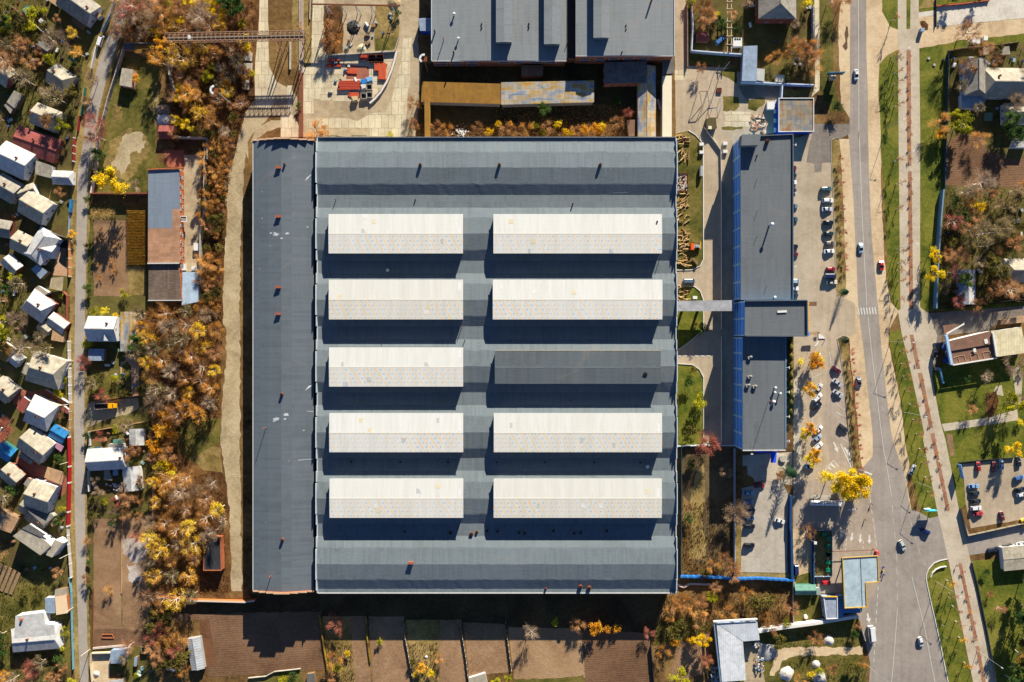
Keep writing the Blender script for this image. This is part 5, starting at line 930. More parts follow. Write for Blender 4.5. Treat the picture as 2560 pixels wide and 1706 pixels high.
gable('red_hut','little red-roofed wooden hut among bushes beside the workshop','hut',(280,405),(408,405),1.9,2.2,3.1,'red','wood',wins=0,lm='red-roofed hut')
fence('yard_wall','white and blue yard wall left of the long white store',[(222,0),(238,300),(222,565),(500,588),(792,608)],2.8,.5,mat('white_blue_wall',(206,218,232),.1),'wall')
fence('yard_wall','white and blue yard wall right of the long white store',[(785,912),(1180,935),(1590,950)],2.6,.5,mat('white_blue_wall',(206,218,232),.1),'wall',lm='blue-white wall')
fence('short_wall','short blue wall running down towards the kiosk',[(1240,930),(1232,1095)],2.6,.5,mat('white_blue_wall',(206,218,232),.1),'wall')
fence('board_fence','plain pale fence between the workshop lane and the cottage',[(175,0),(178,745)],1.8,.15,CONC)
fence('pillar_fence','wall with round white pillar caps along the cottage path',[(1588,70),(1586,260),(1584,500)],2.4,.3,mat('grey_blue_panel',(150,165,185),.15),post=3.4,pm=WHITE)
pr=thing('pipe_rack','pale timber ladder-like pipe rack crossing the cottage garden','pipe rack',W((640,300)),None)
for x in(620,665):m=MB();m.bar(W((x,-60),4.2),W((x,588),4.2),.32,.3);build(m,'beam',mat('pale_timber',(206,180,146),.2),pr)
for y in(20,100,240,312,405,500):m=MB();m.bar(W((608,y),4.5),W((682,y),4.5),.25,.22);build(m,'rung',mat('pale_timber',(206,180,146),.2),pr)
for y in(240,580):v=W((640,y),2.1);m=MB();m.bar(Vector((v.x,v.y,0)),Vector((v.x,v.y,4.1)),.3,.3);build(m,'leg',WOOD,pr)
k=thing('fan_unit','white cooling unit with three round fans on its top','cooler',W((735,470)));v=W((735,472),2.4)
m=MB();m.box((v.x,v.y,1.2),(4.0,3.8,2.4));build(m,'case',WHITE,k)
for dx in(-26,0,26):a=W((735+dx,440),2.4);m=MB();m.tube(a+z3*.01,a+z3*.1,.46,.46,12);build(m,'fan',mat('fan_green_black',(34,54,44),.2),k)
ki=flat('kiosk','square blue-walled kiosk with stained patchwork roof by the main road','kiosk',[(1192,1100),(1588,1100),(1588,1478),(1190,1482)],4.6,streak_mat('rainbow_stained_sheets',((160,116,76),(162,146,120),(146,140,130),(126,130,134)),.3,.2,2.0,2.2),'blue',parapet=.35,rim=WHITE,lm='blue kiosk',doors=1)
fb=thing('fuel_pipe','row of white and blue pipe sections standing along the kiosk wall','pipes',W((1158,1300)))
for i in range(7):a,b_=W((1158,1125+i*52),.9),W((1158,1168+i*52),.9);m=MB();m.tube(a,b_,.7,.7,10);build(m,'pipe_section',WHITE if i%2==0 else mat('blue_pipe',(60,110,180),.1),fb)
v=W((1090,1200));m=MB();m.box((v.x,v.y,1.1),(3.2,3.2,2.2));m.box((v.x,v.y,2.24),(3.4,3.4,.08));solo(m,'white_cabinet',WHITE,'white square cabinet standing in front of the kiosk pipes','cabinet')
rr=random.Random(4)
hpile=thing('scrap_heap','heap of broken pale boards and rubble beside the blue kiosk','scrap heap',W((960,1400)))
for i in range(46):
 p=W((rr.uniform(880,1045),rr.uniform(1290,1490)),0);m=MB();m.box((p.x,p.y,rr.uniform(.2,1.0)),(rr.uniform(.6,2.2),rr.uniform(.2,.7),.12),rr.uniform(0,3));build(m,'board',[mat('broken_board',(232,216,196),.2),mat('red_board',(196,128,100),.2),WOOD][i%3],hpile)
sw=thing('frame_structure','bare steel A-frame stand with long legs on the sandy yard','steel frame',W((350,1150)));SW=mat('white_rust_pole',(200,180,165),.3,2)
T0,T1=W((310,1028),5.0),W((395,1022),5.0);m=MB();m.tube(T0,T1,.14,.14,6);build(m,'top_bar',RUST,sw)
for t,q in((T0,(280,1060)),(T0,(335,1190)),(T1,(330,1215)),(T1,(420,1200))):m=MB();m.tube(t,W(q),.13,.13,6);build(m,'leg',SW,sw)
sw=thing('swing_frame','low steel trolley frame beside the A-frame stand','steel frame',W((510,1170)))
Q=[W(p,1.6)for p in((440,1110),(545,1100),(550,1215),(455,1215))]
for i in range(4):m=MB();m.tube(Q[i],Q[(i+1)%4],.1,.1,6);build(m,'rail',STEEL,sw);m=MB();m.tube(Q[i],Vector((Q[i].x,Q[i].y,0)),.09,.09,6);build(m,'leg',STEEL,sw)
flat('mossy_hut','small mossy flat-roofed hut with a cream hatch on the sandy yard','hut',[(385,1330),(490,1318),(505,1440),(390,1460)],2.4,mat('moss_roof',(96,84,50),.4,.8),'wood',lm='mossy hut')
v=W((425,1432),2.45);m=MB();m.box((v.x,v.y,2.5),(1.5,1.4,.25));build(m,'hatch',mat('cream_roof_paint',(238,226,196),.08,.4),bpy.data.objects['mossy_hut'])
m=MB()
for i in range(4):
 for j in range(4):v=W((505+i*14,995+j*14));m.box((v.x,v.y,.35),(.45,.45,.7))
solo(m,'brick_pallet',mat('dark_red_bricks',(120,66,52),.35,2),'stack of dark red bricks on the sandy yard','bricks')
pole((540,830),15,'tall lamp mast at the grass patch below the white wall',.16)
pole((470,820),9,'short mast beside the grass patch below the white wall',.12)
bb=thing('roadside_billboard','roadside billboard with cream base on the grass verge near the kiosk','billboard',W((1785,870)))
m=MB();a=W((1780,875));m.box((a.x,a.y,1.5),(2.2,2.6,3.0));build(m,'base',WALLS['cream'],bb);m=MB();a=W((1745,826),5.0);b_=W((1925,822),5.0);m.bar(Vector((a.x,a.y,5.0)),Vector((b_.x,b_.y,5.0)),.35,3.4);pn=build(m,'panel',mat('billboard_teal',(70,130,140),.2),bb);m=MB();m.bar(Vector((a.x+3,a.y-.2,5.3)),Vector((b_.x-2,b_.y-.2,5.3)),.1,1.6);build(m,'picture',mat('billboard_red',(190,70,60),.4,.5),pn);m=MB();c_=(a+b_)/2;m.tube(Vector((c_.x,c_.y,0)),Vector((c_.x,c_.y,3.4)),.18,.18,8);build(m,'pole',STEEL,bb)
use('E2')
def logpile(p,n,spread,label,ang=0,seed=1):
 r=random.Random(seed);o=thing('log_pile',label,'log pile',W(p),'heaps of logs and stones on the timber lawn');v=W(p)
 for i in range(n):
  L=r.uniform(1.6,3.4);a=ang+r.gauss(0,.5);c=v+Vector((r.uniform(-1,1)*spread[0],r.uniform(-1,1)*spread[1],r.uniform(.2,.8)));d=Vector((math.cos(a),math.sin(a),r.uniform(-.08,.08)))*L/2;m=MB();rr_=r.uniform(.16,.34);m.tube(c-d,c+d,rr_,rr_*.85,7);build(m,'log',mat(['yellow_log','brown_log','tan_log'][i%3],[(214,178,118),(160,120,76),(196,164,120)][i%3],.3,1.5),o)
for i,(p,n,s,l,a)in enumerate((((110,150),14,(2.5,4),'small scattered log heap at the top of the timber lawn beside the hall',0),((120,300),12,(2.6,3),'pale log heap near the white blocks on the timber lawn',1),((100,880),16,(2.6,4),'log heap halfway down the timber lawn against the hall',.4),((105,1130),22,(2.6,3.5),'broad yellow log heap left of the orange tractor',0),((100,1290),24,(2.5,4.5),'biggest log heap at the lower end of the timber lawn',0),((110,740),14,(2.4,3.5),'dark log heap below the rectangular rubble frame',.8),((110,1400),8,(3,1.2),'long straight logs laid along the lower lawn edge',0))):logpile(p,n,s,l,a,i+2)
use('E3');logpile((110,230),20,(2.6,4),'log heap in the corner lawn above the footbridge',0,31);use('E2')
rb=thing('rubble_bay','rusty rectangular frame filled with rubble against the hall wall','rubble bay',W((105,560)))
Q=[W(p,.7)for p in((48,465),(165,465),(165,652),(48,655))];m=MB()
for i in range(4):m.bar(Q[i].lerp(Q[(i+1)%4],.02),Q[(i+1)%4].lerp(Q[i],.02),.25,.7)
build(m,'frame',RUST,rb);r_=random.Random(8)
for i in range(60):p=W((r_.uniform(56,155),r_.uniform(475,642)),.3);m=MB();m.box((p.x,p.y,r_.uniform(.15,.5)),(r_.uniform(.4,1.1),r_.uniform(.4,.9),r_.uniform(.3,.6)),r_.uniform(0,3));build(m,'rubble',[mat('pinkish_rubble',(196,160,146),.3,1.5),CONC][i%2],rb)
for i,(p,l)in enumerate((((300,175),'upper white block on the kerb of the timber lawn'),((300,258),'second white block on the kerb of the timber lawn'),((543,168),'small white block by the fence corner, upper one'),((543,250),'small white block by the fence corner, lower one'),(('E3',232,268),'white cube on the grass beside the footbridge'))):
 v=W(p);m=MB();m.box((v.x,v.y,.55),(2.0,1.4,1.1));m.box((v.x,v.y,1.14),(1.8,1.2,.08));solo(m,'concrete_block',WHITE,l,'block','white concrete blocks')
tk=thing('water_tank','grey steel tank trailer standing at the kerb of the timber lawn','tank',W((300,440)));a,b_=W((300,395),1.3),W((298,500),1.3);m=MB();m.tube(a,b_,.8,.8,12);build(m,'tank',STEEL,tk);m=MB();m.bar(a-z3*.9,b_-z3*.9,1.2,.2);build(m,'chassis',DARK,tk)
for t in(.25,.75):c=a.lerp(b_,t);m=MB();m.tube(Vector((c.x-.9,c.y,.35)),Vector((c.x+.9,c.y,.35)),.35,.35,10);build(m,'wheel',TYRE,tk)
trc=thing('tractor','orange tractor with grey engine parked on the timber lawn','tractor',W((245,1225)));a=W((245,1225));OR=mat('tractor_orange',(232,96,30),.12,2,.5)
m=MB();m.box((a.x-2.0,a.y-.3,1.5),(1.5,3.2,1.6));m.box((a.x-2.0,a.y-.3,2.36),(1.3,2.8,.1));build(m,'cab',OR,trc);m=MB();m.box((a.x+.2,a.y,1.1),(2.6,1.5,.9));m.box((a.x+.3,a.y,1.65),(1.4,1.0,.3));build(m,'engine',STEEL,trc);m=MB();m.bar(Vector((a.x+1.8,a.y-1.2,1.0)),Vector((a.x+1.8,a.y+2.2,1.0)),.4,.5);build(m,'loader',mat('machine_yellow',(220,170,50),.2),trc)
for dx,dy,r in((-1.7,1.5,.75),(-1.7,-1.9,.75),(1.2,1.0,.5),(1.2,-1.0,.5)):m=MB();m.tube((a.x+dx,a.y+dy-.2,r),(a.x+dx,a.y+dy+.2,r),r,r,12);build(m,'wheel',TYRE,trc)
m=MB();a,b_=W((215,1350),.9),W((262,1405),.9);m.bar(a,b_,1.0,.9);m.bar(a+z3*.5,b_+z3*.5,.8,.08);solo(m,'timber_skip',WOOD,'tilted wooden trough on the curved lower lawn corner','trough')
fence('steel_fence','thin white-railed fence along the shaded drive west of the office',[('E1',362,1420),('E2',505,228),('E2',512,700),('E2',514,1568),('E3',514,600)],1.2,.12,WHITE)
fence('steel_fence','thin white-railed fence along the south part of the shaded drive',[('E3',514,660),('E3',514,1568),('E4',512,375)],1.2,.12,WHITE)
for pts,l in(([('E2',170,28),('E2',240,70),('E2',322,160),('E2',325,1360),('E2',290,1425),('E2',200,1465),('E2',42,1468)],'white kerb round the timber lawn'),([('E3',42,146),('E3',230,150),('E3',292,198),('E3',325,292),('E3',325,590)],'white kerb of the small lawn by the footbridge'),([('E3',325,600),('E3',160,740),('E3',50,815)],'white kerb of the small lawn south of the footbridge'),([('E3',46,946),('E3',212,958),('E3',284,1006),('E3',326,1090),('E3',326,1568),('E4',324,390)],'white kerb round the lawn below the hall gate')):
 m=MB();P=[W(p,.14)for p in pts]
 for a,b_ in zip(P,P[1:]):m.bar(a,b_,.3,.26)
 o=build(m,'kerb',WHITE);o['kind']='structure'
fence('blue_rail_wall','blue-capped low wall across the drive end',[('E4',48,398),('E4',330,388),('E4',640,392)],1.6,.35,mat('white_blue_wall',(206,218,232),.1),'wall',lm='blue-capped wall')
fence('mesh_fence','dark blue-green mesh fence close beside the hall wall',[('E4',100,405),('E4',98,1420),('E5',95,160),('E5',95,480)],2.0,.22,mat('dark_teal_mesh',(40,74,84),.2),post=4.0)
fence('yard_wall','grey-blue concrete wall between shaded yard and lower car park',[('E4',652,430),('E4',652,1560),('E5',655,480)],2.2,.35,mat('grey_blue_concrete',(160,172,190),.2),'wall',post=4.5,lm='concrete yard wall')
fence('blue_metal_fence','long bright blue metal fence at the bottom of the car park',[('E5',100,472),('E5',500,480),('E5',630,500),('E5',900,490),('E5',1270,512)],2.6,.7,mat('bright_blue_sheet',(34,104,176),.1,1,.5),'fence',post=2.6,pm=mat('blue_post',(60,120,190),.1),lm='bright blue fence')
fence('dark_blue_fence','dark blue sheet fence on the right of the lower car park',[('E4',1232,910),('E4',1225,1250),('E5',1248,0),('E5',1258,510)],2.4,1.0,mat('dark_blue_sheet',(34,72,116),.15,1,.5),lm='dark blue fence')
fence('pipe_line','crooked pale pipe running from the hall corner into the weeds',[('E5',40,545),('E5',120,578),('E5',190,545),('E5',470,552)],.9,.8,mat('pink_pale_pipe',(222,196,180),.2),'pipe')
fence('retaining_wall','white retaining wall sloping up to the filling station',[('E5',908,1042),('E5',1180,1000),('E5',1480,960),('E5',1945,885)],3.2,1.3,mat('white_wall_cap',(232,226,216),.12,.8),'wall',lm='white retaining wall')
fence('thin_wall','thin pale wall running along the edge of the rough lot to the road',[('E5',1950,900),('E5',2020,1140)],1.6,.3,CONC,'wall');fence('thin_wall','thin pale wire fence climbing the weedy bank to the car park corner',[('E5',1268,520),('E5',1268,980)],1.6,.2,CONC)
use('E5')
TEAL=sheet_mat('pale_teal_roof',(186,206,214),.5,30,.05,.08,(160,170,170),.5,width=1.0,seam=.1)
gs=flat('filling_station_canopy','L-shaped pale teal filling station canopy with yellow rim','canopy',[(1772,268),(2146,246),(2156,524),(2022,534),(2032,786),(1796,798)],6.0,TEAL,'white',base=5.4,parapet=.35,rim=mat('yellow_rim',(214,166,44),.06,1,.5),lm='filling station canopy')
for p in((1830,330),(1830,700),(2080,330),(1980,700)):v=W(p,5);m=MB();m.tube(Vector((v.x,v.y,0)),Vector((v.x,v.y,5.38)),.3,.3,10);build(m,'column',WHITE,gs)
m=MB();a,b_=W((1965,262),6.05),W((1985,790),6.05);m.bar(a+z3*.03,b_+z3*.03,.18,.08);build(m,'seam',DARK,gs)
a,b_=W((1766,275),5.6),W((1792,795),5.6);m=MB();m.bar(a,b_,.12,.9);build(m,'green_fascia',mat('green_fascia',(20,110,70),.1),gs)
flat('station_shop','blue-grey flat-roofed station shop with pale edge','shop',[(1578,682),(1724,682),(1728,905),(1606,912)],4.0,sheet_mat('shop_roof',(166,176,196),.5,30,.05,.05,seam=.1),'bluegrey',parapet=.3,rim=WHITE,wins=1,lm='station shop')
flat('shop_wing','lower blue wing joining the station shop to the canopy','shop wing',[(1728,672),(1785,668),(1798,800),(1965,800),(1970,845),(1790,850),(1785,892),(1730,902)],3.4,mat('blue_wing_roof',(84,128,176),.1),'bluegrey')
m=MB();m.bar(W((1578,676),4.3),W((1724,676),4.3),.3,.6);build(m,'fascia',mat('yellow_rim',(240,186,40),.06,1,.5),[o for o in bpy.data.objects if o.name=='station_shop'][0])
gable('green_booth','pale green gabled booth with its small dormer below the dark blue fence','booth',(1295,612),(1500,612),2.0,2.6,3.7,'green','green',wins=1,lm='green booth')
m=MB();v=W((1525,620),2);m.box((v.x,v.y,1.1),(1.6,2.8,2.2));m.box((v.x,v.y,2.24),(1.8,3.0,.08));solo(m,'booth_box',mat('grey_green_box',(150,165,160),.15),'grey metal box attached right of the green booth','box')
gr=ROOFS['green']
L1=thing('white_store','big white L-shaped store with ribbed metal roof at the bottom','store',W((600,1250)));LM.append((1825,1630,'white L-shaped store'));WR=sheet_mat('bright_ribbed_roof',(226,230,234),.8,40,.05,.05,(200,200,205),.5,width=.8,seam=.12)
Pz=[W(p,4.8)for p in((465,960),(740,1145),(772,1548),(520,1566))];w=MB();w.prism([xy(p)for p in(Pz[0]+Vector((.3,-.3,0)),Pz[1]+Vector((-.3,0,0)),Pz[2]+Vector((-.3,.3,0)),Pz[3]+Vector((.3,.3,0)))],0,4.3);build(w,'wall',WALLS['bluegrey'],L1);m=MB();m.slab(Pz,.2);build(m,'roof',WR,L1)
Pz=[W(p,4.8)for p in((470,958),(890,940),(915,1130),(744,1143))];m=MB();m.slab(Pz,.2);build(m,'roof_slope',sheet_mat('ribbed_roof_b',(206,212,220),.8,40,.05,.05,width=.8,seam=.1),L1);w=MB();c_=sum(Pz,Vector())/4;w.prism([xy(p.lerp(c_,.04))for p in Pz],0,4.31);build(w,'wall',WALLS['bluegrey'],L1)
m=MB();a=W((430,935),5.0);b_=W((888,908),5.0);m.bar(a,b_,.6,.9);build(m,'parapet',WHITE,L1);m=MB();m.bar(W((436,950),4.8),W((505,1560),4.8),.5,.8);build(m,'parapet',mat('blue_grey_gutter',(110,140,170),.15),L1)
for p,h,l in(((885,1165),1.4,'sacks and scrap piled in the nook of the L-shaped store'),((905,1350),1.6,'long heap of blue-white scrap along the store yard'),((440,1480),1.4,'heap of planks and scrap left of the L-shaped store')):
 o=thing('scrap_pile',l,'scrap',W(p),'scrap piles round the L-shaped store');r_=random.Random(int(p[0]))
 for i in range(34):v=W((p[0]+r_.uniform(-40,40),p[1]+r_.uniform(-60,60)*(.5 if p[0]==885 else 1.4)),0);m=MB();m.box((v.x,v.y,r_.uniform(.2,h)),(r_.uniform(.4,1.5),r_.uniform(.3,.8),r_.uniform(.1,.5)),r_.uniform(0,3));build(m,'scrap_piece',[WHITE,mat('scrap_blue',(130,160,200),.2),WOOD,CONC][i%4],o)
def heap(p,r,h,m_,label,cat='heap',name='gravel_heap',seed=1,n=16):
 q=MB();rr=random.Random(seed);v=W(p);R=5
 for j in range(R):q.v+=[(v.x+math.cos(2*math.pi*i/n)*r*(1-j/R)*rr.uniform(.82,1.1),v.y+math.sin(2*math.pi*i/n)*r*(1-j/R)*rr.uniform(.82,1.1),h*math.sin(j/R*math.pi/2)*rr.uniform(.85,1.1)+(-.03 if j==0 else 0))for i in range(n)]
 q.v.append((v.x,v.y,h));
 for j in range(R-1):q.f+=[(j*n+i,j*n+(i+1)%n,(j+1)*n+(i+1)%n,(j+1)*n+i)for i in range(n)]
 q.f+=[((R-1)*n+i,(R-1)*n+(i+1)%n,R*n)for i in range(n)]
 return solo(q,name,m_,label,cat,smooth=True)
GRV=ground_mat('grey_gravel',[(150,148,146)]);WHT=mat('pale_rubble',(222,214,204),.3,.9,.95)
heap((1535,1525),3.4,1.5,GRV,'rounded grey gravel heap on the rough lot near the bottom edge');heap((990,1255),4.4,.9,GRV,'flat grey gravel heap spilling from the store yard',seed=4);heap((1195,1475),3.6,1.2,WHT,'large white rubble heap on the rough lot',seed=5);heap((1500,1380),2.2,.9,WHT,'small white rubble heap right of the large one',seed=6);heap((1635,1130),2.6,.8,WHT,'white rubble heap under the retaining wall',seed=7)
m=MB();v=W((1390,880));m.tube(v,v+z3*1.0,.9,.9,14);o=solo(m,'well_ring',WHITE,'white concrete well ring on the grass beside the station shop','well ring');
GB=mat('green_bin',(24,128,92),.12,2,.5)
for i,p in enumerate((('E4',1560,1298),('E4',1600,1342),('E4',1600,1425),('E4',1600,1505),('E5',1617,228),('E5',1617,310),('E5',1617,392))):
 v=W(p);o=thing('green_container',('first','second','third','fourth','fifth','sixth','seventh')[i]+' green container from the top inside the railed strip','container',v,'green containers in the railed strip')
 m=MB();m.box((v.x,v.y,.65),(1.7 if i else 2.0,1.5,1.3));build(m,'bin',GB,o);m=MB();m.box((v.x,v.y,1.36),(1.8 if i else 2.1,1.6,.1));build(m,'lid',GB,o)
fence('railing','white-posted railing round the strip of green containers',[('E4',1468,1560),('E4',1468,1268),('E4',1655,1268),('E4',1655,1500),('E5',1672,468),('E5',1490,470),('E5',1480,0)],1.5,.1,mat('rail_blue_grey',(120,140,160),.2),'railing',post=3.0,pm=WHITE)
fence('teal_fence','dark blue fence left of the green container strip',[('E4',1455,1275),('E5',1478,0),('E5',1482,560)],2.0,.5,mat('dark_blue_sheet',(34,72,116),.15,1,.5))
pole(('E4',1398,1340),9,'lamp pole with white head standing left of the container strip',.12,STEEL);v=W(('E4',1398,1340));m=MB();m.box((v.x,v.y,9.1),(1.2,1.2,.25));build(m,'lamp_head',WHITE,bpy.data.objects[[o.name for o in bpy.data.objects if o.get('label','').startswith('lamp pole with white head')][0]])
py=thing('station_pylon','tall white station sign tower with green foot at the forecourt corner','sign',W(('E4',1935,640)));v=W(('E4',1935,640));m=MB();m.tube(v,v+z3*2.6,.25,.25,10);build(m,'pole',STEEL,py);m=MB();m.box((v.x,v.y,5.6),(3.6,.6,6.0),-.35);build(m,'panel',WHITE,py);d=Vector((math.cos(-.35),math.sin(-.35),0));n_=Vector((d.y,-d.x,0))
for zz,c in((7.2,(40,80,170)),(5.4,(60,90,150)),(3.1,(40,170,120))):m=MB();a=v+z3*zz;m.bar(a-d*1.4+n_*.32,a+d*1.4+n_*.32,.06,.9);build(m,'sign_band',mat('band_%d'%c[0],c,.1),py)
def lorry(p,heading,label,kind):
 o=thing('lorry',label,'lorry',Vector((0,0,0)))
 if kind=='tanker':
  m=MB();m.bar((-7,0,1.0),(6.6,0,1.0),1.2,.3);build(m,'chassis',DARK,o)
  for a,b_ in((-7.2,-1.6),(-1.2,4.2)):
   m=MB();m.tube((a,0,2.3),(b_,0,2.3),1.2,1.2,18);t=build(m,'tank',mat('white_tank',(232,232,230),.06,1,.35),o,smooth=False);m=MB();m.box(((a+b_)/2,0,3.52),(4.2,.5,.08));build(m,'walkway',STEEL,t)
  m=MB();m.box((6.0,0,1.9),(2.2,2.4,2.2));m.box((5.8,0,3.05),(1.6,2.2,.12));c=build(m,'cab',WHITE,o);m=MB();m.bar((7.12,-.95,2.3),(7.12,.95,2.3),.06,.9);build(m,'windscreen',GLASS,c);wx=(-6,-4.8,-3.6,2.8,5.6)
 else:
  m=MB();m.bar((-4.6,0,.95),(5.0,0,.95),1.1,.3);build(m,'chassis',DARK,o);RIMC=mat('cream_bed_side',(214,196,176),.15)
  m=MB();m.box((-1.9,0,1.25),(6.2,2.4,.16));build(m,'bed',mat('dark_bed_floor',(44,42,42),.3,1),o)
  for a,b_ in(((-5.0,-1.22,1.7),(1.2,-1.22,1.7)),((-5.0,1.22,1.7),(1.2,1.22,1.7)),((-5.02,-1.1,1.7),(-5.02,1.1,1.7)),((1.22,-1.1,1.7),(1.22,1.1,1.7))):m=MB();m.bar(a,b_,.14,.8);build(m,'bed_side',RIMC,o)
  YE=mat('lorry_yellow',(244,176,20),.08,1,.4);m=MB();m.box((2.6,0,1.9),(1.9,2.3,2.2));m.box((2.6,0,3.03),(1.6,2.0,.08));m.box((4.25,0,1.45),(1.4,1.9,1.3));c=build(m,'cab',YE,o);m=MB();m.bar((3.58,-.9,2.55),(3.58,.9,2.55),.06,.7);build(m,'windscreen',GLASS,c);wx=(-3.6,-2.4,3.9)
 for x in wx:
  for s in(-1,1):m=MB();m.tube((x,s*.85,.5),(x,s*1.15,.5),.5,.5,12);w_=build(m,'wheel',TYRE,o);m=MB();m.tube((x,s*1.14,.5),(x,s*1.18,.5),.28,.28,10);build(m,'rim',RIM,w_)
 o.location=W(p,1.5).xy.to_3d();o.rotation_euler=(0,0,math.radians(heading));return o
lorry(('E4',1590,978),-1,'long white tanker lorry parked below the big yellow tree','tanker');LM.append((2065,1257,'white tanker lorry'))
lorry(('B3',240,880),3,'yellow-cabbed lorry with empty dark bed parked off the left lane','open');LM.append((264,1016,'yellow-cabbed lorry'))
use('B2')
wh=thing('brick_warehouse','long two-storey orange brick warehouse with half blue-grey and half brown roof','warehouse',W(('P',410,590)));LM.append((410,560,'brick warehouse'))
P=[W(p,5.2)for p in((637,168),(926,166),(933,1040),(633,1040))];w=MB();w.prism([xy(P[0]+Vector((.1,-.1,0))),xy(P[1]+Vector((-.1,-.1,0))),xy(P[2]+Vector((-.1,.1,0))),xy(P[3]+Vector((.1,.1,0)))],0,4.94);build(w,'wall',BRICKO,wh)
WF=felt_mat('warehouse_felt',(122,134,148),1.2);WB=sheet_mat('brown_worn_felt',(188,142,110),6,1.4,.22,.2,(150,110,80),.9,width=5,seam=.4)
for pts,m_ in(([(637,168),(926,166),(931,532),(864,532),(862,712),(635,714)],WF),([(864,533),(931,533),(933,1040),(633,1040),(635,715),(862,713)],WB)):
 m=MB();m.slab([W(p,5.2)for p in pts],.25);build(m,'roof',m_,wh)
m=MB();m.bar(W((633,166),5.5),W((970,150),5.5),.5,.7);build(m,'parapet',BRICKO,wh);m=MB();m.bar(W((630,1042),5.35),W((925,1040),5.35),.5,.5);build(m,'parapet',mat('pale_gutter',(205,205,202),.15),wh)
for i in range(12):window(wh,P[1],P[2],3+i*3.6,3.6,1.2,1.3,out=Vector((1,0,0)))
for i in range(10):window(wh,P[1],P[2],3+i*4.3,1.4,1.2,1.2,out=Vector((1,0,0)))
P=[W(p,4.5)for p in((642,1048),(920,1046),(946,1384),(640,1386))];w=MB();w.prism([xy(p)for p in P],0,4.2);build(w,'wall',BRICKO,wh);m=MB();c_=sum(P,Vector())/4;m.slab([c_+(p-c_)*1.01 for p in P],.25);build(m,'annex_roof',sheet_mat('black_brown_boards',(110,96,86),6,12,.35,.4,(170,140,110),.95,width=.9,seam=.5),wh)
m=MB();m.bar(W((636,1388),4.6),W((948,1386),4.6),.4,.5);build(m,'parapet',mat('pale_gutter',(205,205,202),.15),wh)
flat('porch','small stained porch roof with white rail on the warehouse east wall','porch',[(936,602),(1000,600),(1000,655),(936,655)],3.2,'patch','grey',base=2.6,rim=WHITE,parapet=.25)
flat('metal_shed','light blue metal shed leaning on the lower end of the brick warehouse','shed',[(957,1122),(1106,1122),(1100,1400),(950,1432)],3.2,sheet_mat('light_blue_metal',(186,208,228),.5,6,.06,.05,rough=.5,seam=.2),'bluegrey',tilt=[0,-.4,-.4,0],lm='light blue shed')
for p,s,l in(((1100,890),(2.4,3.2,1.4),'white box standing against the warehouse yard wall'),((975,1080),(1.8,2.6,1.4),'white cabinet at the lower end of the warehouse yard'),((1072,1090),(1.8,1.6,1.2),'small white box beside the light blue shed')):
 v=W(p);m=MB();m.box((v.x,v.y,s[2]/2),s);m.box((v.x,v.y,s[2]+.05),(s[0]+.15,s[1]+.15,.08));solo(m,'white_box',WHITE,l,'box')
fence('yard_wall','grey concrete wall along the east side of the warehouse yard',[('B2',1160,-40),('B2',1148,600),('B2',1120,700),('B2',1112,1120)],3.0,.35,CONC,'wall',lm='warehouse yard wall')
fence('yard_wall','concrete wall enclosing the shaded top of the warehouse yard',[('B1',530,1340),('B1',850,1352),('B1',852,1560)],3.4,.35,CONC,'wall')
fence('cross_wall','dark brick wall from the lane to the brick warehouse',[(88,386),(360,388),(632,386)],3.6,.35,BRICKR,'wall',lm='dark cross wall')
pole(('B2',1140,60),7,'lamp pole at the warehouse yard wall',.12)
r_=np.random.default_rng(3);V=[];F=[]
for i in range(36):
 for k in range(62):
  q=W((448+k*2.75+r_.normal(0,1.2),556+i*14.3+r_.normal(0,1.6)));hh=r_.uniform(1.3,2.2)
  for j in range(4):
   a=r_.uniform(0,6.28);d=np.array([math.cos(a),math.sin(a)*.5])*r_.uniform(.25,.6);b=len(V);V+=[(q.x-.07,q.y,0),(q.x+.07,q.y,0),(q.x+d[0],q.y+d[1],hh*r_.uniform(.5,1))];F.append((b,b+1,b+2))
m=MB();m.v=V;m.f=F;o=build(m,'dry_maize',leaf_mat('dry_maize',[(130,96,30),(196,152,60),(216,180,90)],.6),uv=False);tag(o,'rows of dry yellow maize standing beside the brick warehouse','maize',None,'stuff')
V=[];F=[]
for k in range(1500):
 q=W((r_.uniform(110,335),575+r_.normal(0,26)));a=r_.uniform(0,6.28);d=np.array([math.cos(a),math.sin(a)])*r_.uniform(.5,1.1);z_=r_.uniform(.1,1.3);b=len(V);V+=[(q.x-.05,q.y-.05,z_),(q.x+.05,q.y+.05,z_),(q.x+d[0],q.y+d[1],z_+r_.uniform(-.1,.4))];F.append((b,b+1,b+2))
m=MB();m.v=V;m.f=F;o=build(m,'straw_heap',leaf_mat('pale_straw',[(150,120,60),(200,166,98),(226,200,140)],.6),uv=False);tag(o,'heap of pale maize straw at the top of the ploughed garden plot','straw',None,'stuff')
V=[]
use('B1')
tr=thing('truss_gantry','long rusty steel truss gantry spanning the thicket, slab road and track','gantry',W((1140,400)));LM.append((590,95,'truss gantry'))
ZT=10.0;A0,A1,B0,B1=W((462,345),ZT),W((1815,318),ZT),W((462,422),ZT),W((1812,398),ZT)
for a,b_ in((A0,A1),(B0,B1)):
 for dz in(0,2.2):m=MB();m.bar(a+z3*dz,b_+z3*dz,.28,.28);build(m,'chord',mat('pale_rusty_steel',(172,134,104),.3,1.5,.9),tr)
m=MB();c0,c1=(A0+B0)/2,(A1+B1)/2;m.slab([A0.lerp(B0,.2)+z3*.15,A1.lerp(B1,.2)+z3*.15,A1.lerp(B1,.8)+z3*.15,A0.lerp(B0,.8)+z3*.15],.12);build(m,'deck',mat('gantry_deck',(120,104,86),.35,1.2),tr)
N=30
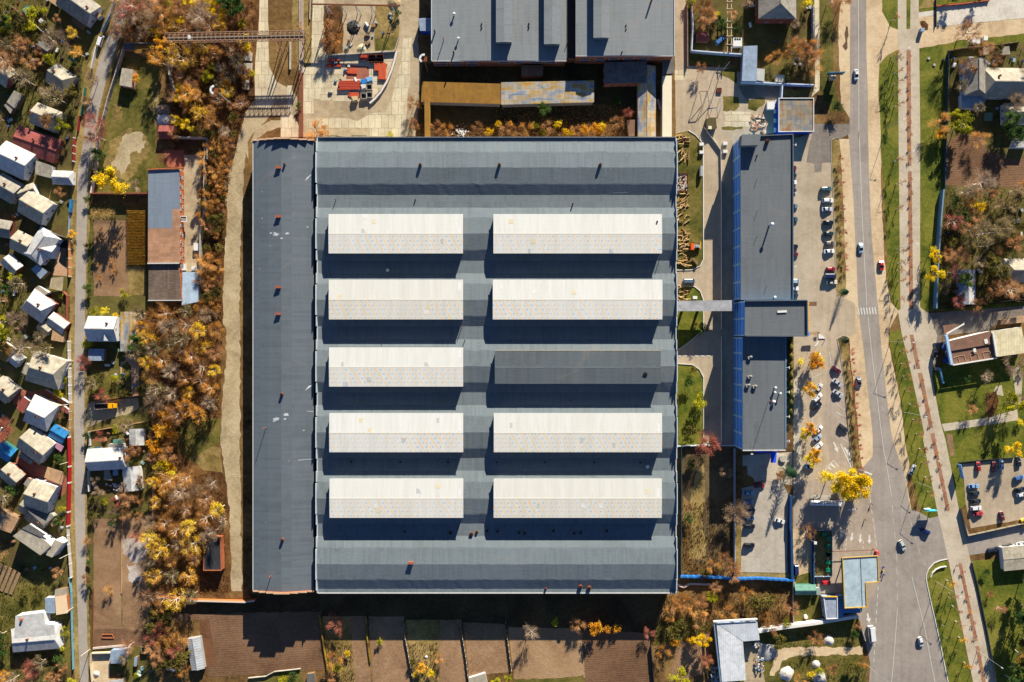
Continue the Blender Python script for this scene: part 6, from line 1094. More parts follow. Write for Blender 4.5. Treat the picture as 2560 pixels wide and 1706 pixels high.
for i in range(N+1):
 t=i/N;a,b_=A0.lerp(A1,t),B0.lerp(B1,t);m=MB();m.bar(a,a+z3*2.2,.16,.16);m.bar(b_,b_+z3*2.2,.16,.16);m.bar(a+z3*2.2,b_+z3*2.2,.16,.16)
 if i<N:
  a2_,b2_=A0.lerp(A1,(i+1)/N),B0.lerp(B1,(i+1)/N);m.bar(a,a2_+z3*2.2,.12,.12);m.bar(b_+z3*2.2,b2_,.12,.12)
 build(m,'bracing',mat('pale_rusty_steel',(172,134,104),.3,1.5,.9),tr)
m=MB();m.tube(A0.lerp(B0,.5)+z3*.5,A1.lerp(B1,.5)+z3*.5,.3,.3,8);build(m,'pipe',mat('lagged_pipe',(150,138,120),.25),tr)
for t in(.03,.22,.5,.8,.975):
 a,b_=A0.lerp(A1,t),B0.lerp(B1,t)
 for q,s in((a,1),(b_,-1)):m=MB();m.bar(q,Vector((q.x-.8,q.y+s*1.2,0)),.3,.3);m.bar(q+Vector((1.2,0,0)),Vector((q.x+1.8,q.y+s*1.2,0)),.3,.3);build(m,'leg',mat('pale_rusty_steel',(172,134,104),.3,1.5,.9),tr)
m=MB();a=A0.lerp(A1,.17).lerp(B0.lerp(B1,.17),.5);m.box((a.x,a.y,ZT+1.2),(1.2,1.6,1.6));build(m,'junction_box',WHITE,tr)
def mast(foot,h,label,ang,plat=True,m_=None):
 v=W(foot);o=thing('floodlight_mast',label,'floodlight',v,'floodlight masts in the north yard');m=MB();m.tube(v,v+z3*h,.3,.17,8);build(m,'mast',m_ or CONC,o);t=v+z3*h
 m=MB();m.box((t.x,t.y,h),(2.6,2.0,.16));build(m,'platform',RUST,o)
 for i in range(3):d=Vector((math.cos(ang+i*.9),math.sin(ang+i*.9),0))*1.6;m=MB();m.box((t.x+d.x,t.y+d.y,h+.5),(1.5,.8,.7),ang+i*.9+1.57);build(m,'floodlight',WHITE,o)
mast((1108,1035),21,'tall pale floodlight mast rising from the thicket left of the slab road',2.2);mast(('C1',1335,712),16.5,'rusty floodlight mast in the shade of the brick workshop',1.8,m_=RUST)
rt=thing('railway_track','narrow rusty rail track running straight to the factory wing','track',W((1775,700)));LM.append((752,170,'rail track'))
for(y0,y1,c,n_)in((-60,715,mat('pale_track_slab',(196,182,168),.2),'track_slab'),(718,1345,mat('rusty_track_slab',(146,92,70),.25),'track_slab')):m=MB();m.bar(W((1776,y0),.25),W((1776,y1),.25),1.9,.3);build(m,n_,c,rt)
for dx in(-9,9):m=MB();m.bar(W((1776+dx,-60),.5),W((1776+dx,1345),.5),.12,.22);build(m,'rail',RUST,rt)
fence('pipe_wall','thin pale pipe beside the right slab road',[(1862,-40),(1858,190)],1.0,.25,CONC,'pipe');fence('pale_pipe','pale pipe lying in the weed bed near the track',[(1668,410),(1665,680)],1.0,.6,CONC,'pipe')
fence('dark_wall','dark garage back wall along the top of the meadow',[(30,421),(450,425)],3.6,.4,mat('dark_slab_wall',(112,104,98),.25),'wall',lm='garage back wall')
flat('garage','yellow-brown roofed garage under the long dark wall','garage',[(218,440),(440,446),(436,490),(215,486)],2.8,'yellow','wood',lm='yellow garage');flat('garage','tilted yellow garage roof beside the first one, darker','garage',[(138,440),(216,442),(214,526),(140,518)],2.7,'yellow','wood')
flat('grey_garage','dark flat garage at the lane end of the long dark wall','garage',[(35,430),(135,436),(130,490),(35,485)],2.6,'dark','wood')
fence('grey_wall','short grey slab wall standing between meadow and thicket',[(478,560),(476,720),(515,880)],3.0,.4,CONC,'wall')
flat('pink_hut','small pink-walled hut with pale felt roof on the meadow','hut',[('A1',1120,625),('A1',1222,640),('A1',1205,803),('A1',1094,782)],3.4,'pale','pink',lm='pink hut',wins=1)
gable('red_shed','red-brown roofed shed at the edge of the thicket above the warehouse','shed',(382,1290),(518,1290),2.6,2.4,3.3,'red','brick',wins=0,lm='red-brown shed')
heap((430,1180),3.6,1.3,mat('grey_white_ash',(186,184,188),.25,.9),'pale ash heap beside the red-brown shed',seed=9);heap((425,1080),3.2,1.0,mat('brown_grey_ash',(140,120,104),.3,.9),'brown rubble heap above the pale ash heap',seed=10)
flat('slab_stack','stack of pale concrete slabs beside the left slab road','slabs',[(1230,500),(1300,520),(1290,600),(1215,590)],.7,CONC,CONC);flat('slab_stack','lower stack of worn slabs beside the left slab road','slabs',[(1205,620),(1300,620),(1295,690),(1200,690)],.5,CONC,CONC)
m=MB();m.bar(W((1172,640),.9),W((1172,720),.9),1.6,1.5);solo(m,'white_tank',CONC,'white tank lying in the thicket beside the slab stacks','tank');m=MB();m.bar(W((1245,790),.6),W((1240,880),.6),2.0,1.0);solo(m,'cream_block',CONC,'cream block lying left of the slab road bend','block')
use('C1')
cr=thing('crane_runway','rust-red crane beam on grey steel legs across the yard','crane runway',W((640,100)));ZC=9.4;m=MB();m.bar(W((185,42),ZC),W((1062,58),ZC),.5,.6);build(m,'beam',RUST,cr);LM.append((890,40,'crane runway'))
for x,y in((325,46),(475,48),(622,50),(770,52),(975,56)):
 t=W((x,y),ZC-.3);
 for s in(-.9,.9):m=MB();m.bar(t,Vector((t.x+s,t.y-.3,0)),.32,.26);build(m,'leg',STEEL,cr)
 m=MB();m.bar(Vector((t.x-.55,t.y-.2,3.5)),Vector((t.x+.55,t.y-.2,3.5)),.2,.2);build(m,'brace',STEEL,cr)
fence('low_wall','low crumbling wall across the storage yard',[(350,540),(700,520),(1005,502)],1.2,.5,CONC,'wall',lm='low yard wall');fence('low_wall','short low wall running up to the asphalt apron',[(1008,495),(1045,370)],1.2,.4,CONC,'wall')
fence('curved_pipe','long curved white pipe bounding the storage yard',[(1025,505),(1005,590),(975,690),(930,800),(870,900),(810,970),(760,1012)],1.1,.8,mat('white_lagged_pipe',(226,222,214),.15),'pipe',lm='curved white pipe')
fence('curved_pipe','thin rusty pipe beside the curved white one',[(1000,560),(975,660),(935,760),(880,870),(800,960)],.8,.3,RUST,'pipe')
RB=mat('red_beam',(196,76,52),.2,1.5,.6);OBm=mat('orange_red_beam',(224,98,62),.18,1.5,.6)
def beams(p0,p1,n,across,m_,label,layers=2,gap=1.0):
 o=thing('beam_stack',label,'beams',W(p0),'stacks of red steel beams');a,b_=W(p0),W(p1);d=(b_-a).normalized();nn=Vector((-d.y,d.x,0));wid=across/n
 for l in range(layers):
  for i in range(n):m=MB();f=nn*((i+.5)*wid-across/2)+z3*(.3+l*.5);m.bar(a+f+d*random.Random(i+l).uniform(-.5,.5),b_+f,wid*.72,.42);build(m,'beam',m_,o)
 return o
beams((462,843),(668,840),6,4.2,RB,'long stack of dark red beams beside the blue tarpaulins');beams((893,625),(885,785),6,3.4,OBm,'bright orange-red beams stacked crosswise near the curved pipe');beams((832,632),(832,700),4,2.0,OBm,'short orange beams left of the crosswise stack');beams((672,565),(742,568),6,3.0,RB,'small red beam stack left of the steel bins');beams((338,646),(486,643),3,1.4,RB,'single row of red beams at the yard edge',1)
bn=thing('steel_bins','four rusty steel bins joined in a block beside the low wall','bins',W((823,575)))
for i in range(2):
 for j in range(2):
  a=W((785+i*76,557+j*36),.8);m=MB()
  for dx,dy,sx,sy in((-1.6,0,.12,1.5),(1.6,0,.12,1.5),(0,-.75,3.1,.12),(0,.75,3.1,.12)):m.box((a.x+dx,a.y+dy,.6),(sx,sy,1.2))
  o=build(m,'bin',RUST,bn);m=MB();m.box((a.x,a.y,.1),(3.0,1.35,.12));build(m,'floor',DARK,o)
for p,s,c,l in(((705,812),(2.4,2.4,1.3),(40,130,210),'bundle wrapped in bright blue tarpaulin at the beam stack'),((762,790),(2.8,2.2,1.4),(130,180,225),'pale blue wrapped bundle right of the bright blue one'),((705,862),(2.2,2.2,1.5),(220,210,200),'pale crate below the bright blue bundle'),((620,980),(2.6,2.2,1.6),(206,184,140),'cream crate at the lower edge of the storage yard')):
 v=W(p);m=MB();m.box((v.x,v.y,s[2]/2),s,.1);m.box((v.x+.1,v.y,s[2]+.12),(s[0]*.8,s[1]*.7,.24),.3);solo(m,'wrapped_bundle' if c[2]>c[0]else 'crate',mat('bundle_%d'%c[0],c,.2,1.2),l,'bundle' if c[2]>c[0]else 'crate')
for p,l in(((760,858),'open grey crate beside the pale crate'),((762,935),'open dark crate with white rim near the curved pipe'),((705,945),'open crate with slatted top left of the white-rimmed one')):
 v=W(p,.8);o=thing('open_crate',l,'crate',Vector((v.x,v.y,0)));
 m=MB()
 for dx,dy,sx,sy in((-1.2,0,.18,2.6),(1.2,0,.18,2.6),(0,-1.2,2.2,.18),(0,1.2,2.2,.18)):m.box((v.x+dx,v.y+dy,.8),(sx,sy,1.6))
 build(m,'side',CONC,o);m=MB();m.box((v.x,v.y,.1),(2.2,2.2,.12));build(m,'floor',DARK,o)
heap((600,270),3.6,1.0,mat('black_soil_heap',(60,62,56),.3,.8),'dark pile of coal on the old floor of the yard',seed=12);heap((690,480),2.6,1.1,mat('yellow_white_rubble',(214,200,160),.3,.8),'pale rubble pile above the low yard wall',seed=13);heap((1000,20),3.6,1.4,mat('sand_heap',(200,176,130),.2,.8),'sand pile beside the crane runway end',seed=14)
for i,(p,l)in enumerate((((1250,0),'x'),)):pass
for i,(x,l)in enumerate(((375,'first green bench from the left along the hall north wall'),(655,'second green bench from the left along the hall north wall'))):
 o=thing('bench',l,'frame',W((x,1335)));m=MB();m.bar(W((x-75,1333),.9),W((x+75,1333),.9),.3,.15);build(m,'rail',mat('dark_green_paint',(36,84,58),.2),o)
 for dx in(-70,0,70):m=MB();v=W((x+dx,1333),.8);m.bar(Vector((v.x,v.y,0)),Vector((v.x,v.y,.82)),.15,.15);build(m,'leg',DARK,o)
use('C2');r_=random.Random(5)
o=thing('scrap_pile','white litter and scrap tipped among the weeds north of the hall','scrap',W(('C1',1660,1310)))
for i in range(40):v=W(('C1',1660+r_.gauss(0,38),1305+r_.gauss(0,26)));m=MB();m.box((v.x,v.y,r_.uniform(.1,.5)),(r_.uniform(.3,1.0),r_.uniform(.2,.7),r_.uniform(.05,.3)),r_.uniform(0,3));build(m,'litter',WHITE if i%3 else CONC,o)
o=thing('barrel_row','white and pink sacks in the dark gap beside the long cream store','sacks',W((1590,1030)))
for i in range(6):v=W((1585+i*6,985+i*17));m=MB();m.ball((v.x,v.y,.4),(.8,.6,.45),8,5);build(m,'sack',mat('pinkish_sack',(226,196,200),.15),o)
def roofs(rows):
 for r in rows:
  k=r[0]
  if k=='g':gable(*r[1:4],**r[4])if False else gable(r[1],r[2],r[3],*r[4],**r[5])
  else:flat(r[1],r[2],r[3],*r[4],**r[5])
use('A1')
gable('house','big grey slate house with its dark slope to the yard at the top left','house',(545,-75),(822,122),5.2,3.4,6.4,'slate','white',chim=(.85,1.5),lm='top grey slate house')
flat('porch','small brown-roofed annex at the gable of the top grey slate house','annex',[(840,125),(880,105),(935,140),(885,172)],2.8,'tan','white');flat('lean_to','tiny shed with half white half brown roof in the shade','shed',[(650,190),(700,130),(785,200),(735,265)],2.6,'brown','wood');flat('white_shed','little white flat shed among the top left gardens','shed',[(350,190),(375,165),(400,190),(375,220)],2.2,'white','white');flat('white_shed','tiny white roof beside the diagonal garden fence','shed',[(385,280),(405,258),(430,285),(408,300)],2.0,'white','white')
gable('dark_shed','dark grey roofed shed with white gutter left of the pale bare tree','shed',(335,410),(430,470),2.6,2.4,3.4,'dark','wood',wins=0)
gable('house','cream-roofed house with a dark hipped end near the small blue tarp','house',(440,650),(572,738),4.6,3.2,6.0,'pale','grey',hip=(0,2.2),chim=(.3,1.2),lm='cream hipped house')
gable('house','cream-roofed house cut by the left edge, upper one','house',(-90,590),(72,716),4.2,3.2,5.6,'pale','brick',lm='upper left-edge house')
flat('ribbed_shed','small ribbed grey shed beside the upper left-edge house','shed',[(60,940),(130,830),(212,872),(138,1000)],2.8,'slate','wood');flat('lower_shed','low grey shed below the ribbed one','shed',[(35,965),(75,945),(125,990),(95,1045)],2.4,'slate','wood')
gable('house','cream-roofed house with rounded dark end above the red roof','house',(282,1022),(458,1092),4.6,3.2,5.8,'pale','grey',hip=(0,2.4),chim=(.05,-.6),lm='house above the red roof')
gable('red_house','wide low red metal roof of the house beside the lane','house',(128,1255),(510,1385),5.2,2.8,4.2,'red','brick',wins=2,lm='red-roofed house')
gable('white_house','bright white roofed house with two windows in its gable','house',(-40,1395),(222,1520),6.0,3.8,7.2,'white','white',lm='bright white gabled house')
flat('tarp','small bright blue tarpaulin roof behind the cream hipped house','tarpaulin',[(635,535),(655,518),(690,545),(668,578)],1.8,'blue','wood',base=1.4)
flat('shed','brownish shed roof at the top edge left of the grey house','shed',[(440,-20),(540,-20),(520,60),(450,10)],2.8,'tan','wood');flat('green_cloth','dark green shed roof in the top left gardens','shed',[(200,90),(250,45),(290,70),(240,140)],2.4,'green','green')
fence('garden_fence','pale diagonal garden fence across the top left gardens',[(90,50),(330,240),(500,390)],1.5,.25,CONC);fence('lane_fence','blue-grey sheet fence on the lane beside the top grey slate house',[(1040,20),(995,150),(930,285)],2.0,.5,mat('grey_blue_panel',(150,165,185),.15),post=4);fence('lane_fence','white sheet fence on the lane below the parked van',[(878,425),(860,500),(832,625)],1.9,.35,WHITE);fence('lane_fence','green fence on the lane opposite the concrete wall',[(775,800),(755,960),(735,1060)],1.9,.3,WALLS['green']);fence('lane_fence','short red fence panel on the lane above the red-roofed house',[(725,1060),(705,1200)],1.9,.35,mat('dark_red_fence',(150,48,44),.15));fence('lane_fence','red and white fence beside the red-roofed house',[(675,1265),(668,1480)],1.9,.3,mat('dark_red_fence',(150,48,44),.15),post=3.4,pm=WHITE)
fence('roadside_wall','long grey concrete slab wall on the right side of the lane',[(1132,425),(1085,580),(1035,740),(985,900),(945,1060),(900,1210),(880,1400),('A2',862,60)],2.2,.35,CONC,'wall',post=4,lm='lane concrete wall');fence('roadside_wall','white end of the concrete wall beside the yellow tree',[('A2',852,75),('A2',830,205)],2.2,.4,WHITE,'wall');fence('rust_gate','rusty brown gate in the lane concrete wall',[('A2',862,10),('A2',856,70)],2.3,.4,RUST,'gate')
use('A2')
flat('flat_house','pale flat-roofed garage behind the bright white gabled house','garage',[(330,-95),(475,-45),(460,66),(320,32)],3.4,'slate','white');gable('white_shed','small white shed with its gable to the lane','shed',(478,55),(628,62),2.8,2.6,3.8,'white','white',wins=1,hip=(0,1.2),lm='small white lane shed')
gable('house','grey slate house cut by the left edge above the big cream roof','house',(-60,100),(120,205),4.8,3.2,5.8,'slate','grey',lm='grey left-edge house');gable('annex','small cream gable tucked behind the big cream roof','annex',(165,210),(300,165),2.8,2.8,4.4,'pale','white',wins=0)
gable('house','big cream-roofed house with four windows in its white gable','house',(182,266),(392,388),5.4,4.0,7.2,'pale','white',lm='big cream house');
gable('shed','grey ribbed roof with red wall at the left edge','shed',(-40,520),(80,540),3.6,2.8,4.2,'slate','brick',wins=0)
gable('house','cream-roofed wing adjoining the white cross-gabled house','house',(100,622),(245,694),4.2,3.2,5.6,'pale','white',lm='cream wing house')
wx=gable('white_house','white cross-gabled house beside the tan patio','house',(405,600),(285,770),4.6,4.2,6.6,'white','white',hip=(2.0,2.0),lm='white cross-gabled house');gable('','','',(330,700),(470,745),2.8,4.2,6.0,'white','white',root=wx,wins=0,doors=0)
gable('shed','small white roofed shed with brick end below the cream wing house','shed',(38,806),(145,912),2.9,2.6,4.0,'white','brick',wins=0,lm='white brick-ended shed');flat('vaulted_shed','blue-grey shed with wooden end in front of the tan patio','shed',[(285,905),(340,860),(436,930),(370,995)],3.0,'bluegrey','wood',tilt=[0,.3,.3,0]);flat('patio_roof','translucent ribbed patio roof beside the lane','patio roof',[(470,985),(582,975),(572,1106),(452,1082)],2.8,sheet_mat('translucent_ribs',(190,176,140),.5,2,.2,.4),'wood',base=2.4,lm='ribbed patio roof')
m=MB();P=[W(p,.03)for p in((560,650),(615,640),(615,890),(570,860),(540,830),(560,760),(552,700))];m.prism([xy(p)for p in P],.05,.16);o=solo(m,'pond_cover',mat('dark_pool_cover',(26,28,34),.1,1,.3),'dark curved pond beside the tan patio','pond')
gable('house','white-roofed house with rounded brick gable above two small sheds','house',(248,1192),(378,1286),5.2,3.6,6.4,'white','brick',hip=(1.5,1.8),lm='white round-gabled house');flat('annex','small pale annex above the white round-gabled house','annex',[(325,1075),(352,1055),(445,1120),(400,1150)],2.8,'pale','white')
gable('shed','small white shed with dark red end right at the lane','shed',(448,1352),(585,1448),2.8,2.6,3.8,'white','brick',wins=0,lm='red-ended lane shed');gable('shed','small cream shed left of the red-ended lane shed','shed',(358,1410),(440,1478),2.2,2.2,3.2,'pale','grey',wins=0);flat('shed','brownish flat shed below the red-ended lane shed','shed',[(485,1450),(592,1470),(580,1575),(468,1556)],2.6,'tan','wood')
fence('lane_fence','bright blue sheet fence panel beside the lane',[(648,262),(635,380)],2.2,.6,ROOFS['blue']);fence('lane_fence','thin grey-blue fence below the blue sheet panel',[(632,380),(622,600)],1.6,.15,mat('grey_blue_panel',(150,165,185),.15));fence('pillar_wall','orange wall with pale stepped pillars at the tan patio',[(632,640),(632,970)],1.8,.45,mat('orange_wall',(206,140,92),.15),'wall',post=3.9,pm=WALLS['cream'],lm='orange pillared wall');fence('brick_fence','brown brick fence beside the white round-gabled house',[(575,1110),(612,1150),(605,1380)],1.7,.35,BRICKR,'wall');fence('yard_wall','dark wall from the white cross-gabled house to the lane',[(415,545),(520,590),(640,620)],2.0,.5,mat('dark_slab_wall',(112,104,98),.25),'wall')
tree_done=1
use('A3')
gable('yellow_shed','yellow-brown roofed shed cut by the left edge','shed',(-20,60),(75,130),3.4,2.6,3.8,'yellow','white',wins=0);gable('white_shed','little white gabled shed right of the yellow-brown one','shed',(110,150),(165,195),2.6,2.4,3.8,'white','white',wins=0)
gable('house','big white-cream house with a broad pale roof beside the white lane fence','house',(268,236),(488,302),6.6,4.2,7.6,'pale','white',hip=(2.0,2.2),lm='broad pale-roofed house');flat('annex','pale annex with red edge left of the broad pale-roofed house','annex',[(195,285),(235,195),(275,230),(258,320)],2.8,'pale','white')
gable('house','cream-roofed house at the left edge beside the red paving','house',(-60,390),(72,505),4.2,3.2,5.6,'pale','grey',lm='house by the red paving');flat('red_annex','red roof annex joined to the bright white house','annex',[(150,610),(212,505),(272,548),(208,662)],3.4,'red','white')
gable('white_house','bright white roofed house with cream rounded gable on red paving','house',(245,625),(408,700),6.2,4.0,7.4,'white','cream',hip=(1.0,1.6),lm='bright white red-yard house');flat('gate_roof','small red gate roof at the red pillared fence','gate roof',[(560,630),(580,590),(625,625),(615,665)],2.8,'red','white')
gable('blue_shed','bright blue plastic roofed shed close to the lane','shed',(470,815),(590,885),2.8,2.4,3.2,'blue','wood',wins=0,lm='bright blue shed')
gable('house','cream-roofed house with dark lower slope beside the bright blue shed','house',(186,886),(390,1040),5.6,4.0,7.0,'pale','white',lm='cream house by the blue shed');flat('porch','long grey porch roof below the cream house by the blue shed','porch',[(165,1050),(195,1020),(305,1105),(272,1130)],2.8,'slate','wood');flat('pink_canopy','little pink canopy by the red fence','canopy',[(498,968),(525,930),(585,965),(560,1015)],2.4,'pink','white',base=2.0)
gable('blue_shed','light blue roofed shed cut by the left edge','shed',(-30,975),(95,1055),3.2,2.6,3.8,'blue','green',wins=0);gable('house','small cream house with green eaves below the light blue shed','house',(15,1178),(148,1290),3.8,3.0,5.0,'pale','brick',lm='green-eaved house');flat('carport','wide tan carport roof beside the red fence','carport',[(435,1152),(582,1200),(568,1318),(405,1250)],3.0,'tan','wood',base=2.6,lm='tan carport')
gable('house','big white house with six windows in its gable by the red fence','house',(222,1400),(432,1472),6.0,4.6,8.0,'pale','white',lm='six-windowed white house',chim=(.4,1.5));flat('annex','white and pink annex of the six-windowed house','annex',[(215,1310),(255,1250),(330,1290),(270,1360)],3.0,'slate','pink');gable('dark_shed','grey-white shed below the six-windowed house','shed',(185,1500),(300,1568),3.2,2.8,4.2,'slate','grey',wins=0)
fence('lane_fence','white stone fence along the lane beside the broad pale-roofed house',[(625,0),(628,170),(636,560)],1.8,.6,BRICKW,'wall',post=3.2,pm=WHITE,lm='white stone fence');fence('lane_fence','tan pillared fence in front of the bright white red-yard house',[(640,570),(630,870)],1.7,.3,mat('tan_fence',(190,150,110),.2),post=3.4,pm=WALLS['cream']);fence('red_fence','bright red metal fence along the lane',[(624,880),(630,1150),(628,1300),(622,1568),('A4',620,130)],2.0,.55,mat('bright_red_fence',(176,28,40),.1,1,.5),post=14,pm=WHITE,lm='bright red fence');fence('yard_fence','white yard fence from the broad house to the lane',[(420,440),(520,500),(628,565)],1.8,.2,WHITE)
use('A4')
gable('house','dark grey roofed house above the big flat cream house','house',(268,-10),(400,118),4.6,3.2,5.2,'dark','grey',lm='dark grey house');gable('house','two-tone grey and tan roof at the left edge','house',(70,22),(0,150),4.2,3.0,4.6,'tan','wood',roof2='dark',wins=0,lm='two-tone left-edge roof');flat('shed','small tan flat shed beside the dark grey house','shed',[(445,95),(480,55),(532,90),(490,138)],2.6,'tan','wood')
fh=flat('flat_house','big cream flat-roofed house with long shadow and grey balcony','house',[(118,220),(240,130),(445,285),(470,312),(372,398),(232,300)],6.4,'pale','white',tilt=[.2]*6,wins=1,lm='big flat cream house');flat('grey_roof_strip','','',[(200,150),(270,108),(425,210),(370,228)],6.9,'dark','white',root=fh,base=5.5,rname='grey_roof');flat('balcony_wing','','',[(472,308),(505,252),(582,285),(480,418),(425,395)],6.0,'pale','white',root=fh,rname='wing_roof',wins=1)
flat('garage','grey garage joined to the cream-orange one','garage',[(415,790),(505,785),(505,932),(418,930)],3.2,'bluegrey','white',lm='grey garage');flat('garage','cream and orange roofed garage right of the grey one','garage',[(506,780),(610,768),(628,930),(518,948)],3.4,mat('peach_roof',(236,206,166),.12,.5),'orange');flat('lean_to','cream lean-to with an open bay above the garages','lean-to',[(508,715),(610,700),(620,768),(505,775)],2.6,'pale','wood')
wv=gable('white_house','big bright white house with a blue-grey lower slope','house',(112,1205),(505,1172),4.9,3.8,5.2,'white','white',hip=(.6,1.0),lm='big bright white house',asym=.5);flat('north_wing','','',[(142,958),(402,925),(415,1030),(500,1040),(510,1165),(130,1200)],4.9,'white','white',root=wv,rname='flat_roof');m=MB();v=W((195,990),5.4);m.box((v.x,v.y,5.3),(.9,.9,1.4));build(m,'chimney',BRICKO,wv)
for i in range(5):m=MB();a,b_=W((15+i*42,480+i*18),.25),W((-70+i*42,700+i*14),.25);m.bar(a,b_,1.5,.4);solo(m,'raised_bed',WOOD,('first','second','third','fourth','fifth')[i]+' wooden raised bed from the left below the flat cream house','raised bed','row of wooden raised beds')
fence('lane_fence','white slab fence along the lane beside the flat cream house',[(616,135),(625,300),(640,480),(648,605)],1.8,.4,BRICKW,post=3.4,pm=WHITE,lm='white slab fence');fence('lane_fence','thin teal mesh fence in front of the garages',[(632,610),(650,740),(655,1000),(668,1450)],1.6,.15,mat('teal_mesh',(120,170,180),.2),post=4)
fence('garden_fence','pale low wall down the middle of the left soil plots',[(1132,-20),(1122,240),(1118,750)],.5,.35,mat('tan_fence',(190,150,110),.2),'kerb');fence('rubble_edge','row of white stones along the bottom of the soil plot',[(855,1258),(1000,1245),(1150,1230)],.6,.8,mat('pinkish_rubble',(206,190,180),.3,1.2),'stones')
o=thing('bed_frame','thin wooden rectangle frame lying on the soil plot','frame',W((995,1145)))
for a,b_ in(((940,1128),(1036,1128)),((940,1160),(1050,1162)),((940,1128),(940,1160)),((1036,1128),(1050,1162))):m=MB();m.bar(W(a,.3),W(b_,.3),.25,.3);build(m,'board',WALLS['orange'],o)
flat('blue_shed','pale blue metal shed beside the sandy yard','shed',[(1018,1275),(1165,1265),(1152,1396),(1018,1396)],3.2,'bluegrey','bluegrey',lm='pale blue shed');flat('cream_wall','small open wooden bin near the bottom left plots','bin',[(1300,1240),(1355,1235),(1362,1300),(1305,1305)],1.2,DARK,'wood',parapet=.3,rim=WOOD);flat('tiny_shed','narrow blue-white shed right of the pale blue one','shed',[(1238,1340),(1268,1335),(1258,1425),(1235,1420)],2.2,'bluegrey','wood')
fence('sand_wall','cream wall round the sandy yard',[(1015,1300),(840,1305),(830,1400),(845,1568)],1.6,.4,WALLS['cream'],'wall');flat('white_shed','white roof cut by the bottom edge beside the sandy yard','shed',[(985,1560),(1135,1540),(1140,1640),(985,1640)],2.8,'white','wood')
fence('field_wall','rusty low edging along the lane side of the soil plot',[(858,700),(850,1240)],.6,.2,RUST,'edging')
heap((890,1490),1.6,.8,WHT,'small white stone heap at the sandy yard edge',seed=21)
use('B3')
hz_=gable('white_house','white-roofed house with orange chimney right of the lane','house',(45,156),(308,160),5.3,4.4,7.4,'white','white',chim=(.75,2.4),lm='chimney house');gable('','','',(232,190),(228,262),3.0,4.2,6.4,'white','white',root=hz_,wins=1,doors=0,roof2='bluegrey')
gable('long_shed','long narrow shed with yellow stained ribbed roof beside the path','shed',(468,6),(468,362),3.2,2.6,3.4,'patch','wood',wins=0,asym=-1.2,lm='long stained shed');flat('dark_shed','dark blue flat shed in the shade of the chimney house','shed',[(75,345),(228,345),(218,456),(76,456)],2.8,'bluegrey','wood');flat('pink_shed','tiny cream and pink roofed shed right of the garden house','shed',[(560,10),(600,0),(605,70),(565,75)],2.2,'pale','wood')
m=MB();v=W((382,358));m.box((v.x,v.y,.6),(1.4,1.2,1.2));m.box((v.x,v.y,1.24),(1.5,1.3,.08));solo(m,'teal_bin',ROOFS['green'],'teal bin standing on the tan garden path','bin');m=MB();v=W((262,498));m.box((v.x,v.y,.4),(2.0,1.0,.8));m.box((v.x,v.y,.84),(2.1,1.1,.06));solo(m,'white_trough',WHITE,'white trough on the garden lawn behind the chimney house','trough')
fence('plot_wall','brown plot wall above the yellow-cabbed lorry',[(100,842),(250,818),(400,795),(655,778)],1.8,.3,mat('brown_wall',(140,100,70),.25),'wall');fence('plot_wall','pale plot wall below the yellow-cabbed lorry',[(85,1118),(300,1080),(650,1018)],1.6,.3,mat('tan_fence',(190,150,110),.2),'wall');fence('long_pipe','long pale pipe separating gardens from the thicket',[(658,640),(664,1000),(675,1300),(682,1568),('B4',540,200),('B4',540,520)],1.4,.5,mat('pale_brown_pipe',(196,160,130),.25),'pipe',lm='long garden pipe')
gable('white_shed','small white gabled metal shed near the long garden pipe','shed',(520,1100),(522,1242),3.0,2.6,3.4,'white','white',wins=0,lm='small white metal shed');gable('white_house','long white-roofed house between two yards right of the lane','house',(52,1402),(388,1382),4.6,3.4,6.0,'white','white',asym=.5,chim=(.97,1.0),lm='long white house')
flat('green_shed','small dark green roofed shed behind the long white house','shed',[(308,1192),(395,1188),(395,1228),(308,1232)],2.6,'green','wood');flat('cream_annex','cream flat annex behind the long white house','annex',[(258,1235),(400,1230),(398,1285),(262,1292)],3.0,'slate','white');flat('green_annex','teal flat roof at the lane end of the long white house','annex',[(75,1268),(162,1262),(165,1300),(75,1308)],2.6,'green','wood');flat('blue_annex','tiny light blue roof beside the teal one','annex',[(163,1262),(188,1262),(190,1298),(166,1300)],2.6,'blue','wood')
use('A3');gable('white_shed','white gabled shed with blue-white roof below the long white house','shed',(1192,1160),(1212,1368),3.6,2.8,3.8,'white','white',wins=0,lm='white yard shed');flat('yard_shed','grey roofed yard shed in the shade of the long white house','shed',[(955,1172),(1000,1170),(1030,1275),(952,1272)],2.6,'slate','wood');flat('yard_shed','small pale roofed shed beside the grey yard shed','shed',[(1035,1178),(1080,1176),(1085,1230),(1035,1235)],2.4,'bluegrey','wood')
o=thing('rubble_row','row of pale sacks and rubble at the bottom of the yard','rubble',W((1060,1330)));r_=random.Random(15)
for i in range(22):v=W((r_.uniform(980,1140),r_.uniform(1300,1370)));m=MB();m.ball((v.x,v.y,.35),(r_.uniform(.5,.9),r_.uniform(.4,.7),.4),7,5);build(m,'sack',WHT if i%2 else mat('pinkish_rubble',(206,190,180),.3,1.2),o)
fence('yard_fence','white fence along the lane beside the long white house',[(808,830),(815,960)],1.8,.35,WHITE);fence('yard_fence','white fence along the lane below the long white house',[(806,1190),(812,1380)],1.8,.35,WHITE)
use('B4')
bs=flat('brick_shed','black flat-roofed orange brick shed standing among the thicket trees','shed',[(925,487),(1050,486),(1056,736),(920,736)],4.0,mat('black_felt',(56,58,62),.35,.4),'orange',parapet=.35,rim=BRICKO,lm='black-roofed brick shed',doors=0)
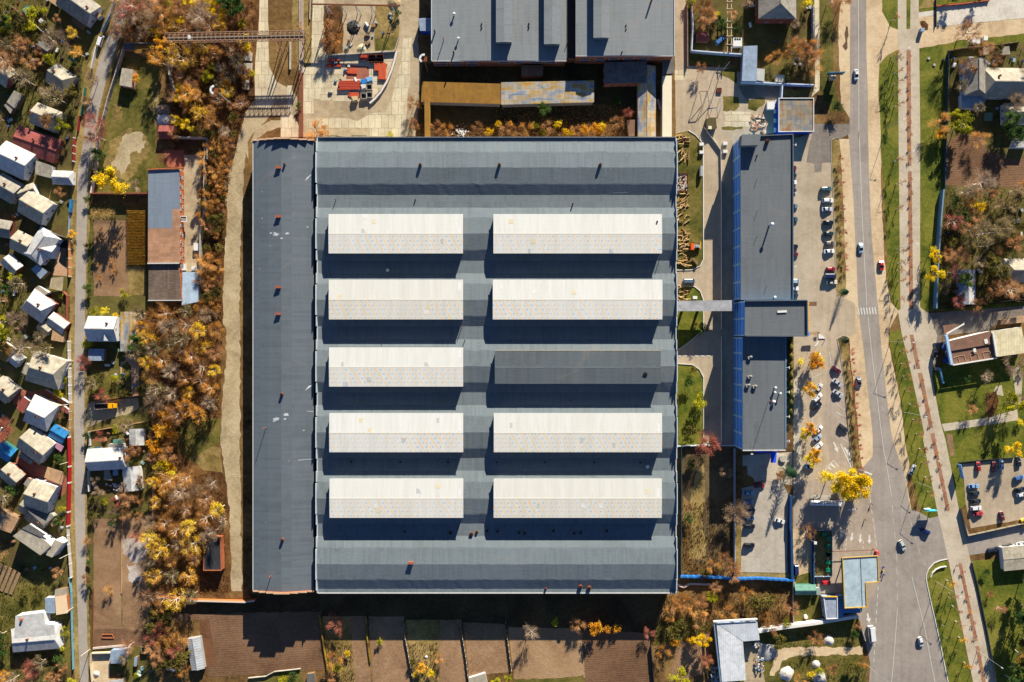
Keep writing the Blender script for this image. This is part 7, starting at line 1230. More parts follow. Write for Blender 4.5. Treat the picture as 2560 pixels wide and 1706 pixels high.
fence('orange_wall','orange-topped wall below the thicket at the field',[(552,936),(700,948),(850,962),(1230,972),(1300,962)],2.6,.5,mat('orange_wall',(206,120,66),.2),'wall',cap=mat('pale_coping',(216,204,186),.15),lm='orange-topped wall')
gable('greenhouse','long ribbed grey shed standing diagonally beside the ploughed field','shed',(838,1245),(874,1478),2.9,2.2,3.2,sheet_mat('ribbed_translucent',(186,190,194),1.1,8,.12,.05,seam=.5,width=1.1),'grey',wins=0,over=.1,lm='ribbed grey shed')
for i in range(9):pass
use('D1')
for pts,l in(([(1335,1030),(1350,1200),(1370,1300),(1395,1450),(1420,1568)],'thin white-posted fence, left one among the south plots'),([(1828,1080),(1845,1200),(1870,1350),(1895,1568)],'thin white-posted fence, middle one among the south plots'),([('D2',222,1060),('D2',235,1200),('D2',270,1470)],'thin white-posted fence, right one among the south plots')):fence('wire_fence',l,pts,1.3,.04,mat('grey_wire',(140,130,110),.2),post=2.6,pm=mat('white_post',(230,228,220),.1),group=None)
fence('plot_fence','low mossy fence on the right side of the ploughed field',[(612,990),(640,1200),(680,1440),(690,1600)],1.1,.5,leaf_mat('moss_hedge',[(90,70,30),(150,120,40),(180,160,60)]),'hedge');fence('plot_fence','short weedy fence between two south plots',[(1012,1010),(1025,1200),(1050,1400)],.9,.5,leaf_mat('moss_hedge',[(90,70,30),(150,120,40),(180,160,60)]),'hedge')
fence('edge_rail','white rail along the bottom garden strip',[(0,1535),(150,1520),(225,1480),(450,1455)],1.0,.2,CONC);fence('dark_fence','dark fence between ploughed field and weedy bank',[('D2',1470,1262),('D2',1482,1400),('D2',1500,1600)],1.8,.3,DARK)
flat('white_hut','small white framed shed at the bottom edge of the south plots','shed',[(1895,1535),(2040,1490),(2063,1600),(1900,1610)],2.0,'pale','white');heap((1350+180,1350),.9,.5,WHT,'tiny white heap on the pale south plot',seed=25)
flat('dark_hut','small dark hut among the bottom garden strip','hut',[(505,1500),(570,1490),(575,1568),(505,1570)],2.0,'dark','wood')
use('F1')
eh=gable('house','white-walled house with grey slate roof beside the east lawn','house',(1648,660),(1650,1000),4.6,4.6,7.2,'slate','white',hip=(0,1.4),lm='east slate house',roof2='slate')
flat('extension','blue-green roofed extension in the shade below the east slate house','extension',[(1450,1060),(1690,1050),(1720,1110),(1690,1225),(1455,1205)],3.0,'bluegrey','white');flat('tan_shed','tan strip roof beside the east slate house','shed',[(1660,690),(1725,690),(1728,1030),(1660,1000)],4.0,'tan','white')
gable('white_house','cream white house with orange chimney and blue lower slope at the right edge','house',(1830,910),(2300,915),6.2,4.4,8.0,'pale','white',hip=(3.0,0),chim=(.12,2.5),lm='right-edge cream house',asym=.6)
gable('house','second cream house at the right edge above the soil field','house',(2010,1255),(2300,1250),4.4,3.2,5.6,'pale','white',hip=(1.5,0),lm='second right-edge house');flat('white_shed','white metal shed at the right edge beside the soil field','shed',[('F2',1530,55),('F2',1640,50),('F2',1640,130),('F2',1505,130)],3.0,'white','white')
flat('shed','small pale shed on the fence beside the sandy street','shed',[(1690,535),(1765,520),(1760,610),(1695,612)],2.6,'pale','wood');flat('shed','grey shed with red side under the sandy street, right one','shed',[(1860,530),(1985,518),(1995,610),(1870,620)],2.8,'slate','red' if 'red' in WALLS else 'brick');flat('glass_frame','low green glass cold frame behind the extension','cold frame',[(1708,1265),(1800,1262),(1795,1355),(1705,1355)],.9,mat('green_glass',(110,140,110),.2,1,.2),'wood')
fence('plot_fence','fence with pale posts along the sandy street',[(1320,565),(1500,530),(1690,520),(1900,495),(2110,465)],1.5,.15,WOOD,post=4,pm=CONC);fence('blue_fence','dark blue post fence between east lawn and orchard',[(1310,600),(1305,800),(1295,1100),(1290,1400),('F2',955,50),('F2',945,470)],1.8,.2,mat('dark_teal_fence',(50,74,86),.2),post=5);fence('blue_fence','long blue-grey sheet wall along the orchard',[('F2',935,480),('F2',915,700),('F2',895,1000),('F2',880,1300),('F2',875,1472)],2.8,.6,mat('blue_grey_sheet_wall',(116,146,168),.12,.8),'wall',lm='orchard sheet wall');fence('street_fence','dark fence along the bottom of the orchard',[('F2',875,1476),('F2',1050,1470),('F2',1300,1430),('F2',1640,1390)],1.8,.2,DARK)
fence('plaza_wall','red coping wall along the top of the pale plaza',[(1178,68),(1450,42),(1760,2)],.9,.4,mat('red_coping',(196,96,70),.15),'wall',post=2.4,lm='red plaza wall');fence('plaza_rail','dark rail on the left side of the pale plaza',[(1168,-30),(1168,300)],1.0,.12,DARK)
for p,l in(((1568,472),'left one of two white blocks on the grass by the sandy street'),((1610,480),'right one of two white blocks on the grass by the sandy street'),((1695,445),'single white block on the grass by the sandy street')):v=W(p);m=MB();m.box((v.x,v.y,.9),(1.7,2.0,1.8));m.box((v.x,v.y,1.84),(1.8,2.1,.08));solo(m,'white_block',WHITE,l,'block','white blocks on the grass')
for p,l in(((1080,658),'round white cover on the east lawn'),((1143,730),'round pale cover below the white one on the east lawn')):v=W(p);m=MB();m.tube(v+z3*.02,v+z3*.4,.65,.6,12);solo(m,'manhole_ring',CONC,l,'manhole')
m=MB();v=W((992,352));m.box((v.x,v.y,.9),(1.5,1.5,1.8));m.box((v.x,v.y,1.84),(1.6,1.6,.08));solo(m,'kiosk_box',WALLS['bluegrey'],'grey utility box at the promenade corner by the sandy street','utility box');m=MB();v=W((1240,685));m.box((v.x,v.y,.7),(.9,1.2,1.4));solo(m,'dark_box',DARK,'small dark box on the east lawn near the fence','box')
use('F2')
gable('white_house','cream-roofed house at the right edge of the orchard','house',(1520,1152),(1800,1150),5.0,3.4,6.2,'pale','white',hip=(2.6,0),lm='orchard cream house');flat('annex','patchy pale flat annex left of the orchard cream house','annex',[(1380,1060),(1442,1055),(1446,1168),(1382,1165)],3.0,'slate','white')
gable('long_shed','long blue-grey shed with bright white strip roof in the orchard','shed',(1138,1155),(1140,1432),3.4,2.8,3.8,'white','bluegrey',wins=0,asym=0,lm='orchard long shed',roof2='bluegrey')
use('F3')
rs=thing('restaurant','brown-roofed restaurant with blue-white front and cream rear building','restaurant',W((1500,430)));LM.append((2440,868,'brown-roofed restaurant'));BRN=sheet_mat('brown_roof_felt',(142,106,86),4,30,.08,.1,(110,80,60),.8,width=2,seam=.1)
P=[W(p,5.0)for p in((1205,385),(1640,280),(1668,412),(1235,485))];P2=[W(p,4.7)for p in((1235,485),(1668,412),(1690,555),(1250,628))]
w=MB();w.prism([xy(P[0]),xy(P[1]),xy(P2[2]+Vector((-.2,.2,0))),xy(P2[3]+Vector((.2,.2,0)))],0,4.4);build(w,'wall',WALLS['white'],rs);m=MB();m.slab(P,.2);build(m,'roof',BRN,rs);m=MB();m.slab([q-z3*.25 for q in P2],.2);build(m,'lower_roof',BRN,rs)
for pts in(((1250,560),(1300,540),(1320,612)),((1300,540),(1365,530),(1385,600)),((1425,525),(1500,510),(1520,578)),((1440,590),(1425,525)),((1555,500),(1625,488),(1650,556)),((1572,565),(1555,500))):
 m=MB();q=[W(p,4.6)for p in pts]
 for a,b_ in zip(q,q[1:]):m.bar(a,b_,.14,.12)
 build(m,'roof_bar',mat('tan_bar',(216,176,140),.1),rs)
for p,s in(((1588,388),(1.5,2.0)),((1470,480),(1.2,1.6))):v=W(p,5);m=MB();m.box((v.x,v.y,5.12),(*s,.2),.25);build(m,'skylight',WHITE,rs)
m=MB();m.bar(W((1245,632),4.9),W((1692,560),4.9),.5,.6);build(m,'parapet',WHITE,rs);m=MB();m.bar(W((1175,322),5.2),W((1232,628),5.2),1.1,1.2);build(m,'front_parapet',mat('blue_white_front',(176,204,236),.12),rs)
P=[W(p,5.2)for p in((1642,285),(1955,238),(2010,505),(1700,548))];w=MB();c_=sum(P,Vector())/4;w.prism([xy(p.lerp(c_,.02))for p in P],0,4.9);build(w,'rear_wall',WALLS['white'],rs);m=MB();m.slab(P,.22);build(m,'rear_roof',sheet_mat('cream_ribbed_roof',(232,220,180),1.2,5,.06,.15,(230,190,120),seam=.25,width=1.2),rs);m=MB();m.bar(W((1660,300),5.6),W((1698,540),5.6),.8,.7);build(m,'parapet',WHITE,rs)
ter=flat('terrace_roof','brown terrace roof with white edge at the north-west corner of the restaurant','terrace',[(1145,222),(1318,205),(1185,310),(1160,312)],3.6,BRN,'white',base=3.2);m=MB();m.bar(W((1180,312),3.9),W((1362,208),3.9),.5,.5);build(m,'edge_beam',WHITE,ter)
for i,p in enumerate(((1140,450),(1180,520),(1230,490),(1150,580))):v=W(p);o=thing('parasol',('upper','middle','right','lower')[i]+' dark blue parasol on the terrace in front of the restaurant','parasol',v,'parasols before the restaurant');m=MB();m.tube(v,v+z3*2.6,.05,.04,6);build(m,'pole',STEEL,o);m=MB();m.tube(v+z3*2.2,v+z3*2.8,1.6,.05,8);build(m,'canopy',mat('navy_cloth',(40,70,130),.15),o)
m=MB();m.bar(W((1112,665),.6),W((1148,820),.6),.5,1.1);solo(m,'low_blue_wall',mat('pale_blue_paint',(150,200,230),.1),'long pale blue bench wall on the lawn below the restaurant','wall');m=MB();v=W((1068,668));m.box((v.x,v.y,.8),(1.4,1.2,1.6));m.box((v.x,v.y,1.65),(1.5,1.3,.1));solo(m,'menu_box',WALLS['grey'],'small grey box at the restaurant lawn corner','box')
flat('hut','low dark hut with sandy top at the right edge of the street','hut',[(1745,165),(1995,120),(2000,190),(1740,215)],2.4,'tan','wood');
fence('lot_fence','mesh fence round the east car park',[('F4',1590,850),('F4',1625,1000),('F4',1668,1180),('F4',1900,1130),('F4',2400,1020)],1.8,.06,mat('grey_wire',(140,130,110),.2),post=4,pm=DARK);fence('dark_rail','dark rail between the park lawn and the east car park',[('F4',1560,280),('F4',1900,245),('F4',2240,222)],1.0,.2,DARK)
use('F4')
bd=thing('billboard','tilted blue and white billboard at the east car park corner','billboard',W((1590,400)));m=MB();m.bar(W((1562,300),3.0),W((1602,470),3.0),.3,2.6);build(m,'panel',mat('blue_white_board',(130,170,220),.4,.4),bd);v=W((1580,385));m=MB();m.tube(v,v+z3*2.0,.2,.2,8);build(m,'pole',STEEL,bd)
bd=thing('billboard','turquoise billboard with white frame on the tip of the park triangle','billboard',W((1200,870)));m=MB();m.bar(W((1140,866),3.6),W((1275,862),3.6),.3,2.8);build(m,'panel',mat('turquoise_board',(70,196,216),.08,.5,.5),bd);m=MB();m.bar(W((1128,846),4.4),W((1200,842),4.4),.34,1.6);build(m,'frame',WHITE,bd);v=W((1200,866));m=MB();m.tube(v,v+z3*2.3,.2,.2,8);build(m,'pole',STEEL,bd)
m=MB();v=W((535,1378));m.box((v.x,v.y,1.0),(1.0,1.6,2.0));m.box((v.x,v.y,2.05),(1.1,1.7,.1));solo(m,'fuel_sign',mat('red_white_sign',(214,80,80),.2),'red and white sign box at the corner of the filling station canopy','sign')
o=thing('barrier','thin rusty barrier beam between forecourt and filling station','barrier',W((270,1362)));m=MB();m.bar(W((15,1370),2.2),W((525,1348),2.2),.2,.2);build(m,'beam',RUST,o)
for p in((15,1370),(525,1348)):v=W(p,2.1);m=MB();m.bar(Vector((v.x,v.y,0)),Vector((v.x,v.y,2.1)),.2,.2);build(m,'post',RUST,o)
use('F5')
m=MB();v=W((610,225))
for i,(p,c)in enumerate((((612,178),'blue'),((608,225),'yellow'),((616,270),'blue'))):
 v=W(p);m=MB();m.tube(v,v+z3*1.0,.28,.2,8);m.tube(v+z3*1.0,v+z3*1.3,.3,.3,8);solo(m,'bollard',mat('bollard_'+c,(60,70,150)if c=='blue' else(230,190,50),.1),('upper blue','yellow middle','lower blue')[i]+' bollard beside the filling station canopy','bollard','bollards beside the canopy')
pts=[(1190,308),(1212,255),(1258,212),(1312,188),(1380,178)];fence('arc_rail','white curved low rail on the tip of the park island',pts,.9,.25,WHITE,'rail')
gable('house','cream flat roof cut by the right edge above the south-east field','house',(2070,90),(2400,60),5.0,3.0,3.4,'pale','white',wins=0,lm='cream south-east roof')
fence('field_fence','thin wire fence beside the promenade on the south-east field',[(1690,130),(1760,400),(1870,930),(2000,1640)],1.1,.05,mat('grey_wire',(140,130,110),.2),post=6,pm=WALLS['bluegrey'])
for pts,l in(([(1392,86),(1300,105),(1228,135),(1160,210),(1138,270),(1132,330),(1180,560),(1292,1050),(1402,1600)],'white kerb of the park island'),):
 m=MB();P=[W(p,.14)for p in pts]
 for a,b_ in zip(P,P[1:]):m.bar(a,b_,.3,.28)
 o=build(m,'kerb',WHITE);o['kind']='structure'
m=MB();P=[W(p,.12)for p in(('E2',1722,108),('E2',1690,105),('E2',1642,130),('E2',1645,350),('E2',1662,700),('E2',1690,1480),('E3',1695,160))]
for a,b_ in zip(P,P[1:]):m.bar(a,b_,.22,.24)
P=[W(p,.12)for p in(('E3',1812,668),('E3',1760,660),('E3',1704,692),('E3',1735,850),('E3',1775,1100),('E4',1862,640))]
for a,b_ in zip(P,P[1:]):m.bar(a,b_,.22,.24)
o=build(m,'kerb',CONC);o['kind']='structure'
marks('lane_line',[[('F1',295,-40),('F1',298,700),('F1',300,1560),('F2',225,0),('F2',240,400),('F2',255,800),('F2',290,1450)],[('F3',370,140),('F3',420,600),('F3',480,1100),('F3',540,1568),('F4',650,200),('F4',730,700)],[('F5',785,700),('F5',745,1250),('F5',710,1640)],[('F5',960,300),('F5',1110,900),('F5',1235,1568)]],.2)
marks('lane_line',[[('F4',430,440),('F4',470,760),('F4',510,1050),('F4',545,1320)],[('F5',555,410),('F5',530,800),('F5',500,1350)]],.25,(2.0,1.6));marks('lane_line',[[('F4',735,800),('F4',790,1400),('F5',785,700)],[('F4',960,1000),('F4',1100,1470),('F5',1130,180)]],.16,(3,3))
marks('bay_line',[[('E4',1800,1340),('E4',1788,1470)],[('E4',1972,1370),('E4',1970,1470)]],.22,(1.5,.8));marks('lane_line',[[('E4',1257,-250),('E4',1257,790)],[('E4',1308,-200),('E4',1308,790)]],.3,(1.4,1.2))
marks('bay_line',[[('E4',1328,400),('E4',1328,800)],[('E4',1328,800),('E4',1460,650)],[('E3',1448,1100),('E3',1548,1040)],[('E3',1448,1200),('E3',1548,1125)],[('E3',1448,1455),('E3',1545,1380)],[('E3',1448,1535),('E3',1550,1460)],[('E4',1448,135),('E4',1550,60)],[('E4',1448,215),('E4',1550,140)],[('E4',1500,520),('E4',1555,475)],[('E3',1445,900),('E3',1445,1568),('E4',1448,215)],[('E3',1500,990),('E3',1545,955),('E3',1545,860)],[('E3',1622,830),('E3',1640,945),('E3',1745,1015)],[('E3',1640,1010),('E3',1742,1088)],[('E3',1665,1195),('E3',1770,1268)],[('E3',1685,1270),('E3',1775,1340)],[('E3',1685,1360),('E3',1780,1425)],[('E3',1695,1448),('E3',1795,1510)],[('E4',1700,40),('E4',1797,108)],[('E4',1705,128),('E4',1805,192)],[('E4',1725,298),('E4',1820,355)]],.2)
def poly(name,polys):
 mb=MB();z=_layer[0]+.008
 for p in polys:q=[W(a)for a in p];mb.add([(v.x,v.y,z)for v in q],[tuple(range(len(q)))])
 o=struct(mb,name,PAINT)
 return o
poly('hatch_marking',[[('E4',1735,375),('E4',1745,372),('E4',1862,632),('E4',1850,628)],[('E4',1838,440),('E4',1848,440),('E4',1866,632),('E4',1860,634)],[('E4',1765,405),('E4',1790,412),('E4',1838,520),('E4',1828,520)],[('E4',1800,422),('E4',1830,438),('E4',1850,575),('E4',1840,570)],[('E4',1575,640),('E4',1662,538),('E4',1670,540),('E4',1590,640)],[('E4',1662,538),('E4',1672,538),('E4',1722,610),('E4',1712,612)],[('E4',1600,620),('E4',1618,600),('E4',1650,640),('E4',1632,640)],[('E4',1632,590),('E4',1648,572),('E4',1690,615),('E4',1672,620)]])
def arrow(a,b,w=.5):
 A,B=Vector(px(a)),Vector(px(b));d=(B-A).normalized();n=Vector((-d.y,d.x));L=(B-A).length;w=w/S*.45
 P=[A-n*w*.35,A+n*w*.35,A+d*L*.55+n*w*.35,A+d*L*.55+n*w,B,A+d*L*.55-n*w,A+d*L*.55-n*w*.35];return[('P',p.x,p.y)for p in P]
poly('lane_arrow',[arrow(('E4',1760,1262),('E4',1744,1352),2.2),arrow(('E4',1862,1288),('E4',1846,1378),2.2),arrow(('E4',1944,1305),('E4',1938,1398),2.2),arrow(('E4',2036,1312),('E4',2034,1405),2.2),arrow(('F5',425,740),('F5',445,850),2.6),arrow(('E4',1895,1050),('E4',1805,1052),1.8),arrow(('E4',1668,352),('E4',1712,465),2.2),arrow(('E4',1805,893),('E4',1860,893),1.6)])
poly('zebra_crossing',[[('F3',262+k*29,42-k*1.2),('F3',274+k*29,41-k*1.2),('F3',286+k*29,112-k*1.2),('F3',274+k*29,113-k*1.2)]for k in range(7)])
poly('gate_marking',[[('E3',55+i*60,862),('E3',95+i*60,862),('E3',95+i*60,874),('E3',55+i*60,874)]for i in range(6)])
SL='tall street lamps along the park'
for p,a,r,l in((('F1',672,682),38,3.0,'street lamp at the top of the park row beside the bend of the sandy street'),(('F1',608,1435),22,2.8,'street lamp on the lawn strip beside the zebra puddle stretch, second from the top'),(('F2',512,243),28,4.0,'street lamp on the lawn strip above the gap in the planter'),(('F2',530,978),14,4.4,'street lamp on the lawn strip left of the yellow trees'),(('F3',600,393),-2,5.0,'street lamp at the top of the grass triangle'),(('F3',738,1118),-12,4.6,'street lamp in the middle of the grass triangle'),(('F4',1045,180),-18,4.2,'street lamp above the white car parked on the triangle'),(('F4',1035,520),-25,6.0,'street lamp below the white car parked on the triangle'),(('F5',1252,360),-32,6.0,'street lamp near the curved rail on the park island'),(('F5',1745,1190),-35,5.6,'street lamp standing in the lower planter')):street_lamp(p,a,r,l,SL)
street_lamp(('F5',428,1365),-35,8.0,'long-armed street lamp at the bottom corner of the rough lot',SL);pole(('E2',1675,552),8,'thin dark pole in the hedge strip beside the office car park',.08)
for i,p in enumerate((('F5',1310,868),('F5',1335,1010),('F5',1385,535))):pole(p,3.0,('upper','lower','top')[i]+' short white post on the park island lawn',.06,WHITE,group='short white posts on the island',name='sign_post')
sp=[('F1',660,240),('F1',690,700),('F1',690,830),('F1',692,945),('F1',692,1070),('F1',695,1200),('F2',520,250),('F2',532,440),('F2',538,645),('F2',545,1010),('F2',548,1100),('F2',545,1160),('F2',548,1250),('F2',548,1400),('F3',690,362),('F3',700,492),('F3',710,618),('F3',730,748),('F3',755,880),('F3',800,1035),('F3',832,1195),('F3',865,1340),('F3',895,1492),('F4',1065,105),('F4',1098,275),('F4',1135,455),('F4',1170,635),('F5',1375,340),('F5',1405,495),('F5',1438,645),('F5',1478,830),('F5',1518,1022),('F5',1582,1322),('F1',660,640)]
for i,p in enumerate(sp):tree('saplingy' if i in(27,31,32)else 'sapling',p,1.0,None,'young white-footed trees along the promenade',f'young bare tree with white-painted foot, number {i+1} from the top of the promenade row' if i not in(27,31,32)else f'young orange-leaved tree, number {i+1} from the top of the promenade row','tree')
for i in range(10):tree('bush_red',('E2',1722+i*6,330+i*125),.62,None,'bare bushes in the hedge strip',f'bare reddish bush number {i+1} from the top of the upper hedge strip','bush',zs=.7)
for i in range(12):tree('bush_red',('E3',1828+i*9,820+i*110),.75,None,'bare bushes in the lower hedge strip',f'bare reddish bush number {i+1} from the top of the lower hedge strip','bush',zs=.8)
k=0
for pl in PL:
 q=[px(p)for p in pl];
 ys=sorted(q,key=lambda t:t[1]);t0=((ys[0][0]+ys[1][0])/2,(ys[0][1]+ys[1][1])/2);t1=((ys[-1][0]+ys[-2][0])/2,(ys[-1][1]+ys[-2][1])/2);n_=max(2,int((t1[1]-t0[1])/31))
 for i in range(n_):
  f=(i+.6)/n_;k+=1;tree('shrub_orange' if k%4==0 else 'bush_red',('P',t0[0]+(t1[0]-t0[0])*f+_tr.uniform(-1.5,1.5),t0[1]+(t1[1]-t0[1])*f+_tr.uniform(-5,5)),_tr.uniform(.24,.44),None,'small shrubs in the promenade planters',f'small {"orange" if k % 4 == 0 else "bare reddish"} shrub number {k} from the top of the promenade planters','shrub',zs=.4)
def person(p,ang,top,legs,label):
 v=W(p);me=bpy.data.meshes.new('person');r={}
 pts=[((0,0,.95),.17),((0,0,1.2),.15),((0,0,1.42),.17),((0,0,1.54),.07),((.02,0,1.68),.11),((.1,.1,.5),.09),((.02,.11,.06),.06),((.14,.11,.04),.05),((-.12,-.1,.5),.09),((-.24,-.11,.08),.06),((-.12,-.11,.04),.05),((0,.22,1.4),.07),((-.1,.27,1.12),.05),((.05,.28,.88),.045),((0,-.22,1.4),.07),((.12,-.27,1.12),.05),((.2,-.27,.9),.045),((.06,0,1.75),.09)]
 ed=[(0,1),(1,2),(2,3),(3,4),(4,17),(0,5),(5,6),(6,7),(0,8),(8,9),(9,10),(2,11),(11,12),(12,13),(2,14),(14,15),(15,16)]
 me.from_pydata([q[0]for q in pts],ed,[]);ob=bpy.data.objects.new('person',me);COL.objects.link(ob);ob.location=v;ob.rotation_euler=(0,0,math.radians(ang));md=ob.modifiers.new('skin','SKIN');ob.modifiers.new('sub','SUBSURF').levels=1
 sv=me.skin_vertices[0].data
 for i,q in enumerate(pts):sv[i].radius=(q[1],q[1]);sv[i].use_root=i==0
 me.materials.append(mat('clothes_%d'%sum(legs),legs,.2));tag(ob,label,'person')
 j=MB();j.tube((0,0,.92),(0,0,1.45),.235,.25,10);j.tube((0,.2,1.42),(-.1,.3,1.12),.1,.08,8);j.tube((0,-.2,1.42),(.12,-.3,1.12),.1,.08,8);c=build(j,'jacket',mat('jacket_%d'%sum(top),top,.2),None,origin=(0,0,0));c.parent=ob
 h=MB();h.ball((.02,0,1.76),(.13,.12,.1),8,5);c=build(h,'hair',mat('dark_hair',(46,34,28),.2),None,origin=(0,0,0));c.parent=ob
 return ob
person(('E4',2050,988),240,(60,66,60),(40,42,48),'person in dark coat walking along the dashed forecourt line');person(('E4',1985,1150),290,(120,110,100),(40,40,46),'person with pale bag in the middle of the forecourt')
person(('F5',1490,160),200,(40,40,44),(30,30,34),'person in dark clothes by the planter end on the promenade');person(('F2',735,1090),120,(50,46,44),(36,36,40),'person walking past the yellow trees on the promenade')
A='cars parked along the hedge strip';B='cars parked against the office wall';C='cars parked in the diagonal bays';D='cars in the lower car park';E='cars in the east car park';Fr='cars on the roads'
SILV=(196,200,206);WH=(238,238,238);BK=(26,27,30);RD=(172,28,32);DG=(34,62,58);TL=(52,96,110);DB=(28,44,88);DR=(110,34,38);GB_=(120,108,96);LB=(140,182,214);CRM=(226,216,186)
for p,h,c,k_,l,g in((('E2',1588,632),4,TL,'suv','dark teal car at the top of the hedge strip row',A),(('E2',1608,750),0,WH,'suv','white estate car just below the teal one in the hedge strip row',A),(('E2',1600,840),2,SILV,'sedan','silver-white saloon third from the top in the hedge strip row',A),(('E2',1612,978),0,BK,'sedan','black saloon fourth from the top in the hedge strip row',A),(('E2',1612,1092),0,DG,'sedan','dark green car in the middle of the hedge strip row',A),(('E2',1630,1192),0,GB_,'hatch','grey-brown small car between green and white cars in the hedge strip row',A),(('E2',1622,1274),5,WH,'sedan','white saloon with black windows parked slightly askew in the hedge strip row',A),(('E2',1640,1458),0,RD,'hatch','bright red car in the hedge strip row',A),(('E2',1632,1530),0,DB,'van','dark blue van directly below the red car',A),(('E3',1650,108),3,CRM,'sedan','cream car at the bottom of the hedge strip row',A),(('E2',1236,414),0,DR,'hatch','dark red car topmost against the office wall',B),(('E2',1238,490),0,DG,'hatch','dark green car second against the office wall',B),(('E2',1236,562),0,WH,'hatch','white car third against the office wall',B),(('E2',1236,645),0,(60,62,66),'hatch','dark grey car fourth against the office wall',B),(('E2',1244,808),0,(110,130,136),'sedan','grey-teal car alone against the office wall',B),(('E2',1244,942),0,TL,'sedan','teal car alone above the brown stain by the office wall',B),(('E2',1246,1224),0,BK,'sedan','black car just above the dark red one by the office wall',B),(('E2',1248,1306),0,DR,'sedan','dark red car just below the black one by the office wall',B),(('E3',1250,98),0,(176,188,196),'van','grey-white van against the office wall above the middle part',B),(('E3',1252,172),0,WH,'sedan','white car second from the bottom against the office wall',B),(('E3',1248,242),0,(50,60,80),'sedan','dark blue-grey car at the bottom against the office wall',B),(('E3',1514,893),92,WH,'sedan','white car parked upright beside the upper yellow planter tree',C),(('E3',1696,1012),-35,DR,'sedan','dark red car at the top of the right diagonal bays',C),(('E3',1704,1146),-36,SILV,'sedan','upper silver saloon in the right diagonal bays',C),(('E3',1710,1257),-36,SILV,'sedan','lower silver saloon in the right diagonal bays',C),(('E3',1512,1202),50,(206,206,200),'sedan','white car with dark roof in the left diagonal bays',C),(('E3',1500,1298),42,WH,'suv','white off-roader in the left diagonal bays above the black car',C),(('E3',1496,1386),38,BK,'wagon','black estate in the left diagonal bays',C),(('E4',1510,228),45,WH,'sedan','white car beside the third yellow planter tree',C),(('E4',1498,315),40,(160,180,206),'sedan','silver-blue car between two white cars in the left diagonal bays',C),(('E4',1505,396),38,WH,'suv','white car above the lowest yellow planter tree',C),(('E4',1417,604),180,LB,'sedan','light blue car below the lowest yellow planter tree',C),(('E4',1768,210),-38,(58,62,66),'wagon','dark grey estate alone in the lower right diagonal bays',C),(('E4',903,802),3,(140,32,40),'sedan','dark red car with two white stripes at the head of the lower car park',D),(('E4',788,880),0,LB,'sedan','pale blue car topmost in the left row of the lower car park',D),(('E4',780,970),0,(110,140,172),'wagon','blue-grey estate second in the left row of the lower car park',D),(('E4',806,1060),0,(44,60,84),'sedan','navy car third in the left row of the lower car park',D),(('E4',795,1138),0,(40,70,110),'sedan','dark blue car fourth in the left row of the lower car park',D),(('E4',800,1222),0,BK,'suv','black off-roader with sunroof in the lower car park',D),(('E4',797,1417),0,BK,'suv','black off-roader alone at the bottom left of the lower car park',D),(('E4',1110,1167),-18,WH,'sedan','white saloon parked askew on the right of the lower car park',D),(('F4',1792,325),95,RD,'hatch','bright red car at the top of the east car park',E),(('F4',1988,335),92,DR,'sedan','dark red car beside the pale blue one in the east car park',E),(('F4',2075,302),95,(176,204,230),'sedan','pale blue car at the top of the east car park',E),(('F4',2285,265),100,BK,'sedan','black car in the shade at the top right of the east car park',E),(('F4',2290,465),12,(80,120,180),'hatch','blue car near the right edge of the east car park',E),(('F4',1735,568),2,(140,180,230),'sedan','sky blue car at the top of the left row in the east car park',E),(('F4',1745,655),3,(30,44,44),'sedan','black-green car second in the left row of the east car park',E),(('F4',1762,752),4,(42,38,36),'sedan','black car third in the left row of the east car park',E),(('F4',1765,838),4,WH,'suv','white off-roader in the left row of the east car park',E),(('F4',1790,905),4,(206,60,60),'sedan','red car at the bottom of the left row in the east car park',E),(('F4',2080,932),100,DR,'hatch','dark red car with white bonnet alone in the east car park',E),(('F4',2300,610),10,BK,'sedan','black car at the right edge above the white one',E),(('F4',2325,672),8,WH,'hatch','white car at the right edge of the east car park',E),(('F4',2350,1020),110,(240,196,30),'hatch','yellow car at the right edge of the side street',E),(('F1',272,838),-88,WH,'sedan','white car driving down the upper main road',Fr),(('F2',240,968),-86,(176,206,220),'sedan','pale blue car driving down the middle of the main road',Fr),(('F2',412,1112),-82,(220,50,36),'sedan','bright red car standing on the sandy verge',Fr),(('F3',278,805),-84,(70,100,130),'sedan','blue-grey car on the verge beside the lower hedge strip',Fr),(('F4',985,365),62,SILV,'sedan','silver car parked on the grass triangle',Fr),(('F4',862,1292),-64,(206,212,208),'wagon','silver estate driving down the junction',Fr),(('F4',1138,1118),155,(26,46,110),'wagon','dark blue car turning into the side street',Fr),(('F5',1068,1082),-75,WH,'hatch','white hatchback at the bottom of the main road',Fr),(('F4',1975,1345),12,(40,40,58),'wagon','dark car left in the row beside the side street',Fr),(('F4',2150,1310),14,(36,52,56),'wagon','dark green car right of the first on the side street',Fr),(('F4',2320,1275),12,WH,'sedan','white car at the right edge of the side street',Fr)):
 car(p,h,c,k_,l,g,s=1.07)
car(('A1',925,378),72,WH,'van','white van parked on the verge of the left lane',None,'van','parked_van');car(('F5',470,992),-84,WH,'bus','white minibus waiting at the edge of the rough lot',None,'minibus','parked_minibus',1.2);car(('E5',1292,402),-88,(34,48,104),'van','dark blue van beside the dark blue fence',None,'van','parked_van');car(('E3',177,97),0,(90,112,134),'van','blue-grey van with roof rack near the hall lawn',None,'van','parked_van');car(('E5',1610,530),2,(226,30,30),'hatch','bright red pickup with black bed beside the filling station',None,'pickup','parked_pickup');car(('F3',1060,505),75,(36,34,44),'suv','dark car parked in front of the restaurant terrace',None);car(('E1',540,455),40,(70,120,180),'van','old blue and white van body in the cottage garden',None,'van','parked_van');car(('A3',1660,1000),0,WH,'hatch','x',None)if False else None
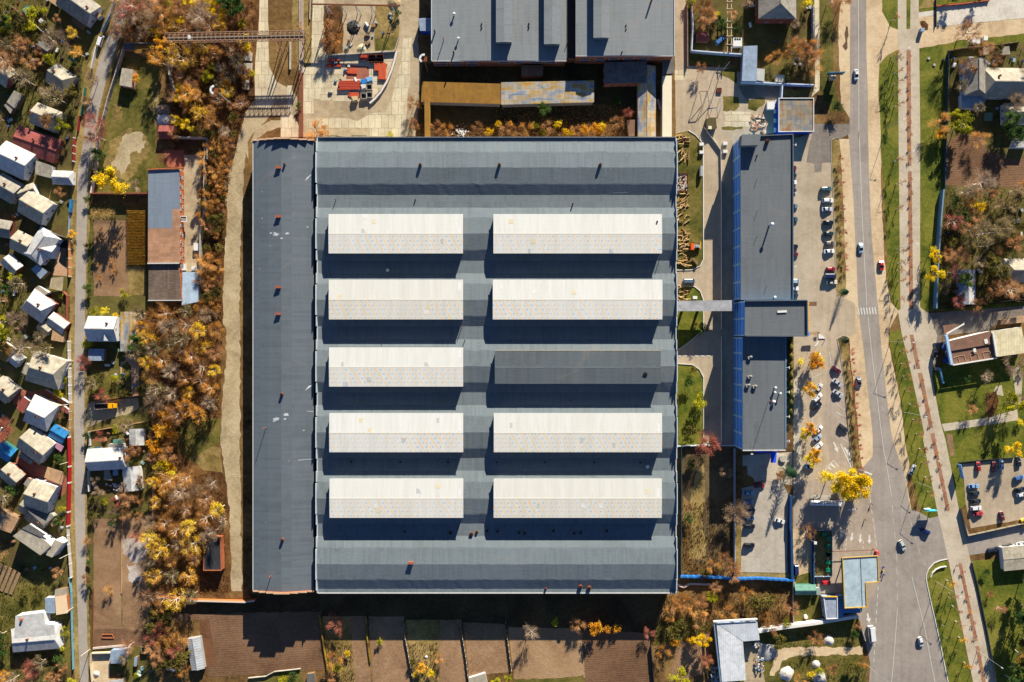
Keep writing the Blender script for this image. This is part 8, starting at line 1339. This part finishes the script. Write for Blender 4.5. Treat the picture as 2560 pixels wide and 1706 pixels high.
LOOK={'bare_brown':'bare brown tree','bare_grey':'bare grey-brown tree with pale limbs','bare_red':'bare reddish tree','bare_orange':'bare orange-brown tree','round_red':'round bare reddish tree','round_grey':'round bare grey-brown tree','round_brown':'round bare brown tree','leaf_yellow':'bright yellow tree','leaf_orange':'orange-leaved tree','leaf_lime':'yellow-green tree','leaf_olive':'olive-green tree','leaf_green':'dark green leafy tree','thin_orange':'half-bare orange tree','thin_yellow':'half-bare yellow tree','thin_olive':'half-bare olive tree','thin_rust':'half-bare rust tree','shrub_yellow':'yellow shrub','shrub_orange':'orange shrub','shrub_lime':'yellow-green shrub','shrub_olive':'olive shrub','shrub_green':'green shrub','shrub_rust':'rust-brown shrub','bush_brown':'bare brown bush','bush_red':'bare reddish bush','bush_grey':'bare grey bush','bush_orange':'bare orange-brown bush','spruce':'dark green spruce'}
PLACED=[]
def T(reg,rows,grp):
 use(reg)
 for r in rows.split(';'):
  k,*n=r.split();x,y,s=map(float,n);q=px((x,y));PLACED.append((*q,s*(4.2 if k.split('_')[0]in('bare','leaf','thin','round')else 1.8)/S));tree(k,(x,y),s,LOOK[k],grp)
V='trees and bushes in the village gardens';N='trees in the north-west thicket';O='trees in the eastern gardens';Y_='shrubs and trees in the works yards';Q='trees in the southern plots'
T('B1','leaf_yellow 415 370 .75;leaf_orange 475 480 .8;thin_orange 445 640 .95;leaf_yellow 715 60 .7;leaf_yellow 935 95 .85;leaf_yellow 1035 200 .85;leaf_yellow 640 240 .5;leaf_lime 1228 268 .5;leaf_yellow 1270 465 .85;thin_yellow 680 620 1.2;leaf_yellow 630 905 .65;thin_orange 725 965 1;leaf_yellow 590 1000 .55;leaf_yellow 695 1015 .6;leaf_yellow 620 1215 .6;leaf_yellow 700 1265 .7;leaf_lime 930 680 .45;leaf_lime 910 790 .7;leaf_lime 470 20 .55;leaf_lime 525 110 .6;shrub_orange 1075 825 1;shrub_lime 1310 740 .9;shrub_orange 185 790 1.1;leaf_green 1190 150 1.3;leaf_green 1110 60 1;bare_grey 860 250 1.3;bare_brown 950 310 1;bare_red 220 140 1.1;bare_red 130 190 .9;bush_red 40 330 1.2;bare_brown 70 290 .8',N)
T('A2','leaf_yellow 1130 115 1.55;bush_grey 1270 150 1.3;shrub_lime 170 975 1.6;thin_olive 230 1040 .8;leaf_green 130 1090 .7;bare_grey 270 1370 1.05;leaf_lime 60 1390 .8;leaf_lime 110 1490 .8;thin_olive 420 1525 .6;leaf_olive 30 1010 .8;bare_brown 50 1200 .9;shrub_orange 690 590 1.1;shrub_lime 890 1290 1.1;shrub_green 830 1080 1.3;shrub_lime 1155 1135 1.2;shrub_yellow 980 1290 1.1;shrub_yellow 1080 1330 .8;bush_orange 945 545 .5;bush_orange 935 630 .5;bush_orange 1080 675 .7;bush_orange 1040 825 .5;bush_orange 930 985 .6;bush_orange 1050 930 .6;bush_orange 1075 880 .5;bush_orange 895 860 .4;shrub_lime 575 1155 .7;bush_brown 580 200 1;shrub_green 820 270 1;shrub_olive 820 690 .8',V)
T('A1','bare_grey 600 430 1.25;thin_olive 330 790 1.1;thin_olive 610 950 1.1;leaf_lime 625 1180 .75;thin_rust 530 1150 .8;bare_brown 130 610 1;leaf_olive 240 230 .9;leaf_green 110 250 .8;leaf_olive 60 160 .9;bare_brown 60 520 .8;thin_orange 770 520 .7;thin_yellow 740 360 .7;bare_grey 900 760 .8;leaf_green 730 590 .7;bush_brown 830 930 1.1;thin_olive 40 1110 .6;bare_red 950 1170 1;bare_red 970 1290 .9;bush_brown 860 1290 1.3;leaf_green 960 1440 .7;leaf_olive 720 870 .7;bare_grey 470 880 .6;bush_brown 400 570 1;bush_grey 200 480 1.3;bush_brown 560 210 1;shrub_lime 480 560 1.4;bare_brown 20 380 .8;leaf_olive 20 30 1',V)
T('A3','bare_grey 290 60 1.1;thin_olive 500 60 .8;round_red 90 800 1.35;thin_olive 110 1400 1;bush_brown 60 1530 1.4;shrub_lime 570 470 1.2;shrub_lime 600 350 1.1;shrub_yellow 570 490 .7;shrub_green 520 740 1;shrub_green 560 1060 1.1;bush_brown 580 680 .8;shrub_green 600 1110 .7;shrub_lime 590 1530 .8;shrub_green 150 1350 1.5;leaf_olive 30 1480 .7;thin_olive 910 380 .7;leaf_olive 950 330 .7;shrub_lime 890 430 1.2;bush_red 990 480 1.5;shrub_lime 1070 330 1;shrub_olive 1160 470 1.2;shrub_green 1150 330 1;shrub_green 1140 410 1;shrub_olive 1310 450 1.2;thin_olive 1220 760 .9;shrub_lime 1080 800 1.1;bush_red 950 870 1.2;shrub_green 830 860 1.2;bush_brown 1220 1030 1.6;bush_brown 1280 980 1.3;shrub_green 1210 1090 1;bush_red 820 200 1.6;thin_olive 1310 90 .9;leaf_green 1330 30 1;bush_red 1120 1430 1.6;shrub_lime 980 1460 .9;bush_brown 1240 1440 1.8;shrub_lime 830 20 1.3;shrub_olive 860 60 1;bush_brown 1330 1260 1.2',V)
T('A4','round_red 345 1410 1;thin_olive 440 1340 .8;thin_orange 90 1480 .7;leaf_green 60 1100 .9;leaf_olive 40 960 .9;leaf_green 60 1230 .8;bush_brown 540 1480 1.8;shrub_lime 570 1230 1.1;shrub_lime 610 1090 1.2;shrub_green 580 1340 1.5;bush_brown 620 1400 1.3;shrub_lime 680 1540 1;bare_brown 1235 1200 .8;thin_olive 1185 1320 .55;shrub_lime 1270 1500 .8;bush_orange 1040 700 1;bush_red 1280 200 1.2;shrub_green 1065 95 .9;leaf_olive 850 640 .4;shrub_green 830 450 .8;bush_brown 830 250 1;bush_brown 820 600 1;shrub_green 560 60 1.3;bush_brown 570 520 1.2;shrub_olive 380 690 1.3;shrub_olive 240 740 1;bush_brown 20 350 1.5;bare_red 300 1560 .7;bush_orange 210 1555 1;bare_grey 180 1500 .7',V)
T('C1','bush_brown 1200 1030 1.6;round_brown 1205 1235 .62;bush_orange 250 1300 2.2;bush_orange 330 1315 1.3;round_brown 370 260 .55;bush_brown 400 350 1.7;bush_brown 350 420 1.6;bush_orange 440 410 1.5;bush_brown 390 490 1.4;shrub_green 1040 150 1;bush_brown 1440 1260 1.5;bush_orange 1530 1290 1.3;shrub_yellow 2025 1222 .9;bush_brown 1830 1270 1.3;shrub_yellow 1925 1300 1.1;shrub_lime 970 1330 .9;bush_orange 85 270 .7;shrub_green 75 1050 .9',Y_)
T('C2','leaf_green 460 1110 .8;shrub_yellow 25 1225 .9;shrub_orange 135 1225 .8;shrub_yellow 605 1228 1.1;shrub_yellow 680 1310 1;shrub_yellow 740 1320 1.1;bush_brown 500 1260 1.4;shrub_orange 860 1290 1.2;shrub_orange 960 1280 1.3;shrub_yellow 1040 1250 1.2;shrub_orange 1010 1300 1.2;round_red 1280 1130 .55;bush_brown 1180 1215 1.5;shrub_lime 380 1240 1;bush_orange 300 1290 1.4;bush_brown 100 1290 1.4;shrub_green 1180 1000 1.2;bush_brown 200 1290 1.3;shrub_lime 460 1310 .9;bush_brown 790 1300 1.3;shrub_lime 1890 40 1.3;shrub_orange 1935 120 .8',Y_)
T('E1','round_brown 330 110 1;round_brown 360 230 .95;bush_brown 300 330 1.5;shrub_yellow 460 210 1.3;bush_grey 840 40 2;bush_grey 900 80 1.4;round_brown 1420 600 .9;round_brown 1520 680 .85;bush_orange 1300 640 2;bush_orange 1540 600 1.8;bush_orange 1120 690 1.6;shrub_yellow 1480 60 1.7;shrub_olive 1280 820 1.7;bush_orange 1560 810 1.5;bush_brown 1400 540 1.7;shrub_green 700 360 1;shrub_green 540 320 1.6;leaf_green 500 260 .6;bare_brown 1730 60 .9;shrub_green 1830 1220 1.5;bare_grey 1330 300 .6;bush_brown 310 790 1.2;bush_brown 640 190 1.2',Y_)
T('E3','spruce 1750 215 .68;spruce 1762 712 .55;leaf_orange 1420 925 .95;shrub_yellow 1310 930 1;leaf_yellow 1460 880 .7;leaf_orange 1370 1205 .85;shrub_lime 270 1330 1.9;shrub_green 300 590 1.6;shrub_green 160 1130 1.4;shrub_olive 200 1010 1;shrub_green 1492 634 .5;shrub_rust 240 540 .5',Y_)
T('E4','round_red 325 345 1.2;round_grey 620 1060 1.25;bare_grey 530 635 .7;spruce 1185 650 1.05;leaf_yellow 1600 710 1.4;leaf_yellow 1740 725 1.65;leaf_yellow 1870 785 1.3;leaf_yellow 1690 800 1.1;leaf_yellow 1790 680 1;leaf_orange 1385 200 .75;leaf_yellow 1340 250 .7;leaf_orange 1420 470 .85;leaf_yellow 1400 540 .8;shrub_rust 1100 690 1.2;bush_olive 200 230 1.6;shrub_green 160 1130 1.3;shrub_green 190 570 1.3;bush_brown 1390 1260 1.5;bush_brown 520 1540 1.6'.replace('bush_olive','shrub_olive'),Y_)
T('E5','leaf_yellow 250 1090 .7;leaf_yellow 330 1090 .65;shrub_orange 200 1120 1.4;shrub_orange 20 1140 1.2;leaf_lime 60 1450 .95;bush_brown 330 1330 1.3;shrub_lime 1180 930 1.2;bush_brown 1000 980 1.7;bush_orange 960 860 1;bush_brown 1220 780 1.6;bush_orange 560 830 1.8;bush_orange 130 730 1.8;bush_brown 250 680 1.6;shrub_lime 390 660 1.2;bush_brown 620 400 1.8;bush_brown 620 340 1.4;bush_orange 400 330 1.6;shrub_olive 330 410 1.3;shrub_olive 820 690 2;shrub_olive 980 690 2;bush_orange 740 620 1.5;bush_brown 440 560 1.3;bush_brown 1480 1080 1.6;shrub_lime 1520 1440 1;bush_orange 1300 1530 1.6;shrub_olive 1100 1090 1.5;bush_orange 1960 1330 1.2;bush_brown 1650 1390 1.4;shrub_yellow 1440 1470 1;shrub_olive 1850 1380 1.4;shrub_green 1880 1050 1.2;bush_brown 1920 950 1',Q)
T('F1','leaf_lime 1360 1450 1.15;leaf_lime 1320 1310 .6;bare_brown 1400 450 1.3;thin_olive 1580 1240 .6;bare_grey 1960 1190 .9;leaf_green 1900 1370 1;bare_grey 2130 780 1;leaf_green 2120 560 .9;bare_brown 1630 590 .8;leaf_olive 1800 610 .7;bare_brown 1420 800 .9;thin_olive 1370 1000 .7;bush_orange 1150 1420 2;shrub_rust 1220 1500 1.5;bush_brown 80 70 2;leaf_green 1940 1500 .8;leaf_green 1300 10 .6;leaf_green 1600 -5 .6;bare_brown 1750 720 .7',O)
T('F2','leaf_yellow 790 1050 .85;leaf_yellow 795 1190 .9;bare_grey 1170 450 1.3;thin_olive 1120 880 1.3;thin_olive 1300 820 1.1;shrub_orange 1560 455 1.8;leaf_olive 1300 1130 1;leaf_green 1050 1250 .9;leaf_olive 1260 1090 .9;bush_brown 1450 930 2;bare_brown 1400 1330 1.1;round_red 1020 1420 .75;bare_red 960 760 .9;leaf_green 1040 720 .7;thin_orange 1080 600 .7;shrub_yellow 1210 645 1.5;leaf_olive 1350 1200 .9;bush_brown 1290 1320 2;bare_brown 980 1050 1;leaf_green 1580 560 .9;thin_olive 1430 640 .7;shrub_green 1010 580 1.3;bush_orange 1180 80 1.7;shrub_orange 860 30 1.5;leaf_green 1460 60 1;bare_red 960 1180 .9;thin_olive 1540 1330 .8;bush_brown 1180 1440 1.6;shrub_olive 1370 870 1.4;shrub_olive 1530 800 1.6',O)
T('F3','bare_grey 1780 650 1.3;bare_grey 1540 740 .6;leaf_lime 1780 1020 1.2;bare_grey 1850 1000 .8;leaf_yellow 1800 1475 .9;bush_brown 1405 1080 1.2;shrub_green 1365 775 1;leaf_lime 1960 630 .4;shrub_yellow 1920 1220 .9',O)
T('F5','leaf_green 2270 320 1.1;leaf_green 2160 1330 1.1;leaf_olive 2250 980 1.2;leaf_green 2290 640 1.4;bare_red 1980 650 .5;thin_orange 2200 1180 .9;leaf_green 2080 1480 1.2;bush_red 1870 500 .7;leaf_green 2330 1180 1.5;leaf_green 2200 760 1.3;shrub_green 1830 220 .9',O)
T('D1','bush_red 775 1050 1.7;bush_red 735 990 .9;shrub_yellow 862 1300 .9;shrub_lime 780 1420 1.2;bush_orange 760 1350 1.8;shrub_lime 1140 1215 .9;shrub_yellow 1440 1490 .7;shrub_yellow 1580 1470 1.1;bush_orange 1640 1350 1;shrub_orange 1500 1420 1.3;shrub_olive 1420 1380 1;shrub_lime 310 1530 1.2;shrub_green 400 1500 1.4;bush_brown 720 1500 1.3',Q)
T('D2','bare_grey 430 1090 .75;bush_brown 850 1050 1.5;shrub_orange 990 1080 1.9;shrub_orange 1092 1090 1.1;shrub_orange 1172 1085 1.1;bush_red 1440 1120 1.2;leaf_lime 240 1520 .5;leaf_lime 140 1540 .6;bush_brown 810 1040 1.2;shrub_lime 640 1030 1;bush_brown 1650 880 1.8;bush_orange 1720 850 1.8;bush_orange 1850 900 2;bush_orange 1640 940 1.7;shrub_lime 1990 820 1.3;bush_brown 1860 1000 1.5;shrub_olive 1640 1100 2;shrub_olive 1700 1050 1.8;bush_orange 1560 1280 1.5;bush_red 1920 1340 1.3;shrub_olive 1930 1420 1.2',Q)
def inside(p,poly):
 c=False;j=len(poly)-1
 for i in range(len(poly)):
  a,b=poly[i],poly[j]
  if(a[1]>p[1])!=(b[1]>p[1])and p[0]<(b[0]-a[0])*(p[1]-a[1])/(b[1]-a[1])+a[0]:c=not c
  j=i
 return c
def wood(poly,kinds,gap,n,s,grp,seed):
 r=random.Random(seed);q=[px(p)for p in poly];xs,ys=[p[0]for p in q],[p[1]for p in q];pts=[];k=0
 while len(pts)<n and k<9000:
  k+=1;p=(r.uniform(min(xs),max(xs)),r.uniform(min(ys),max(ys)))
  if not inside(p,q):continue
  if any((p[0]-a)**2+(p[1]-b)**2<(gap/S)**2 for a,b in pts)or any((p[0]-a)**2+(p[1]-b)**2<(d*.6)**2 for a,b,d in PLACED):continue
  pts.append(p);kd=r.choice(kinds);tree(kd,('P',*p),r.uniform(*s)*(1.9 if kd.split('_')[0]in('bush','shrub')else 1),LOOK[kd],grp)
BR=['bare_brown','bare_grey','bare_orange','thin_yellow','thin_orange','thin_olive','bare_grey']
wood([('B1',460,-20),('B1',1340,-20),('B1',1330,320),('B1',470,340)],['bare_brown','bare_grey','bare_brown','thin_rust','thin_olive','bush_brown','thin_yellow'],5.2,30,(.6,1.0),N,1)
wood([('B1',-20,-20),('B1',440,-20),('B1',430,310),('B1',30,380)],['bare_grey','bare_brown','bush_grey','bush_brown','bare_grey'],5.0,18,(.6,.95),N,2)
wood([('B1',520,460),('B1',1310,440),('B1',1280,950),('B1',1150,1330),('B1',560,1330)],['bare_brown','thin_rust','thin_olive','bush_brown','shrub_olive','bare_grey','bush_brown','thin_yellow'],5.2,40,(.5,.85),N,3)
wood([('B1',870,1340),('B1',1160,1300),('B1',1080,1568),('B2',1400,150),('B2',1340,700),('B2',1320,1480),('B2',1130,1480),('B2',1170,700),('B2',1190,0)],['bush_orange','bush_brown','shrub_olive','bush_orange','shrub_rust'],3.4,48,(.5,.85),'bushes beside the gravel lane',4)
wood([('B3',620,20),('B3',900,0),('B3',1330,0),('B3',1340,560),('B3',1240,1000),('B3',900,960),('B3',690,800),('B3',640,500)],BR+['thin_orange','thin_yellow','bare_orange'],5.8,38,(.75,1.1),'trees in the middle thicket beside the gravel lane',5)
wood([('B4',560,30),('B4',1050,30),('B4',1100,420),('B4',910,470),('B4',900,920),('B4',560,900)],BR+['bare_orange','thin_yellow'],5.8,34,(.7,1.05),'trees in the lower thicket beside the gravel lane',6)
wood([('B3',690,820),('B3',880,980),('B3',880,1568),('B3',700,1568)],['shrub_orange','shrub_yellow','bush_orange','shrub_olive','bush_brown'],3.0,24,(.6,1.0),'bushes on the clearing',7)
wood([('B4',550,980),('B4',690,980),('B4',690,1180),('B4',780,1230),('B4',800,1450),('B4',560,1450)],['bush_brown','shrub_olive','bush_orange','bush_red'],3.4,22,(.6,1.0),Q,8)
wood([('A1',0,0),('A1',450,0),('A1',460,480),('A1',250,760),('A1',0,600)],['bush_brown','shrub_olive','bush_grey','shrub_lime','thin_olive'],4.4,26,(.5,.9),V,9)
wood([('F2',950,480),('F2',1590,480),('F2',1590,1040),('F2',1350,1380),('F2',900,1440)],['bush_brown','shrub_olive','bare_grey','thin_olive','bush_grey','bare_brown'],5.6,26,(.5,.85),O,10)
wood([('B4',90,20),('B4',520,20),('B4',510,330),('B4',320,480),('B4',100,330)],['bush_brown','bush_grey','shrub_olive'],5.0,12,(.5,.8),V,11)
WD=leaf_mat('dry_weed_blades',[(84,62,34),(140,106,58),(182,150,96)],.3);GW=leaf_mat('green_weed_blades',[(52,58,24),(98,94,38),(146,124,60)],.3)
tufts('thicket_weeds',[[('B1',30,0),('B1',1340,0),('B1',1280,950),('B1',1100,1568),('B1',870,1400),('B1',530,1330),('B1',480,450),('B1',30,380)],[('B2',1180,0),('B2',1400,100),('B2',1360,700),('B2',1320,1560),('B2',1120,1560)],[('B3',640,0),('B3',1340,0),('B3',1310,1000),('B3',900,1500),('B4',1050,0),('B4',1110,900),('B4',560,920),('B3',690,1300)]],17000,.8,WD,'dry brown weeds covering the floor of the western thickets',seed=3)
tufts('bank_weeds',[[('D2',1560,830),('D2',2060,820),('E5',1240,540),('E5',1260,950),('E5',900,1010),('E5',430,925),('D2',1980,1130),('D2',1480,1240)],[('E4',110,1000),('E4',640,900),('E5',640,470),('E5',110,460)],[('D1',660,1220),('D1',890,1220),('D1',920,1560),('D1',690,1560)],[('D1',1380,1220),('D1',1630,1220),('D1',1630,1560),('D1',1430,1560)]],9000,.6,WD,'dry weeds on the bank and strips south of the works',seed=4)
tufts('lawn_weeds',[[('E5',920,1080),('E5',1930,910),('E5',1990,1180),('E5',1250,1190),('E5',1080,1220)],[('E5',1160,1350),('E5',2000,1300),('E5',2000,1568),('E5',1060,1568)],[('F2',950,480),('F2',1600,480),('F2',1600,1400),('F2',890,1450)],[('A1',0,0),('A1',800,500),('A1',690,1200),('A1',0,1300)],[('A2',0,950),('A2',650,1100),('A2',640,1560),('A2',0,1560)],[('A4',0,450),('A4',600,500),('A4',600,1500),('A4',0,1500)]],15000,.5,GW,'green and straw-coloured rough grass of gardens and lots',seed=5)
tufts('court_weeds',[[('C1',1260,1215),('C2',1380,1215),('C2',1380,1340),('C1',1240,1340)],[('C2',0,1030),('C2',1380,1030),('C2',1380,1215),('C2',0,1215)]],5000,.6,WD,'dry weeds in the court north of the hall',seed=6)
for p,l in((('A3',645,575),'utility pole on the lane at the red pillared fence'),(('A3',640,1105),'utility pole on the lane at the bright red fence'),(('A4',640,385),'utility pole on the lane at the white slab fence'),(('A4',675,880),'utility pole on the lane by the orange garage'),(('A4',830,1265),'utility pole on the lane at the sandy yard'),(('A3',672,180),'utility pole on the lane beside the broad pale-roofed house'),(('B3',690,755),'pale pole at the corner of the gardens and the middle thicket'),(('B4',575,72),'pale pole leaning over the long garden pipe')):pole(p,7.5,l,.16,mat('pale_pole',(226,212,188),.15),1.4,'utility poles on the lane')
bpy.context.view_layer.update()
BOX=[]
for o in bpy.data.objects:
 if o.type=='MESH' and o.name.split('.')[0]in('roof','wall','body','panel'):
  q=[o.matrix_world@Vector(c)for c in o.bound_box];BOX.append((min(v.x for v in q)-.6,max(v.x for v in q)+.6,min(v.y for v in q)-.6,max(v.y for v in q)+.6))
CL=[('barrel','blue barrel',(60,110,180)),('crate','pale crate',(214,206,190)),('wood_pile','stack of split wood',(176,136,92)),('tank','white tank',(230,230,228)),('tarp_heap','heap under brown tarpaulin',(134,96,70)),('tarp_heap','heap under grey tarpaulin',(150,154,160)),('cold_frame','low glass cold frame',(150,180,180)),('barrel','rusty barrel',(150,84,50)),('crate','dark crate',(86,70,58)),('trough','metal trough',(168,172,176))]
r_=random.Random(77);cnt=0
def clutter(poly,n):
 q=[px(p)for p in poly];xs,ys=[a[0]for a in q],[a[1]for a in q];k=0;t=0
 while k<n and t<4000:
  t+=1;p=(r_.uniform(min(xs),max(xs)),r_.uniform(min(ys),max(ys)))
  if not inside(p,q):continue
  v=W(('P',*p))
  if any(b[0]<v.x<b[1]and b[2]<v.y<b[3]for b in BOX):continue
  nm,lk,c=r_.choice(CL);k+=1;m=MB();M_=mat('clutter_%d'%c[0],c,.25,1.5);a=r_.uniform(0,3)
  if nm=='barrel':m.tube(v,v+z3*.95,.36,.36,10);m.tube(v+z3*.95,v+z3*1.0,.3,.3,10)
  elif nm=='wood_pile':
   for i in range(5):
    for j in range(3):d=Vector((math.cos(a),math.sin(a),0));e=Vector((-d.y,d.x,0))*(i*.34-.7);m.tube(v+e+z3*(.18+j*.32)-d*.6,v+e+z3*(.18+j*.32)+d*.6,.16,.15,6)
  elif nm=='tarp_heap':m.ball((v.x,v.y,.35),(r_.uniform(.8,1.4),r_.uniform(.6,1.0),.6),9,6)
  elif nm=='tank':m.tube(v+z3*.6-Vector((math.cos(a),math.sin(a),0)),v+z3*.6+Vector((math.cos(a),math.sin(a),0)),.6,.6,12)
  else:
   s=(r_.uniform(.9,1.8),r_.uniform(.7,1.2),r_.uniform(.4,.9));m.box((v.x,v.y,s[2]/2),s,a);m.box((v.x,v.y,s[2]+.03),(s[0]+.1,s[1]+.1,.06),a)
  solo(m,nm,M_,autolabel(lk,*p),nm.replace('_',' '),'yard clutter in the gardens',smooth=nm in('tarp_heap',))
clutter([('A1',0,0),('A1',980,0),('A1',860,500),('A1',690,1100),('A2',650,100),('A2',640,1500),('A3',610,20),('A3',600,1560),('A4',600,120),('A4',600,700),('A4',0,400),('A1',0,1500)],70)
clutter([('A3',810,60),('A3',1350,60),('A3',1370,500),('A3',1100,520),('A3',830,540)],8);clutter([('A3',820,850),('A3',1360,780),('A3',1370,1500),('A3',830,1400)],14)
clutter([('E1',250,20),('E1',1560,20),('E1',1560,900),('E1',1060,880),('E1',960,520),('E1',240,540)],12);clutter([('F1',1350,620),('F1',2150,500),('F1',2150,1200),('F1',1330,1250)],14);clutter([('F2',950,500),('F2',1600,500),('F2',1600,1380),('F2',900,1450)],10)
clutter([('B4',560,1450),('B4',800,1480),('B4',920,1540),('D1',0,1540),('B4',60,1500)],8)
clutter([('C1',350,560),('C1',980,530),('C1',920,800),('C1',800,960),('C1',320,960)],16);clutter([('C1',510,200),('C1',1030,120),('C1',1000,480),('C1',510,500)],16)
for p0,p1,l in(((360,600),(470,605),'row of orange beams at the top left of the storage yard'),((540,700),(640,705),'orange beams lying on the red stained floor'),((560,930),(660,935),'rusty beams below the long dark red stack')):use('C1');beams(p0,p1,4,2.2,OBm,l,1)
